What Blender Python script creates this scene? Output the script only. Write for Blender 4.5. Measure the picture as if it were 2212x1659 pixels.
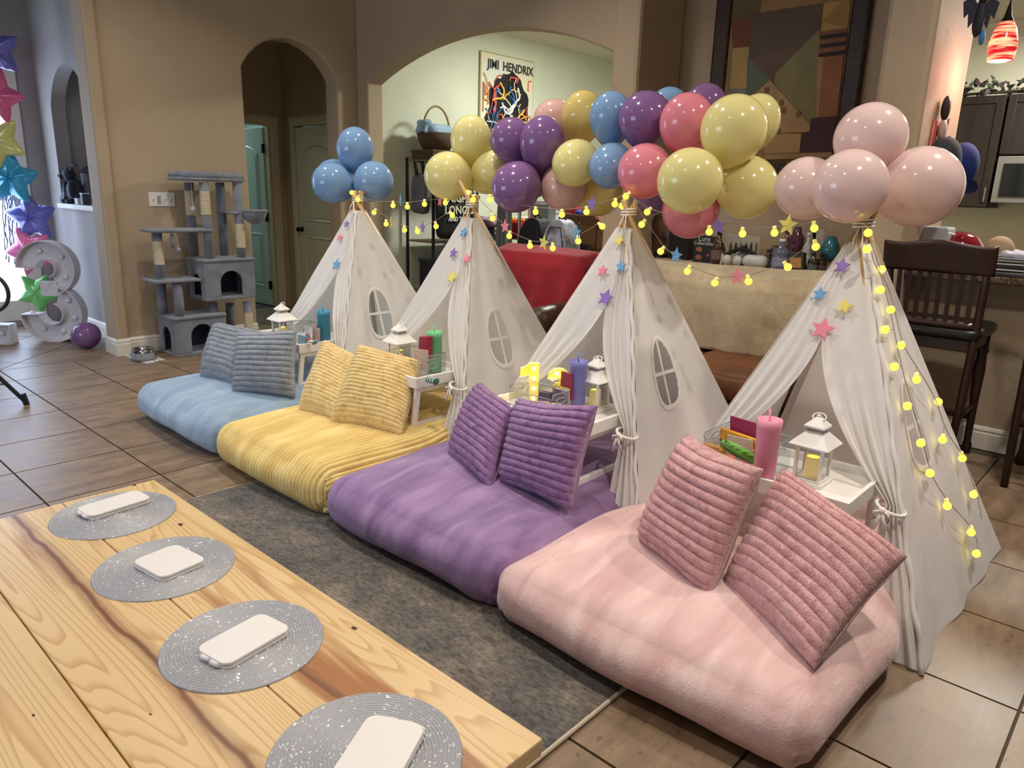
import bpy, bmesh, math, random
from mathutils import Vector, Matrix, noise
random.seed(7)
for o in list(bpy.data.objects):
    bpy.data.objects.remove(o)
SC = bpy.context.scene
COL = SC.collection
# ------------------------------------------------------------------ camera
CAM_H = 1.42
FPX, YAW, PITCH, ROLL = 1587.08, math.radians(47.6464), math.radians(14.6539), math.radians(1.67325)
_f = Vector((math.sin(YAW)*math.cos(PITCH), math.cos(YAW)*math.cos(PITCH), -math.sin(PITCH)))
_r = Vector((math.cos(YAW), -math.sin(YAW), 0))
_u = _r.cross(_f)
CR = _r*math.cos(ROLL) + _u*math.sin(ROLL)
CU = -_r*math.sin(ROLL) + _u*math.cos(ROLL)
CF = _f
CPOS = Vector((0, 0, CAM_H))
cam = bpy.data.cameras.new('camera')
cam.sensor_fit = 'HORIZONTAL'; cam.sensor_width = 36.0; cam.lens = FPX/2212*36.0
cam.clip_start = 0.05; cam.clip_end = 60
cam_ob = bpy.data.objects.new('camera', cam); COL.objects.link(cam_ob)
cam_ob.matrix_world = Matrix(((CR.x, CU.x, -CF.x, CPOS.x), (CR.y, CU.y, -CF.y, CPOS.y), (CR.z, CU.z, -CF.z, CPOS.z), (0, 0, 0, 1)))
SC.camera = cam_ob
# ------------------------------------------------------------------ world, exposure
wd = bpy.data.worlds.new('world'); SC.world = wd; wd.use_nodes = True
wd.node_tree.nodes['Background'].inputs[0].default_value = (0.95, 0.92, 0.95, 1)
wd.node_tree.nodes['Background'].inputs[1].default_value = 0.22
SC.view_settings.view_transform = 'Standard'; SC.view_settings.look = 'None'
SC.view_settings.gamma = 1.0; SC.view_settings.use_curve_mapping = False
SC.view_settings.exposure = -0.58
# ------------------------------------------------------------------ lights (ceiling lights of the rooms, daylight at the entry)
def area(name, loc, size, power, color, rot=(0, 0, 0), shape='DISK', size_y=None, spread=None):
    l = bpy.data.lights.new(name, 'AREA'); l.shape = shape; l.size = size; l.energy = power; l.color = color
    if size_y: l.size_y = size_y
    if spread: l.spread = math.radians(spread)
    o = bpy.data.objects.new(name, l); COL.objects.link(o); o.location = loc; o.rotation_euler = rot
    return o
CEIL = 3.55
WARM = (1.0, 0.92, 0.82)
CANS = [(1.9, -0.15, 44), (3.75, 0.2, 42), (2.05, 2.5, 32), (3.3, 3.4, 30), (0.1, 1.2, 24), (2.3, 5.0, 30), (0.2, 4.2, 26)]
for i, (x, y, p) in enumerate(CANS):
    area('can_lamp', (x, y, CEIL-0.03), 0.16, p, WARM, spread=135)
area('office_lamp', (6.6, 4.6, 3.22), 0.5, 175, (0.95, 1.0, 0.90))
area('kitchen_lamp', (6.7, 0.6, 2.86), 0.5, 150, (1.0, 0.98, 0.88))
area('entry_daylight', (1.42, 8.468, 1.275), 1.34, 60, (0.50, 0.66, 1.0), rot=(math.radians(-90), 0, 0), shape='RECTANGLE', size_y=2.03)
area('side_room_lamp', (4.3, 9.3, 2.4), 0.5, 22, (0.62, 0.95, 0.93))
area('living_window_daylight', (-2.6, 4.3, 1.5), 1.4, 105, (0.66, 0.80, 1.0), rot=(0, math.radians(-90), 0), shape='RECTANGLE', size_y=2.4)
# ------------------------------------------------------------------ pixel to place
def ray(px, py):
    return CR*((px-1106)/FPX) + CU*(-(py-829.5)/FPX) + CF
def at(px, py, x=None, y=None, z=None):
    d = ray(px, py)
    t = (x-CPOS.x)/d.x if x is not None else (y-CPOS.y)/d.y if y is not None else (z-CPOS.z)/d.z
    return CPOS + d*t
def at_depth(px, py, D):
    return CPOS + ray(px, py)*D
def at_plane(px, py, p, n):
    d = ray(px, py); return CPOS + d*((Vector(p)-CPOS).dot(n)/d.dot(n))
def at_dist(px, py, P, dist):        # point on the pixel's ray at a distance from P, the farther one
    d = ray(px, py).normalized(); w = CPOS-P
    b = w.dot(d); c = w.dot(w)-dist*dist; q = b*b-c
    return CPOS + d*(-b+math.sqrt(max(q, 0)))
# ------------------------------------------------------------------ materials
MATS = {}
def _new(name):
    m = bpy.data.materials.new(name); m.use_nodes = True
    nt = m.node_tree; b = nt.nodes['Principled BSDF']
    return m, nt, b
def C4(c): return (c[0], c[1], c[2], 1.0)
def srgb(r, g, b):
    f = lambda v: (v/255/12.92) if v/255 <= 0.04045 else ((v/255+0.055)/1.055)**2.4
    return (f(r), f(g), f(b))
def mat(name, col, rough=0.6, metal=0.0, var=None, bump=None, sheen=0.0, emit=None, trans=0.0, ior=1.45, coat=0.0, spec=None, sub=0.0, bumpdist=0.01, stretch=None):
    """var=(scale, amount): colour mottling; bump=(scale, strength): fine relief."""
    if name in MATS: return MATS[name]
    m, nt, b = _new(name); N, L = nt.nodes, nt.links
    b.inputs['Base Color'].default_value = C4(col); b.inputs['Roughness'].default_value = rough
    b.inputs['Metallic'].default_value = metal; b.inputs['IOR'].default_value = ior
    b.inputs['Transmission Weight'].default_value = trans; b.inputs['Sheen Weight'].default_value = sheen
    b.inputs['Sheen Roughness'].default_value = 0.45
    b.inputs['Coat Weight'].default_value = coat; b.inputs['Coat Roughness'].default_value = 0.08
    if spec is not None: b.inputs['Specular IOR Level'].default_value = spec
    if sub: b.inputs['Subsurface Weight'].default_value = sub; b.inputs['Subsurface Radius'].default_value = (0.03, 0.03, 0.03)
    if emit:
        b.inputs['Emission Color'].default_value = C4(emit[0]); b.inputs['Emission Strength'].default_value = emit[1]
    tc = N.new('ShaderNodeTexCoord'); vec = tc.outputs['Object']
    if stretch:
        mp = N.new('ShaderNodeMapping'); mp.inputs['Scale'].default_value = stretch; L.new(vec, mp.inputs['Vector']); vec = mp.outputs['Vector']
    if var:
        n = N.new('ShaderNodeTexNoise'); n.inputs['Scale'].default_value = var[0]; n.inputs['Detail'].default_value = 4; L.new(vec, n.inputs['Vector'])
        r = N.new('ShaderNodeValToRGB'); r.color_ramp.elements[0].position = 0.3; r.color_ramp.elements[1].position = 0.7
        k = var[1]; c2 = var[2] if len(var) > 2 else tuple(min(1, c*(1+k)) for c in col)
        r.color_ramp.elements[0].color = C4(tuple(c*(1-k) for c in col)); r.color_ramp.elements[1].color = C4(c2)
        L.new(n.outputs['Fac'], r.inputs['Fac']); L.new(r.outputs['Color'], b.inputs['Base Color'])
    if bump:
        n2 = N.new('ShaderNodeTexNoise'); n2.inputs['Scale'].default_value = bump[0]; n2.inputs['Detail'].default_value = 3; L.new(vec, n2.inputs['Vector'])
        bp = N.new('ShaderNodeBump'); bp.inputs['Strength'].default_value = bump[1]; bp.inputs['Distance'].default_value = bumpdist
        L.new(n2.outputs['Fac'], bp.inputs['Height']); L.new(bp.outputs['Normal'], b.inputs['Normal'])
    MATS[name] = m
    return m
def cloth_mat(name, col, transl=0.35, see=0.0):
    if name in MATS: return MATS[name]
    m = bpy.data.materials.new(name); m.use_nodes = True; nt = m.node_tree; N, L = nt.nodes, nt.links
    N.clear(); out = N.new('ShaderNodeOutputMaterial')
    d = N.new('ShaderNodeBsdfDiffuse'); t = N.new('ShaderNodeBsdfTranslucent'); mx = N.new('ShaderNodeMixShader')
    d.inputs[0].default_value = C4(col); t.inputs[0].default_value = C4(col); mx.inputs[0].default_value = transl
    tc = N.new('ShaderNodeTexCoord'); n = N.new('ShaderNodeTexNoise'); n.inputs['Scale'].default_value = 7; n.inputs['Detail'].default_value = 3
    b = N.new('ShaderNodeBump'); b.inputs['Strength'].default_value = 0.25; b.inputs['Distance'].default_value = 0.03
    L.new(tc.outputs['Object'], n.inputs['Vector']); L.new(n.outputs['Fac'], b.inputs['Height']); L.new(b.outputs['Normal'], d.inputs['Normal'])
    L.new(d.outputs[0], mx.inputs[1]); L.new(t.outputs[0], mx.inputs[2])
    if see:
        tr = N.new('ShaderNodeBsdfTransparent'); m2 = N.new('ShaderNodeMixShader'); m2.inputs[0].default_value = see
        L.new(mx.outputs[0], m2.inputs[1]); L.new(tr.outputs[0], m2.inputs[2]); L.new(m2.outputs[0], out.inputs[0])
    else: L.new(mx.outputs[0], out.inputs[0])
    MATS[name] = m; return m
def glass_mat(name='clear_plastic', tint=(0.96, 0.97, 0.98), amount=0.16):
    if name in MATS: return MATS[name]
    m = bpy.data.materials.new(name); m.use_nodes = True; nt = m.node_tree; N, L = nt.nodes, nt.links
    N.clear(); out = N.new('ShaderNodeOutputMaterial')
    tr = N.new('ShaderNodeBsdfTransparent'); tr.inputs[0].default_value = C4(tint)
    g = N.new('ShaderNodeBsdfGlossy'); g.inputs['Roughness'].default_value = 0.05
    fr = N.new('ShaderNodeLayerWeight'); fr.inputs[0].default_value = 0.35
    mul = N.new('ShaderNodeMath'); mul.operation = 'MULTIPLY_ADD'; mul.inputs[1].default_value = 0.22; mul.inputs[2].default_value = amount*0.15
    mx = N.new('ShaderNodeMixShader')
    L.new(fr.outputs['Fresnel'], mul.inputs[0]); L.new(mul.outputs[0], mx.inputs[0]); L.new(tr.outputs[0], mx.inputs[1]); L.new(g.outputs[0], mx.inputs[2]); L.new(mx.outputs[0], out.inputs[0])
    MATS[name] = m; return m
# ------------------------------------------------------------------ mesh collecting
class MB:
    def __init__(s): s.v = []; s.f = []
    def add(s, vs, fs):
        o = len(s.v); s.v += [Vector(v) for v in vs]; s.f += [tuple(i+o for i in f) for f in fs]; return s
    def box(s, c, d, rz=0.0, M=None):
        x, y, z = d[0]/2, d[1]/2, d[2]/2
        vs = [Vector((a*x, b*y, e*z)) for a in (-1, 1) for b in (-1, 1) for e in (-1, 1)]
        R = M if M is not None else Matrix.Rotation(rz, 3, 'Z')
        vs = [R @ v + Vector(c) for v in vs]
        return s.add(vs, [(0, 1, 3, 2), (4, 6, 7, 5), (0, 4, 5, 1), (2, 3, 7, 6), (0, 2, 6, 4), (1, 5, 7, 3)])
    def span(s, a, b):
        return s.box([(a[i]+b[i])/2 for i in range(3)], [abs(b[i]-a[i]) for i in range(3)])
    def tube(s, pts, r, n=8, cap=True, closed=False):
        pts = [Vector(p) for p in pts]; m = len(pts); rr = r if isinstance(r, (list, tuple)) else [r]*m
        vs = []; prev = None
        for i, p in enumerate(pts):
            if closed: t = pts[(i+1) % m]-pts[i-1]
            else: t = pts[min(i+1, m-1)]-pts[max(i-1, 0)]
            t = t.normalized() if t.length > 1e-9 else Vector((0, 0, 1))
            a = prev if prev is not None else (Vector((0, 0, 1)) if abs(t.z) < 0.9 else Vector((1, 0, 0)))
            a = (a - t*a.dot(t)).normalized(); b = t.cross(a); prev = a
            for k in range(n):
                w = 2*math.pi*k/n; vs.append(p + (a*math.cos(w)+b*math.sin(w))*rr[i])
        fs = []
        for i in range(m if closed else m-1):
            j = (i+1) % m
            for k in range(n):
                fs.append((i*n+k, i*n+(k+1) % n, j*n+(k+1) % n, j*n+k))
        if cap and not closed:
            fs.append(tuple(range(n-1, -1, -1))); fs.append(tuple((m-1)*n+k for k in range(n)))
        return s.add(vs, fs)
    def lathe(s, prof, c=(0, 0, 0), n=24, M=None, capb=True, capt=True):
        vs = []; fs = []; R = M if M is not None else Matrix.Identity(3)
        for (r, z) in prof:
            for k in range(n):
                w = 2*math.pi*k/n; vs.append(R @ Vector((r*math.cos(w), r*math.sin(w), z)) + Vector(c))
        for i in range(len(prof)-1):
            for k in range(n):
                fs.append((i*n+k, i*n+(k+1) % n, (i+1)*n+(k+1) % n, (i+1)*n+k))
        if capb: fs.append(tuple(range(n-1, -1, -1)))
        if capt: fs.append(tuple((len(prof)-1)*n+k for k in range(n)))
        return s.add(vs, fs)
    def ell(s, c, d, n=16, m=10, M=None):
        pr = []
        R = M if M is not None else Matrix.Identity(3)
        vs = [R @ Vector((0, 0, -d[2])) + Vector(c)]; fs = []
        for i in range(1, m):
            a = -math.pi/2+math.pi*i/m
            for k in range(n):
                w = 2*math.pi*k/n
                vs.append(R @ Vector((d[0]*math.cos(a)*math.cos(w), d[1]*math.cos(a)*math.sin(w), d[2]*math.sin(a))) + Vector(c))
        vs.append(R @ Vector((0, 0, d[2])) + Vector(c)); e = len(vs)-1
        for k in range(n): fs.append((0, 1+(k+1) % n, 1+k)); fs.append((e, e-n+k, e-n+(k+1) % n))
        for i in range(m-2):
            for k in range(n):
                a = 1+i*n; fs.append((a+k, a+(k+1) % n, a+n+(k+1) % n, a+n+k))
        return s.add(vs, fs)
    def prism(s, poly, vec):       # polygon in space (3D points) swept by vec
        n = len(poly); p = [Vector(q) for q in poly]; v = Vector(vec)
        return s.add(p+[q+v for q in p], [tuple(range(n-1, -1, -1)), tuple(range(n, 2*n))]+[(i, (i+1) % n, n+(i+1) % n, n+i) for i in range(n)])
    def grid(s, fn, nu, nv, wrap=False):
        vs = [fn(i/(nu), j/(nv)) for i in range(nu+1) for j in range(nv+1)]
        fs = [(i*(nv+1)+j, (i+1)*(nv+1)+j, (i+1)*(nv+1)+j+1, i*(nv+1)+j+1) for i in range(nu) for j in range(nv)]
        return s.add(vs, fs)
    def build(s, name, material, parent=None, smooth=False, world=False, bevel=0.0, weld=False, solid=0.0, subd=0, fixn=True):
        vs = s.v
        root = parent
        while root is not None and root.parent is not None: root = root.parent
        if world and root is not None:
            inv = root_matrix(root).inverted(); vs = [inv @ v for v in vs]
        me = bpy.data.meshes.new(name); me.from_pydata([tuple(v) for v in vs], [], s.f)
        if weld or fixn:
            bm = bmesh.new(); bm.from_mesh(me)
            if weld: bmesh.ops.remove_doubles(bm, verts=bm.verts, dist=1e-5)
            if fixn: bmesh.ops.recalc_face_normals(bm, faces=bm.faces)
            bm.to_mesh(me); bm.free()
        return mk(name, me, material, parent, smooth, bevel, solid, subd)
def root_matrix(o):
    return Matrix.Translation(o.location) @ o.rotation_euler.to_matrix().to_4x4()
def mk(name, me, material, parent=None, smooth=False, bevel=0.0, solid=0.0, subd=0):
    o = bpy.data.objects.new(name, me); COL.objects.link(o)
    for m in (material if isinstance(material, (list, tuple)) else [material]): me.materials.append(m)
    if parent is not None: o.parent = parent
    if smooth: me.polygons.foreach_set('use_smooth', [True]*len(me.polygons))
    if solid:
        md = o.modifiers.new('thickness', 'SOLIDIFY'); md.thickness = solid; md.offset = 0
    if bevel:
        md = o.modifiers.new('bevel', 'BEVEL'); md.width = bevel; md.segments = 2; md.limit_method = 'ANGLE'; md.angle_limit = math.radians(40); md.harden_normals = False
    if subd:
        md = o.modifiers.new('subdivision', 'SUBSURF'); md.levels = subd; md.render_levels = subd
    return o
def thing(name, label, cat, loc=(0, 0, 0), rotz=0.0, group=None, rot=None):
    o = bpy.data.objects.new(name, None); COL.objects.link(o); o.empty_display_size = 0.05
    o.location = loc; o.rotation_euler = rot if rot else (0, 0, rotz)
    o['label'] = label; o['category'] = cat
    if group: o['group'] = group
    return o
def tag(o, label, cat, group=None):
    o['label'] = label; o['category'] = cat
    if group: o['group'] = group
    return o
def struct(o, label=None):
    o['kind'] = 'structure'
    if label: o['label'] = label
    return o
def text_mesh(txt, size, extrude=0.0, M=None, align='CENTER', bold=0.0, sx=1.0):
    cu = bpy.data.curves.new('txt', 'FONT'); cu.body = txt; cu.size = size; cu.extrude = extrude; cu.align_x = align; cu.offset = bold; cu.resolution_u = 2
    ob = bpy.data.objects.new('txt', cu); COL.objects.link(ob)
    dg = bpy.context.evaluated_depsgraph_get(); dg.update()
    me = bpy.data.meshes.new_from_object(ob.evaluated_get(dg)); bpy.data.objects.remove(ob); bpy.data.curves.remove(cu)
    if M is not None: me.transform(M @ Matrix.Diagonal((sx, 1, 1, 1)))
    return me
def frame_m(origin, xdir, ydir):
    """matrix whose local x, y lie along the given directions"""
    x = Vector(xdir).normalized(); y = Vector(ydir); y = (y-x*y.dot(x)).normalized(); z = x.cross(y); o = Vector(origin)
    return Matrix(((x.x, y.x, z.x, o.x), (x.y, y.y, z.y, o.y), (x.z, y.z, z.z, o.z), (0, 0, 0, 1)))
def wob(p, s, a, seed=0.0):
    return noise.noise(Vector(p)*s + Vector((seed, seed*1.7, seed*0.3)))*a
def star_poly(r, ri=0.46, rot=0.0, n=5):
    return [(math.cos(math.pi/2+rot+math.pi*k/n)*(r if k % 2 == 0 else r*ri), math.sin(math.pi/2+rot+math.pi*k/n)*(r if k % 2 == 0 else r*ri)) for k in range(2*n)]
# ================================================================== SETTING
def wall_mat(name, col, scale=55, st=0.35):
    return mat(name, col, rough=0.75, var=(2.2, 0.06), bump=(scale, st), bumpdist=0.006)
M_TAN = wall_mat('tan_paint', srgb(176, 155, 128))
M_GREEN = wall_mat('pale_office_paint', srgb(206, 206, 186), 38, 0.55)
M_CREAM = wall_mat('cream_kitchen_paint', srgb(222, 220, 196))
M_ENTRY = wall_mat('entry_paint', srgb(160, 152, 146))
M_TRIM = mat('white_trim_paint', srgb(226, 218, 202), rough=0.4)
M_DOOR = mat('cream_door_paint', srgb(214, 200, 172), rough=0.4)
M_CEIL = mat('ceiling_paint', srgb(205, 196, 180), rough=0.9, bump=(70, 0.3))
def arc_pts(c, half, spring, rise, n=20):
    """points of a segmental arch over [c-half, c+half], left to right as (a, z)"""
    R = (half*half+rise*rise)/(2*rise); zc = spring+rise-R; a0 = math.asin(min(1, half/R))
    return [(c+R*math.sin(-a0+2*a0*i/n), zc+R*math.cos(-a0+2*a0*i/n)) for i in range(n+1)]
def arch_outline(a0, a1, z0, z1, l, r, spring, rise):
    arc = arc_pts((l+r)/2, (r-l)/2, spring, rise)
    return [(a0, z0), (l, z0)]+arc+[(r, z0), (a1, z0), (a1, z1), (a0, z1)]
def xz_prism(mb, pts, y0, y1): return mb.prism([(a, y0, z) for a, z in pts], (0, y1-y0, 0))
def yz_prism(mb, pts, x0, x1): return mb.prism([(x0, a, z) for a, z in pts], (x1-x0, 0, 0))

# floor slab with every tile on it
fl = struct(MB().span((-3, -1.2, -0.12), (9.2, 10, -0.007)).build('floor', mat('grout', srgb(78, 66, 56), rough=0.9)))
def tile_mat():
    m, nt, b = _new('travertine_tile'); N, L = nt.nodes, nt.links
    g = N.new('ShaderNodeNewGeometry'); mp = N.new('ShaderNodeMapping'); mp.inputs['Scale'].default_value = (1.0, 3.2, 1)
    oi = N.new('ShaderNodeObjectInfo'); ad = N.new('ShaderNodeVectorMath'); ad.operation = 'ADD'
    cb = N.new('ShaderNodeCombineXYZ'); ml = N.new('ShaderNodeMath'); ml.operation = 'MULTIPLY'; ml.inputs[1].default_value = 40
    L.new(oi.outputs['Random'], ml.inputs[0]); L.new(ml.outputs[0], cb.inputs[2]); L.new(g.outputs['Position'], ad.inputs[0]); L.new(cb.outputs[0], ad.inputs[1])
    L.new(ad.outputs[0], mp.inputs['Vector'])
    n1 = N.new('ShaderNodeTexNoise'); n1.inputs['Scale'].default_value = 4.0; n1.inputs['Detail'].default_value = 7; n1.inputs['Roughness'].default_value = 0.65
    L.new(mp.outputs[0], n1.inputs['Vector'])
    r = N.new('ShaderNodeValToRGB'); e = r.color_ramp.elements
    e[0].position = 0.28; e[0].color = C4(srgb(102, 85, 67)); e[1].position = 0.72; e[1].color = C4(srgb(156, 133, 109))
    m_ = r.color_ramp.elements.new(0.5); m_.color = C4(srgb(131, 109, 87))
    L.new(n1.outputs['Fac'], r.inputs['Fac'])
    n2 = N.new('ShaderNodeTexNoise'); n2.inputs['Scale'].default_value = 38; n2.inputs['Detail'].default_value = 2; L.new(ad.outputs[0], n2.inputs['Vector'])
    r2 = N.new('ShaderNodeValToRGB'); r2.color_ramp.elements[0].position = 0.27; r2.color_ramp.elements[0].color = (0.35, 0.3, 0.26, 1); r2.color_ramp.elements[1].position = 0.33; r2.color_ramp.elements[1].color = (1, 1, 1, 1)
    L.new(n2.outputs['Fac'], r2.inputs['Fac'])
    mx = N.new('ShaderNodeMix'); mx.data_type = 'RGBA'; mx.blend_type = 'MULTIPLY'; mx.inputs['Factor'].default_value = 0.6
    L.new(r.outputs['Color'], mx.inputs['A']); L.new(r2.outputs['Color'], mx.inputs['B']); L.new(mx.outputs['Result'], b.inputs['Base Color'])
    rr = N.new('ShaderNodeMath'); rr.operation = 'MULTIPLY_ADD'; rr.inputs[1].default_value = 0.25; rr.inputs[2].default_value = 0.28
    L.new(n1.outputs['Fac'], rr.inputs[0]); L.new(rr.outputs[0], b.inputs['Roughness'])
    bp = N.new('ShaderNodeBump'); bp.inputs['Strength'].default_value = 0.12; bp.inputs['Distance'].default_value = 0.004; L.new(n1.outputs['Fac'], bp.inputs['Height']); L.new(bp.outputs[0], b.inputs['Normal'])
    return m
M_TILE = tile_mat()
def clip_poly(poly, x0, x1, y0, y1):
    for ax, v, s in ((0, x0, 1), (0, x1, -1), (1, y0, 1), (1, y1, -1)):
        out = []
        for i in range(len(poly)):
            a, b = poly[i], poly[(i+1) % len(poly)]
            ia, ib = (a[ax]-v)*s >= 0, (b[ax]-v)*s >= 0
            if ia: out.append(a)
            if ia != ib:
                t = (v-a[ax])/(b[ax]-a[ax]); out.append((a[0]+(b[0]-a[0])*t, a[1]+(b[1]-a[1])*t))
        poly = out
        if not poly: return []
    return poly
_tile_mesh = {}
def tile(poly):
    cx = sum(p[0] for p in poly)/len(poly); cy = sum(p[1] for p in poly)/len(poly)
    key = tuple((round(p[0]-cx, 3), round(p[1]-cy, 3)) for p in poly)
    if key not in _tile_mesh:
        o = MB().prism([(p[0]-cx, p[1]-cy, -0.012) for p in poly], (0, 0, 0.012)).build('tile', M_TILE, fl)
        _tile_mesh[key] = o.data
    else:
        o = bpy.data.objects.new('tile', _tile_mesh[key]); COL.objects.link(o); o.parent = fl
    o.location = (cx, cy, 0)
TX, TY, GX, GY, GR = 0.506, 0.497, 1.36, 3.607, 0.0045
for i in range(-4, 7):
    for j in range(-10, 6):
        a, b = GX+i*TX+GR, GX+(i+1)*TX-GR; c, d = GY+j*TY+GR, GY+(j+1)*TY-GR
        p = clip_poly([(a, c), (b, c), (b, d), (a, d)], -1, 5.03, -1.18, 6.49)
        if p: tile(p)
for i in range(4, 8):
    for j in range(6, 9):
        a, b = GX+i*TX+GR, GX+(i+1)*TX-GR; c, d = GY+j*TY+GR, GY+(j+1)*TY-GR
        p = clip_poly([(a, c), (b, c), (b, d), (a, d)], 3.3, 4.756, 6.5, 8.03)
        if p: tile(p)
S2 = math.sqrt(0.5)
for i in range(-6, 7):
    for j in range(-6, 7):
        cx, cy = 1.53+(i-j)*TX*S2, 7.05+(i+j)*TX*S2; h = (TX/2-GR)*math.sqrt(2)
        p = clip_poly([(cx+h, cy), (cx, cy+h), (cx-h, cy), (cx, cy-h)], 0.6, 2.4, 6.5, 8.45)
        if len(p) >= 3: tile(p)

# living-room walls
WY, WX = 6.49, 4.69
mb = MB(); xz_prism(mb, arch_outline(2.30, WX+0.184, 0, CEIL+0.1, 3.473, 4.459, 2.42, 0.30), WY, WY+0.21)
mb.span((2.20, WY-0.03, 0), (2.30, WY+0.21, CEIL+0.1))
w1 = struct(mb.build('wall_left', M_TAN, bevel=0.018))
mb = MB(); yz_prism(mb, arch_outline(3.30, WY, 0, CEIL+0.1, 3.375, 6.312, 2.415, 0.308), WX, WX+0.184)
w2 = struct(mb.build('wall_back', M_TAN, bevel=0.015))
pil = struct(MB().span((WX-0.03, 3.145, 0), (5.25, 3.372, CEIL+0.1)).build('wall_pier', M_TAN, bevel=0.03))
nb = struct(MB().span((5.25, 1.40, 0), (5.40, 3.3, CEIL+0.1)).build('wall_niche', M_TAN))
colm = struct(MB().span((WX, 1.27, 0), (5.52, 1.533, CEIL+0.1)).build('wall_column', M_TAN, bevel=0.03))
ledge = struct(MB().span((4.80, 1.533, 0), (5.25, 3.145, 0.93)).span((4.77, 1.533, 0.93), (5.25, 3.145, 0.96)).build('wall_ledge', M_TAN))
hdr = struct(MB().span((WX, -1.5, 2.95), (WX+0.3, 1.27, CEIL+0.1)).build('wall_header', M_TAN))
cl = struct(MB().span((-3, -1.5, CEIL), (4.9, 8.6, CEIL+0.12)).build('ceiling', M_CEIL))
# recessed ceiling lamps at the lights' places
for (x, y, p) in CANS:
    t = thing('recessed_light', 'round recessed ceiling light in the living room', 'ceiling light', (x, y, CEIL), group='recessed ceiling lights')
    MB().lathe([(0.085, 0.0), (0.105, 0.0), (0.105, -0.012), (0.085, -0.018), (0.085, 0.0)], n=24, capb=False, capt=False).build('trim_ring', M_TRIM, t, smooth=True)
    MB().lathe([(0.0005, -0.004), (0.085, -0.004), (0.085, -0.002), (0.0005, -0.002)], n=24, capb=False, capt=False).build('lens', mat('lamp_lens', (1, 0.9, 0.75), emit=((1.0, 0.86, 0.66), 4.0)), t)
# baseboards
def baseboard(name, a, b, nrm, parent=None):
    a = Vector(a); b = Vector(b); n = Vector(nrm).normalized()
    prof = [(0, 0), (0.017, 0), (0.017, 0.098), (0.013, 0.103), (0.013, 0.112), (0.016, 0.118), (0.010, 0.132), (0.004, 0.14), (0, 0.14)]
    o = MB().prism([a+n*p[0]+Vector((0, 0, p[1])) for p in prof], b-a).build(name, M_TRIM)
    return struct(o)
baseboard('baseboard_left', (2.30, WY, 0), (3.473, WY, 0), (0, -1, 0))
baseboard('baseboard_left', (2.185, WY-0.03, 0), (2.30, WY-0.03, 0), (0, -1, 0))
baseboard('baseboard_left', (2.20, WY-0.045, 0), (2.20, WY+0.21, 0), (-1, 0, 0))
baseboard('baseboard_entry', (2.40, WY+0.21, 0), (2.40, 8.45, 0), (-1, 0, 0))
baseboard('baseboard_office', (4.88, 6.40, 0), (8.6, 6.40, 0), (0, -1, 0))
baseboard('baseboard_bar', (5.03, -1.4, 0), (5.03, 1.27, 0), (-1, 0, 0))
# switch plate and small wall marks
sw = thing('switch_plate', 'white four-gang wall switch plate beside the cat tree', 'light switch', (2.68, WY, 1.275))
MB().box((0, -0.003, 0), (0.212, 0.006, 0.114)).build('plate', mat('switch_plastic', srgb(232, 228, 220), rough=0.35), sw, bevel=0.002)
for k in range(4):
    if k == 1:
        MB().box((-0.03, -0.008, 0), (0.032, 0.006, 0.066)).build('keypad', mat('keypad_grey', srgb(205, 205, 200)), sw)
        kb = MB()
        for a in range(2):
            for b in range(4): kb.box((-0.036+a*0.013, -0.0115, -0.022+b*0.015), (0.006, 0.002, 0.008))
        kb.build('button', mat('dark_plastic', srgb(35, 35, 38), rough=0.4), sw)
    else:
        MB().box((-0.078+k*0.048, -0.009, 0), (0.009, 0.012, 0.022), M=Matrix.Rotation(0.4, 3, 'X')).build('toggle', MATS['switch_plastic'], sw)
sp2 = thing('switch_plate', 'single wall switch plate in the niche behind the sofa', 'light switch', at(1394, 505, x=5.247))
MB().box((0, 0, 0), (0.006, 0.075, 0.12)).build('plate', mat('ivory_plastic', srgb(196, 180, 150), rough=0.4), sp2, bevel=0.002)
MB().box((-0.006, 0, 0.0), (0.01, 0.01, 0.024)).build('toggle', MATS['ivory_plastic'], sp2)

# hallway beyond the small arch
HY, HX = 8.03, 4.756
hw = MB(); hw.span((HX, WY+0.21, 2.07), (HX+0.1, HY+0.1, 3.0)); hw.span((HX, WY+0.21, 0), (HX+0.1, 6.93, 2.07)); hw.span((HX, 7.77, 0), (HX+0.1, HY+0.1, 2.07))
struct(hw.build('wall_hall_right', M_TAN))
hw = MB(); hw.span((3.2, HY, 2.07), (HX, HY+0.1, 3.0)); hw.span((3.2, HY, 0), (3.74, HY+0.1, 2.07)); hw.span((4.585, HY, 0), (HX, HY+0.1, 2.07))
struct(hw.build('wall_hall_far', M_TAN))
struct(MB().span((3.2, WY+0.21, 0), (3.3, HY, 3.0)).build('wall_hall_left', M_TAN))
struct(MB().span((3.2, WY+0.21, 2.95), (HX+0.1, HY+0.1, 3.05)).build('ceiling', M_CEIL))
# room behind the open door
sr = MB(); sr.span((3.2, 9.9, 0), (5.4, 10, 2.7)); sr.span((3.1, HY+0.1, 0), (3.2, 10, 2.7)); sr.span((5.3, HY+0.1, 0), (5.4, 10, 2.7)); sr.span((3.2, HY+0.1, 2.6), (5.4, 10, 2.7))
struct(sr.build('wall_side_room', mat('side_room_paint', srgb(190, 205, 200), rough=0.8)))
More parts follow.
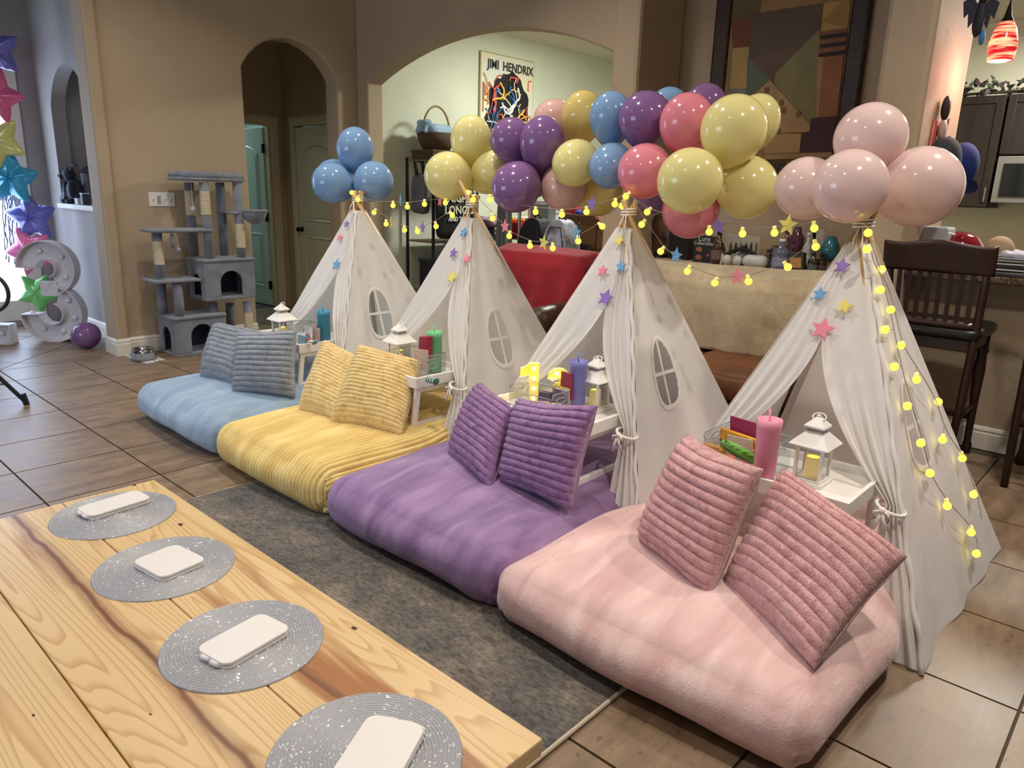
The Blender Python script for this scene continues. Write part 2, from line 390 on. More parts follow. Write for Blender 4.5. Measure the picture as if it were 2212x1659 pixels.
# casings
def casing(name, pts_boxes):
    m = MB()
    for a, b in pts_boxes: m.span(a, b)
    return struct(m.build(name, M_DOOR, bevel=0.006))
casing('trim_1', [((4.585, HY-0.02, 0), (4.665, HY, 2.15)), ((3.66, HY-0.02, 0), (3.74, HY, 2.15)), ((3.66, HY-0.022, 2.07), (4.665, HY, 2.15)), ((4.560, HY-0.002, 0), (4.585, HY+0.10, 2.07)), ((4.665, HY-0.012, 0), (4.69, HY, 2.165)), ((3.64, HY-0.012, 2.15), (4.69, HY, 2.175))])
casing('trim_2', [((HX-0.02, 7.77, 0), (HX, 7.85, 2.15)), ((HX-0.02, 6.85, 0), (HX, 6.93, 2.15)), ((HX-0.022, 6.85, 2.07), (HX, 7.85, 2.15)), ((HX-0.012, 7.85, 0), (HX, 7.875, 2.165)), ((HX-0.012, 6.83, 2.15), (HX, 7.875, 2.175))])
M_KNOB = mat('black_bronze', srgb(30, 26, 24), rough=0.35, metal=0.8)
def panel_door(name, M, width, label, parts=True, knob_u=None, hinge_u=None, both=True, mt=None):
    """door in its own frame: u along width from 0, v up, w normal; M maps it to the world"""
    d = MB(); mt = mt or M_DOOR
    T = lambda u, v, w: M @ Vector((u, v, w))
    def bx(m, u0, u1, v0, v1, w0, w1):
        c = [T(u, v, w) for u in (u0, u1) for v in (v0, v1) for w in (w0, w1)]
        m.add(c, [(0, 1, 3, 2), (4, 6, 7, 5), (0, 4, 5, 1), (2, 3, 7, 6), (0, 2, 6, 4), (1, 5, 7, 3)])
    bx(d, 0, width, 0.01, 2.05, 0, 0.036); o = struct(d.build(name, mt, bevel=0.003)); o['label'] = label
    for side in (0, 1):
        w0, w1 = ((-0.010, 0.0) if side == 0 else (0.036, 0.046))
        e = 0.006 if side == 0 else -0.006
        for lo, hi, arch in ((0.22, 0.86, 0), (1.02, 1.86, 1)):
            a, b = 0.115, width-0.115
            for k, (ins, w) in enumerate(((0.0, w0 if side == 0 else w1), (0.045, w0 if side == 0 else w1))):
                p = MB()
                def outline(i):
                    q = [(a+i, lo+i), (b-i, lo+i)]
                    if arch: q += [(x, z) for x, z in reversed(arc_pts((a+b)/2, (b-a)/2-i, hi-0.09-i, 0.09))]
                    else: q += [(b-i, hi-i), (a+i, hi-i)]
                    return q
                if k == 0:
                    o1, o2 = outline(0.0), outline(0.03); n = len(o1)
                    wz = [0.0005, w0*0.9, 0.0005] if side == 0 else [0.0355, w1, 0.0355]
                    om = outline(0.014)
                    vs = [T(u, v, wz[0]) for u, v in o1]+[T(u, v, wz[1]) for u, v in om]+[T(u, v, wz[2]) for u, v in o2]
                    fs = []
                    for r in range(2):
                        for i in range(n): fs.append((r*n+i, r*n+(i+1) % n, (r+1)*n+(i+1) % n, (r+1)*n+i))
                    p.add(vs, fs); p.build('panel_moulding', mt, o)
                else:
                    p.prism([T(u, v, 0.0005 if side == 0 else 0.0355) for u, v in outline(0.05)], T(0, 0, -0.006 if side == 0 else 0.006)-T(0, 0, 0)); p.build('panel', mt, o, bevel=0.003)
    if knob_u is not None:
        for sgn, w in ((-1, 0), (1, 0.036)):
            k = MB(); c0 = T(knob_u, 0.93, w); dn = (T(0, 0, 1)-T(0, 0, 0))*sgn
            k.tube([c0, c0+dn*0.008], 0.03, 16); k.tube([c0+dn*0.008, c0+dn*0.035], 0.011, 10); k.ell(c0+dn*0.052, (0.028, 0.028, 0.028), 14, 9)
            k.build('knob', M_KNOB, o, smooth=True)
    if hinge_u is not None:
        for v in (0.25, 1.05, 1.82):
            h = MB(); bx(h, hinge_u-0.012, hinge_u+0.018, v-0.05, v+0.05, -0.012, 0.02); h.build('hinge', M_KNOB, o)
    return o
D1 = frame_m((4.545, HY+0.09, 0), (-0.06, 1, 0), (0, 0, 1))
panel_door('door_1', D1, 0.80, 'pale panel door standing open into a teal-lit room', hinge_u=0.0, mt=mat('pale_door_paint', srgb(206, 214, 206), rough=0.4))
D2 = frame_m((HX+0.03, 7.765, 0), (0, -1, 0), (0, 0, 1))
d2 = panel_door('door_2', D2, 0.83, 'closed cream panel door with dark stickers in the hallway', knob_u=0.07)
st = MB(); random.seed(3)
for i in range(60):
    a = random.uniform(-0.2, 0.2); b = random.uniform(0, 1)
    u = 0.42+a*(0.35+0.65*b); v = 1.15+0.30*b
    r = 0.0085; c = D2 @ Vector((u, v, -0.008)); st.tube([c, c+Vector((-0.003, 0, 0))], r, 6)
for u, v in ((0.19, 1.06), (0.21, 1.075), (0.27, 1.03), (0.285, 1.045), (0.26, 1.05)):
    c = D2 @ Vector((u, v, -0.008)); st.tube([c, c+Vector((-0.003, 0, 0))], 0.013, 5)
st.build('stickers', mat('sticker_black', srgb(52, 46, 42), rough=0.5), d2)

# entry with niche and window
en = MB(); yz_prism(en, arch_outline(6.70, 8.55, 1.17, CEIL+0.1, 7.16, 8.08, 2.06, 0.33), 2.40, 2.52)
en.span((2.40, 6.70, 0), (2.52, 8.55, 1.17)); en.span((2.74, 7.0, 1.0), (2.80, 8.3, 2.6)); en.span((2.52, 7.06, 1.0), (2.76, 7.12, 2.6)); en.span((2.52, 8.12, 1.0), (2.76, 8.18, 2.6)); en.span((2.52, 7.06, 2.40), (2.76, 8.18, 2.46)); en.span((2.52, 7.06, 1.0), (2.76, 8.18, 1.17))
struct(en.build('wall_entry', M_ENTRY))
struct(MB().span((2.36, 7.12, 1.15), (2.74, 8.12, 1.195)).build('trim_3', M_TRIM, bevel=0.006))
ew = MB(); ew.span((-0.5, 8.45, 0), (0.62, 8.55, CEIL)); ew.span((2.24, 8.45, 0), (2.42, 8.55, CEIL)); ew.span((0.62, 8.45, 2.42), (2.24, 8.55, CEIL)); ew.span((0.62, 8.45, 0), (2.24, 8.55, 0.05))
struct(ew.build('wall_entry_far', M_ENTRY))
wn = MB()
for a, b in (((0.62, 8.43, 0.05), (0.74, 8.50, 2.42)), ((2.10, 8.43, 0.05), (2.24, 8.50, 2.42)), ((0.741, 8.432, 2.30), (2.099, 8.498, 2.42)), ((0.741, 8.432, 0.05), (2.099, 8.498, 0.25)), ((1.40, 8.442, 0.251), (1.46, 8.462, 2.299)), ((0.741, 8.444, 1.2), (2.099, 8.460, 1.25))): wn.span(a, b)
win = struct(wn.build('window_1', M_TRIM, bevel=0.005), 'bright daylit entry window with white frame')
MB().span((0.74, 8.475, 0.25), (2.10, 8.48, 2.30)).build('pane', mat('daylit_pane', (0.7, 0.82, 1.0), rough=0.2, emit=((0.70, 0.84, 1.0), 3.0)), win)
struct(MB().span((-0.5, 6.7, CEIL), (2.4, 8.55, CEIL+0.1)).build('ceiling', M_CEIL))

# office beyond the wide arch
struct(MB().span((WX+0.184, 6.40, 0), (9.2, 6.5, 3.45)).build('wall_office_left', M_GREEN))
struct(MB().span((9.1, 2.4, 0), (9.2, 6.5, 3.45)).build('wall_office_far', M_GREEN))
struct(MB().span((5.40, 2.4, 0), (9.2, 2.5, 3.45)).build('wall_office_right', M_GREEN))
struct(MB().span((WX+0.184, 2.4, 3.35), (9.2, 6.5, 3.45)).build('ceiling', mat('office_ceiling', srgb(225, 224, 205), rough=0.9)))
def crown(name, a, b, n, z):
    a = Vector(a); b = Vector(b); n = Vector(n)
    prof = [(0, -0.15), (0.012, -0.15), (0.02, -0.125), (0.035, -0.12), (0.085, -0.045), (0.10, -0.04), (0.115, -0.018), (0.115, 0), (0, 0)]
    return struct(MB().prism([a+n*p[0]+Vector((0, 0, z+p[1])) for p in prof], b-a).build(name, M_TRIM))
crown('trim_4', (WX+0.184, 6.40, 0), (9.1, 6.40, 0), (0, -1, 0), 3.35)
crown('trim_5', (9.1, 6.40, 0), (9.1, 2.5, 0), (-1, 0, 0), 3.35)
struct(MB().span((WX+0.184, 2.5, -0.006), (9.1, 6.4, 0.0)).build('floor_office', mat('office_floor', srgb(96, 78, 60), rough=0.5, var=(8, 0.2))))

# kitchen beyond the bar
KX = 7.95
struct(MB().span((KX, -2, 0), (KX+0.1, 2.4, 3.0)).build('wall_kitchen', M_CREAM))
struct(MB().span((5.4, 2.3, 0), (KX, 2.4, 3.0)).build('wall_kitchen_side', M_CREAM))
struct(MB().span((WX+0.3, -2, 2.95), (KX+0.1, 2.4, 3.05)).build('ceiling', M_CEIL))
crown('trim_6', (KX, 2.3, 0), (KX, -2, 0), (-1, 0, 0), 2.95)
struct(MB().span((5.03, -1.6, 0), (5.16, 1.27, 1.0)).build('wall_bar', M_TAN))
bc = thing('bar_counter', 'dark granite bar counter in front of the kitchen', 'counter', (5.2, -0.1, 1.0))
MB().span((-0.36, -1.5, 0.0), (0.36, 1.37, 0.04)).build('slab', mat('dark_granite', srgb(46, 38, 32), rough=0.15, var=(60, 0.5, srgb(120, 100, 80))), bc, bevel=0.008)
# ================================================================== TENTS, MATTRESSES, PILLOWS
YC = [4.10, 3.03, 1.985, 0.938]              # blue, yellow, purple, pink
CN = ['blue', 'yellow', 'purple', 'pink']
TXC, TD, THW, TAP = 2.95, 0.59, 0.55, 1.34
ZT = 1.265
M_TENT = cloth_mat('tent_muslin', srgb(242, 238, 234), 0.32, 0.05)
M_POLE = mat('pine_pole', srgb(186, 150, 100), rough=0.55, var=(14, 0.15), stretch=(1, 1, 0.1))
M_CORD = mat('white_cord', srgb(235, 230, 222), rough=0.8)
STARC = {'purple': srgb(142, 112, 186), 'blue': srgb(110, 165, 205), 'yellow': srgb(232, 216, 112), 'pink': srgb(236, 138, 152)}
def star_mat(c): return mat('foam_star_'+c, STARC[c], rough=0.75, bump=(200, 0.15), bumpdist=0.002)
def tent_corner(sx, sy, z):
    s = 1-z/TAP
    return Vector((sx*TD*s, sy*THW*s, z))
def sm(t): t = max(0, min(1, t)); return t*t*(3-2*t)
STARS = [  # per tent: (px, py, radius m, colour)
    [(757, 488, 0.028, 'purple'), (742, 517, 0.032, 'pink'), (735, 575, 0.048, 'blue')],
    [(1010, 507, 0.034, 'blue'), (988, 551, 0.034, 'purple'), (1017, 563, 0.034, 'pink'), (985, 603, 0.046, 'yellow')],
    [(1345, 525, 0.034, 'yellow'), (1309, 590, 0.034, 'pink'), (1349, 581, 0.034, 'blue'), (1316, 648, 0.050, 'purple')],
    [(1824, 581, 0.036, 'purple'), (1776, 641, 0.033, 'blue'), (1829, 668, 0.036, 'yellow'), (1782, 716, 0.052, 'pink')]]
TENT_LABEL = ['white muslin play teepee over the blue mattress', 'white muslin play teepee over the yellow ribbed mattress',
              'white muslin play teepee over the purple mattress', 'white muslin play teepee over the pink mattress, bulbs down its side']
TENTS = []
for k in range(4):
    yc = YC[k]; t = thing('play_teepee', TENT_LABEL[k], 'tent', (TXC, yc, 0), group='four play teepees'); TENTS.append(t)
    for sx in (-1, 1):
        for sy in (-1, 1):
            a = Vector((sx*(TD-0.035), sy*(THW-0.035), 0.0)); zt_ = 1.47 if (k == 1 and sx > 0 and sy < 0) else 1.395; f_ = (zt_-1.32)/0.15; b = Vector((-sx*0.055*f_+sy*0.015, -sy*0.05*f_-sx*0.015, zt_))
            MB().tube([a, b], 0.011, 10).build('pole', M_POLE, t, smooth=True)
    # back and left panels
    def side(cA, cB, out, window=None, seed=0.0, nu=28, nv=34, hang=0.02):
        m = MB(); A, B = cA, cB
        def fn(u, v):
            z = ZT*(1-v)+0.004
            p = tent_corner(*A, z).lerp(tent_corner(*B, z), u)
            e = math.sin(math.pi*u)
            fold = e*(0.012*math.sin(u*19+seed+2*v)*v + wob((u*2.2, v*2.0, seed), 1.3, 0.03)*v)
            return p + Vector(out)*(fold-0.03*e*v*(1-0.4*v)) + Vector(out)*0.014
        if window:
            wu, wv, ru, rv, slant = window; nu, nv = 72, 110
            inside = lambda u, v: (abs((u-wu-slant*(v-wv))/ru)**2.4+abs((v-wv)/rv)**2.4) < 1
            vs = [fn(i/nu, j/nv) for i in range(nu+1) for j in range(nv+1)]
            fs = [(i*(nv+1)+j, (i+1)*(nv+1)+j, (i+1)*(nv+1)+j+1, i*(nv+1)+j+1) for i in range(nu) for j in range(nv) if not inside((i+.5)/nu, (j+.5)/nv)]
            m.add(vs, fs)
            o = m.build('side_panel', M_TENT, t, smooth=True)
            def wp(a, rr=1.0):
                c, s = math.cos(a), math.sin(a); q = (abs(c)**2.4+abs(s)**2.4)**(-1/2.4)
                u = wu+ru*rr*q*c+slant*rv*rr*q*s; v = wv+rv*rr*q*s; return fn(u, v)+Vector(out)*0.004
            rim = MB(); n = 48; rows = [[wp(2*math.pi*i/n, rr)+Vector(out)*(0.002 if rr != 1.03 else 0.006) for i in range(n)] for rr in (0.95, 1.03, 1.10)]
            vs = [p for r in rows for p in r]; fs = [(r*n+i, r*n+(i+1) % n, (r+1)*n+(i+1) % n, (r+1)*n+i) for r in range(2) for i in range(n)]
            rim.add(vs, fs).build('window_binding', M_TENT, o, smooth=True)
            bar = MB()
            for pa, pb in ((math.pi/2, -math.pi/2), (0, math.pi)):
                q = [wp(pa, 1.0).lerp(wp(pb, 1.0), i/8) for i in range(9)]; d = (q[-1]-q[0]).normalized(); s2 = d.cross(Vector(out)).normalized()*0.008
                bar.add([p-s2 for p in q]+[p+s2 for p in q], [(i, i+1, 9+i+1, 9+i) for i in range(8)])
            bar.build('window_ribbon', M_TENT, o)
            return o
        m.grid(fn, nu, nv); return m.build('side_panel' if abs(out[1]) > 0.5 else 'back_panel', M_TENT, t, smooth=True)
    nl = Vector((0, TAP, THW)).normalized()
    side((1, 1), (1, -1), Vector((TAP, 0, TD)).normalized(), seed=k*3.1)
    side((-1, 1), (1, 1), nl, seed=k*5.7+1)
    slant = {0: 0.10, 1: 0.10, 2: 0.12, 3: 0.14}[k]
    side((-1, -1), (1, -1), Vector((0, -TAP, THW)).normalized(), window=(0.40, 0.50, 0.135, 0.115, slant), seed=k*2.3+4)
    # front flaps, split below the lowest star and tied back to the poles
    nf = Vector((-TAP, 0, TD)).normalized()
    sp = at_plane(STARS[k][-1][0], STARS[k][-1][1]+16, (TXC-TD, yc, 0), nf)-Vector((TXC, yc, 0))
    zs, ys = sp.z, sp.y; ztie = 0.44
    for sy in (1, -1):
        m = MB()
        def fn(u, v, sy=sy):
            z = ZT*(1-v)+0.004; O = tent_corner(-1, sy, z); w = O.y
            if z >= zs: inner = ys*min(1, (ZT-z)/(ZT-zs)+0.25)
            elif z > ztie:
                q = (zs-z)/(zs-ztie); tight = w-sy*0.035
                inner = ys+(tight-ys)*(q**1.18)
            else:
                q = (ztie-z)/ztie; inner = w-sy*(0.035+0.15*q**0.8)
            y = w+(inner-w)*u
            full = abs(THW*(1-z/TAP)); comp = 1-min(1, abs(inner-w)/max(full, 1e-3))
            fold = comp*0.022*math.sin(u*24+sy)*u**0.3 + wob((u*2, v*2, k+sy*3), 2, 0.02)*v
            edge = 0.018*math.exp(-((1-u)/0.06)**2) if z < zs else 0.0
            p = Vector((O.x, y, z)) + nf*(0.013+fold+edge)
            return p
        m.grid(fn, 44, 76)
        fo = m.build('front_flap', M_TENT, t, smooth=True)
        c = tent_corner(-1, sy, ztie)+Vector((-0.02, -sy*0.02, 0)); tie = MB()
        ring = [c+Vector((0.045*math.cos(a)-0.005, 0.045*math.sin(a), 0.012*math.sin(a))) for a in [2*math.pi*i/14 for i in range(14)]]
        tie.tube(ring, 0.007, 6, closed=True)
        kn = c+Vector((-0.05, -sy*0.012, 0)); tie.ell(kn, (0.013, 0.013, 0.013), 10, 6)
        for dy, dz in ((0.02, -0.075), (-0.025, -0.06)): tie.tube([kn, kn+Vector((-0.012, dy*0.5, dz*0.5)), kn+Vector((-0.008, dy, dz))], [0.006, 0.007, 0.004], 6)
        for s3 in (1, -1): tie.tube([kn, kn+Vector((-0.012, s3*0.022, -0.005)), kn+Vector((-0.01, s3*0.024, -0.03)), kn], 0.005, 6)
        tie.build('tie_back', M_CORD, t, smooth=True)
    for sx in (-1, 1):
        for sy in (-1, 1):
            a = Vector((sx*(TD-0.035), sy*(THW-0.035), 0.0)); b = Vector((sx*0.004+sy*0.008, sy*0.004-sx*0.008, 1.325)); MB().tube([a.lerp(b, 0.02), a.lerp(b, 0.95)], 0.0145, 10).build('pole_sleeve', M_TENT, t, smooth=True)
    # rolled hem along the front right pole
    hem = MB(); pts = []
    for i in range(60):
        z = ZT*(1-i/59)+0.004; p = tent_corner(-1, -1, z)+Vector((-0.012, -0.012, 0)); a = i*0.9; pts.append(p+Vector((0.004*math.cos(a), 0.004*math.sin(a), 0)))
    hem.tube(pts, 0.0085, 6); hem.build('pole_sleeve', M_TENT, t, smooth=True)
    # cord binding the poles
    cr = MB(); cr.tube([Vector((0.035*math.cos(a), 0.035*math.sin(a), TAP-0.015+0.002*a)) for a in [0.5*i for i in range(38)]], 0.004, 6)
    cr.tube([Vector((-0.035, 0, TAP-0.01)), Vector((-0.055, 0.01, TAP-0.05)), Vector((-0.05, 0.012, TAP-0.10))], 0.003, 5); cr.tube([Vector((-0.035, -0.01, TAP-0.01)), Vector((-0.052, -0.02, TAP-0.06)), Vector((-0.056, -0.02, TAP-0.14))], 0.003, 5)
    cr.build('pole_cord', M_CORD, t, smooth=True)
    for (px, py, r, c) in STARS[k]:
        p = at_plane(px, py, (TXC-TD, yc, 0), nf)+nf*0.034-Vector((TXC, yc, 0)); M = frame_m(p, (0, -1, 0), (TD, 0, TAP))
        rot = random.uniform(-0.25, 0.25); q = [M @ Vector((x, y, -0.004)) for x, y in star_poly(r*0.84, 0.48, rot)]
        so = MB().prism(q, nf*0.006).build('star', star_mat(c), t); so['label'] = c+' foam star'

def cube_grid(nx, ny, nz):
    idx = {}; vs = []; fs = []
    def vid(x, y, z):
        key = (round(x, 5), round(y, 5), round(z, 5))
        if key not in idx: idx[key] = len(vs); vs.append(Vector((x, y, z)))
        return idx[key]
    g = lambda n: [math.copysign(1-(1-abs(-1+2*i/n))**1.35, -1+2*i/n) for i in range(n+1)]
    X, Y, Z = g(nx), [-1+2*i/ny for i in range(ny+1)], g(nz)
    for (A, B, f) in ((X, Y, lambda a, b, s: (a, b, s)), (X, Z, lambda a, b, s: (a, s, b)), (Y, Z, lambda a, b, s: (s, a, b))):
        for s in (-1, 1):
            for i in range(len(A)-1):
                for j in range(len(B)-1):
                    fs.append((vid(*f(A[i], B[j], s)), vid(*f(A[i+1], B[j], s)), vid(*f(A[i+1], B[j+1], s)), vid(*f(A[i], B[j+1], s))))
    return vs, fs
def fleece(name, col, c2, rough=0.85):
    m, nt, b = _new(name); N, L = nt.nodes, nt.links; MATS[name] = m
    tc = N.new('ShaderNodeTexCoord'); mp = N.new('ShaderNodeMapping'); mp.inputs['Scale'].default_value = (1.2, 4.5, 2.0); L.new(tc.outputs['Object'], mp.inputs[0])
    n = N.new('ShaderNodeTexNoise'); n.inputs['Scale'].default_value = 2.4; n.inputs['Detail'].default_value = 6; n.inputs['Distortion'].default_value = 0.8; L.new(mp.outputs[0], n.inputs['Vector'])
    r = N.new('ShaderNodeValToRGB'); e = r.color_ramp.elements; e[0].position = 0.35; e[1].position = 0.68; e[0].color = C4(col); e[1].color = C4(c2)
    L.new(n.outputs['Fac'], r.inputs[0]); L.new(r.outputs[0], b.inputs['Base Color'])
    b.inputs['Roughness'].default_value = rough; b.inputs['Sheen Weight'].default_value = 0.35; b.inputs['Sheen Roughness'].default_value = 0.4
    n2 = N.new('ShaderNodeTexNoise'); n2.inputs['Scale'].default_value = 170; n2.inputs['Detail'].default_value = 2; L.new(tc.outputs['Object'], n2.inputs['Vector'])
    n3 = N.new('ShaderNodeTexNoise'); n3.inputs['Scale'].default_value = 9; n3.inputs['Detail'].default_value = 5; n3.inputs['Distortion'].default_value = 1.2; L.new(mp.outputs[0], n3.inputs['Vector'])
    b1 = N.new('ShaderNodeBump'); b1.inputs['Strength'].default_value = 0.35; b1.inputs['Distance'].default_value = 0.004; L.new(n2.outputs[0], b1.inputs['Height'])
    b2 = N.new('ShaderNodeBump'); b2.inputs['Strength'].default_value = 0.2; b2.inputs['Distance'].default_value = 0.02; L.new(n3.outputs[0], b2.inputs['Height']); L.new(b1.outputs[0], b2.inputs['Normal']); L.new(b2.outputs[0], b.inputs['Normal'])
    return m
MATC = {'blue': (srgb(128, 154, 180), srgb(158, 180, 202)), 'yellow': (srgb(216, 184, 108), srgb(240, 216, 146)), 'purple': (srgb(122, 92, 136), srgb(160, 128, 172)), 'pink': (srgb(206, 164, 160), srgb(230, 198, 192))}
MYC = [4.13, 3.085, 2.065, 1.005]; MHW = [0.53, 0.515, 0.525, 0.545]
MX1, MZ = 3.36, 0.228; MXF = [1.64, 1.625, 1.62, 1.595]
for k in range(4):
    c = CN[k]; MX0 = MXF[k]; a, b, h = (MX1-MX0)/2, MHW[k], MZ/2; r = 0.095
    ny = 416 if c == 'yellow' else 72
    vs, fs = cube_grid(90, ny, 22); out = []
    for v in vs:
        p = Vector((v.x*a, v.y*b, v.z*h)); q = Vector((max(-a+r, min(a-r, p.x)), max(-b+r*1.3, min(b-r*1.3, p.y)), max(-h+r, min(h-r, p.z))))
        d = p-q; n = d.normalized() if d.length > 1e-6 else Vector((0, 0, 1)); d2 = Vector((n.x*r, n.y*r*1.3, n.z*r)); w = q+d2
        ex = max(0, 1-v.x*v.x); ey = max(0, 1-v.y*v.y); ez = max(0, 1-v.z*v.z)
        if v.z > -0.2: w.z += 0.034*sm((a-abs(p.x))/0.5)*sm((b-abs(p.y))/0.4)*(v.z+0.2)/1.2
        w.x += math.copysign(0.035*ez*ez*ey, v.x) if abs(v.x) > 0.98 else 0
        w.y += math.copysign(0.02*ez*ez*ex, v.y) if abs(v.y) > 0.98 else 0
        big = wob((w.x, w.y, w.z), 2.0, 0.022, k*3+1) + wob((w.x*1.0, w.y*1.2, w.z*2), 4.0, 0.003, k)
        # gathered folds near the lower front and the corners
        low = sm((0.1-v.z)/1.1); cor = max(0, abs(v.y)-0.8)/0.2
        big += low*(0.0025*noise.noise(Vector((v.y*6, v.z*1.0, k*2.7)))+cor*0.012*math.sin(v.y*b*60+5*noise.noise(Vector((v.y*3, v.z*2, k)))))
        if c == 'yellow':
            s = w.y if abs(v.z-1) < 1e-6 or abs(v.x) > 0.999 else w.y+math.copysign((h-w.z)*0.9, w.y) if abs(v.y) > 0.999 else w.y
            s += 0.012*noise.noise(Vector((w.x*2.5, w.y*1.5, 5)))
            amp = 0.0075; big += amp*(abs(math.sin(math.pi*s/0.0255))**0.6*2-1)
        w += n*big; w.z = max(w.z, -h+0.002)
        w.y *= 1-0.115*sm((w.x+a-0.62)/0.28)
        out.append(w)
    t = tag(MB().add(out, fs).build('floor_mattress', fleece('fleece_'+c, *MATC[c]), smooth=True), {'blue': 'light blue fleece-covered floor mattress', 'yellow': 'yellow ribbed plush-covered floor mattress', 'purple': 'purple fleece-covered floor mattress', 'pink': 'pale pink fleece-covered floor mattress'}[c], 'mattress', 'four floor mattresses')
    t.location = ((MX0+MX1)/2, MYC[k], MZ/2)

# pillows: four photo corners each: bottom right, bottom left, top right, top left
def plush(name, col, dark):
    m, nt, b = _new(name); N, L = nt.nodes, nt.links; MATS[name] = m
    tc = N.new('ShaderNodeTexCoord')
    n = N.new('ShaderNodeTexNoise'); n.inputs['Scale'].default_value = 26; n.inputs['Detail'].default_value = 5; n.inputs['Distortion'].default_value = 0.6; L.new(tc.outputs['Object'], n.inputs['Vector'])
    r = N.new('ShaderNodeValToRGB'); e = r.color_ramp.elements; e[0].position = 0.25; e[1].position = 0.55; e[0].color = C4(dark); e[1].color = C4(col); L.new(n.outputs[0], r.inputs[0]); L.new(r.outputs[0], b.inputs['Base Color'])
    b.inputs['Roughness'].default_value = 0.9; b.inputs['Sheen Weight'].default_value = 0.4; b.inputs['Sheen Roughness'].default_value = 0.5
    n2 = N.new('ShaderNodeTexNoise'); n2.inputs['Scale'].default_value = 130; n2.inputs['Detail'].default_value = 3; n2.inputs['Distortion'].default_value = 1.5; L.new(tc.outputs['Object'], n2.inputs['Vector'])
    b1 = N.new('ShaderNodeBump'); b1.inputs['Strength'].default_value = 0.8; b1.inputs['Distance'].default_value = 0.006; L.new(n2.outputs[0], b1.inputs['Height']); L.new(b1.outputs[0], b.inputs['Normal'])
    return m
PLC = {'blue': (srgb(156, 162, 172), srgb(126, 134, 148)), 'yellow': (srgb(242, 212, 144), srgb(212, 174, 100)), 'purple': (srgb(162, 116, 168), srgb(120, 78, 130)), 'pink': (srgb(226, 174, 172), srgb(196, 138, 138))}
PBK = {'blue': srgb(150, 158, 170), 'yellow': srgb(226, 190, 112), 'purple': srgb(150, 124, 150), 'pink': srgb(196, 170, 165)}
PIL = [('blue', 11, (500, 832), (432, 814), (556, 714), (466, 698), 'grey-blue ribbed plush pillow, tucked behind its twin'),
       ('blue', 12, (636, 857), (500, 848), (640, 712), (513, 716), 'grey-blue ribbed plush pillow, propped in front of its twin'),
       ('yellow', 20, (712, 908), (644, 884), (775, 770), (700, 732), 'yellow corded pillow, tucked behind its twin'),
       ('yellow', 21, (868, 940), (709, 914), (916, 780), (775, 742), 'yellow corded pillow, propped in front of its twin'),
       ('purple', 12, (1057, 1057), (968, 985), (1116, 880), (1038, 826), 'purple ribbed plush pillow, turned so its mauve back edge shows'),
       ('purple', 13, (1230, 1101), (1079, 1040), (1288, 876), (1117, 860), 'purple ribbed plush pillow facing out, in front of the purple tumbler'),
       ('pink', 13, (1530, 1290), (1378, 1166), (1642, 1012), (1484, 938), 'pink ribbed plush pillow, upright in front of the pink tumbler'),
       ('pink', 13, (1690, 1379), (1560, 1264), (1864, 1130), (1692, 1008), 'pink ribbed plush pillow, tilted against the white lantern tray')]
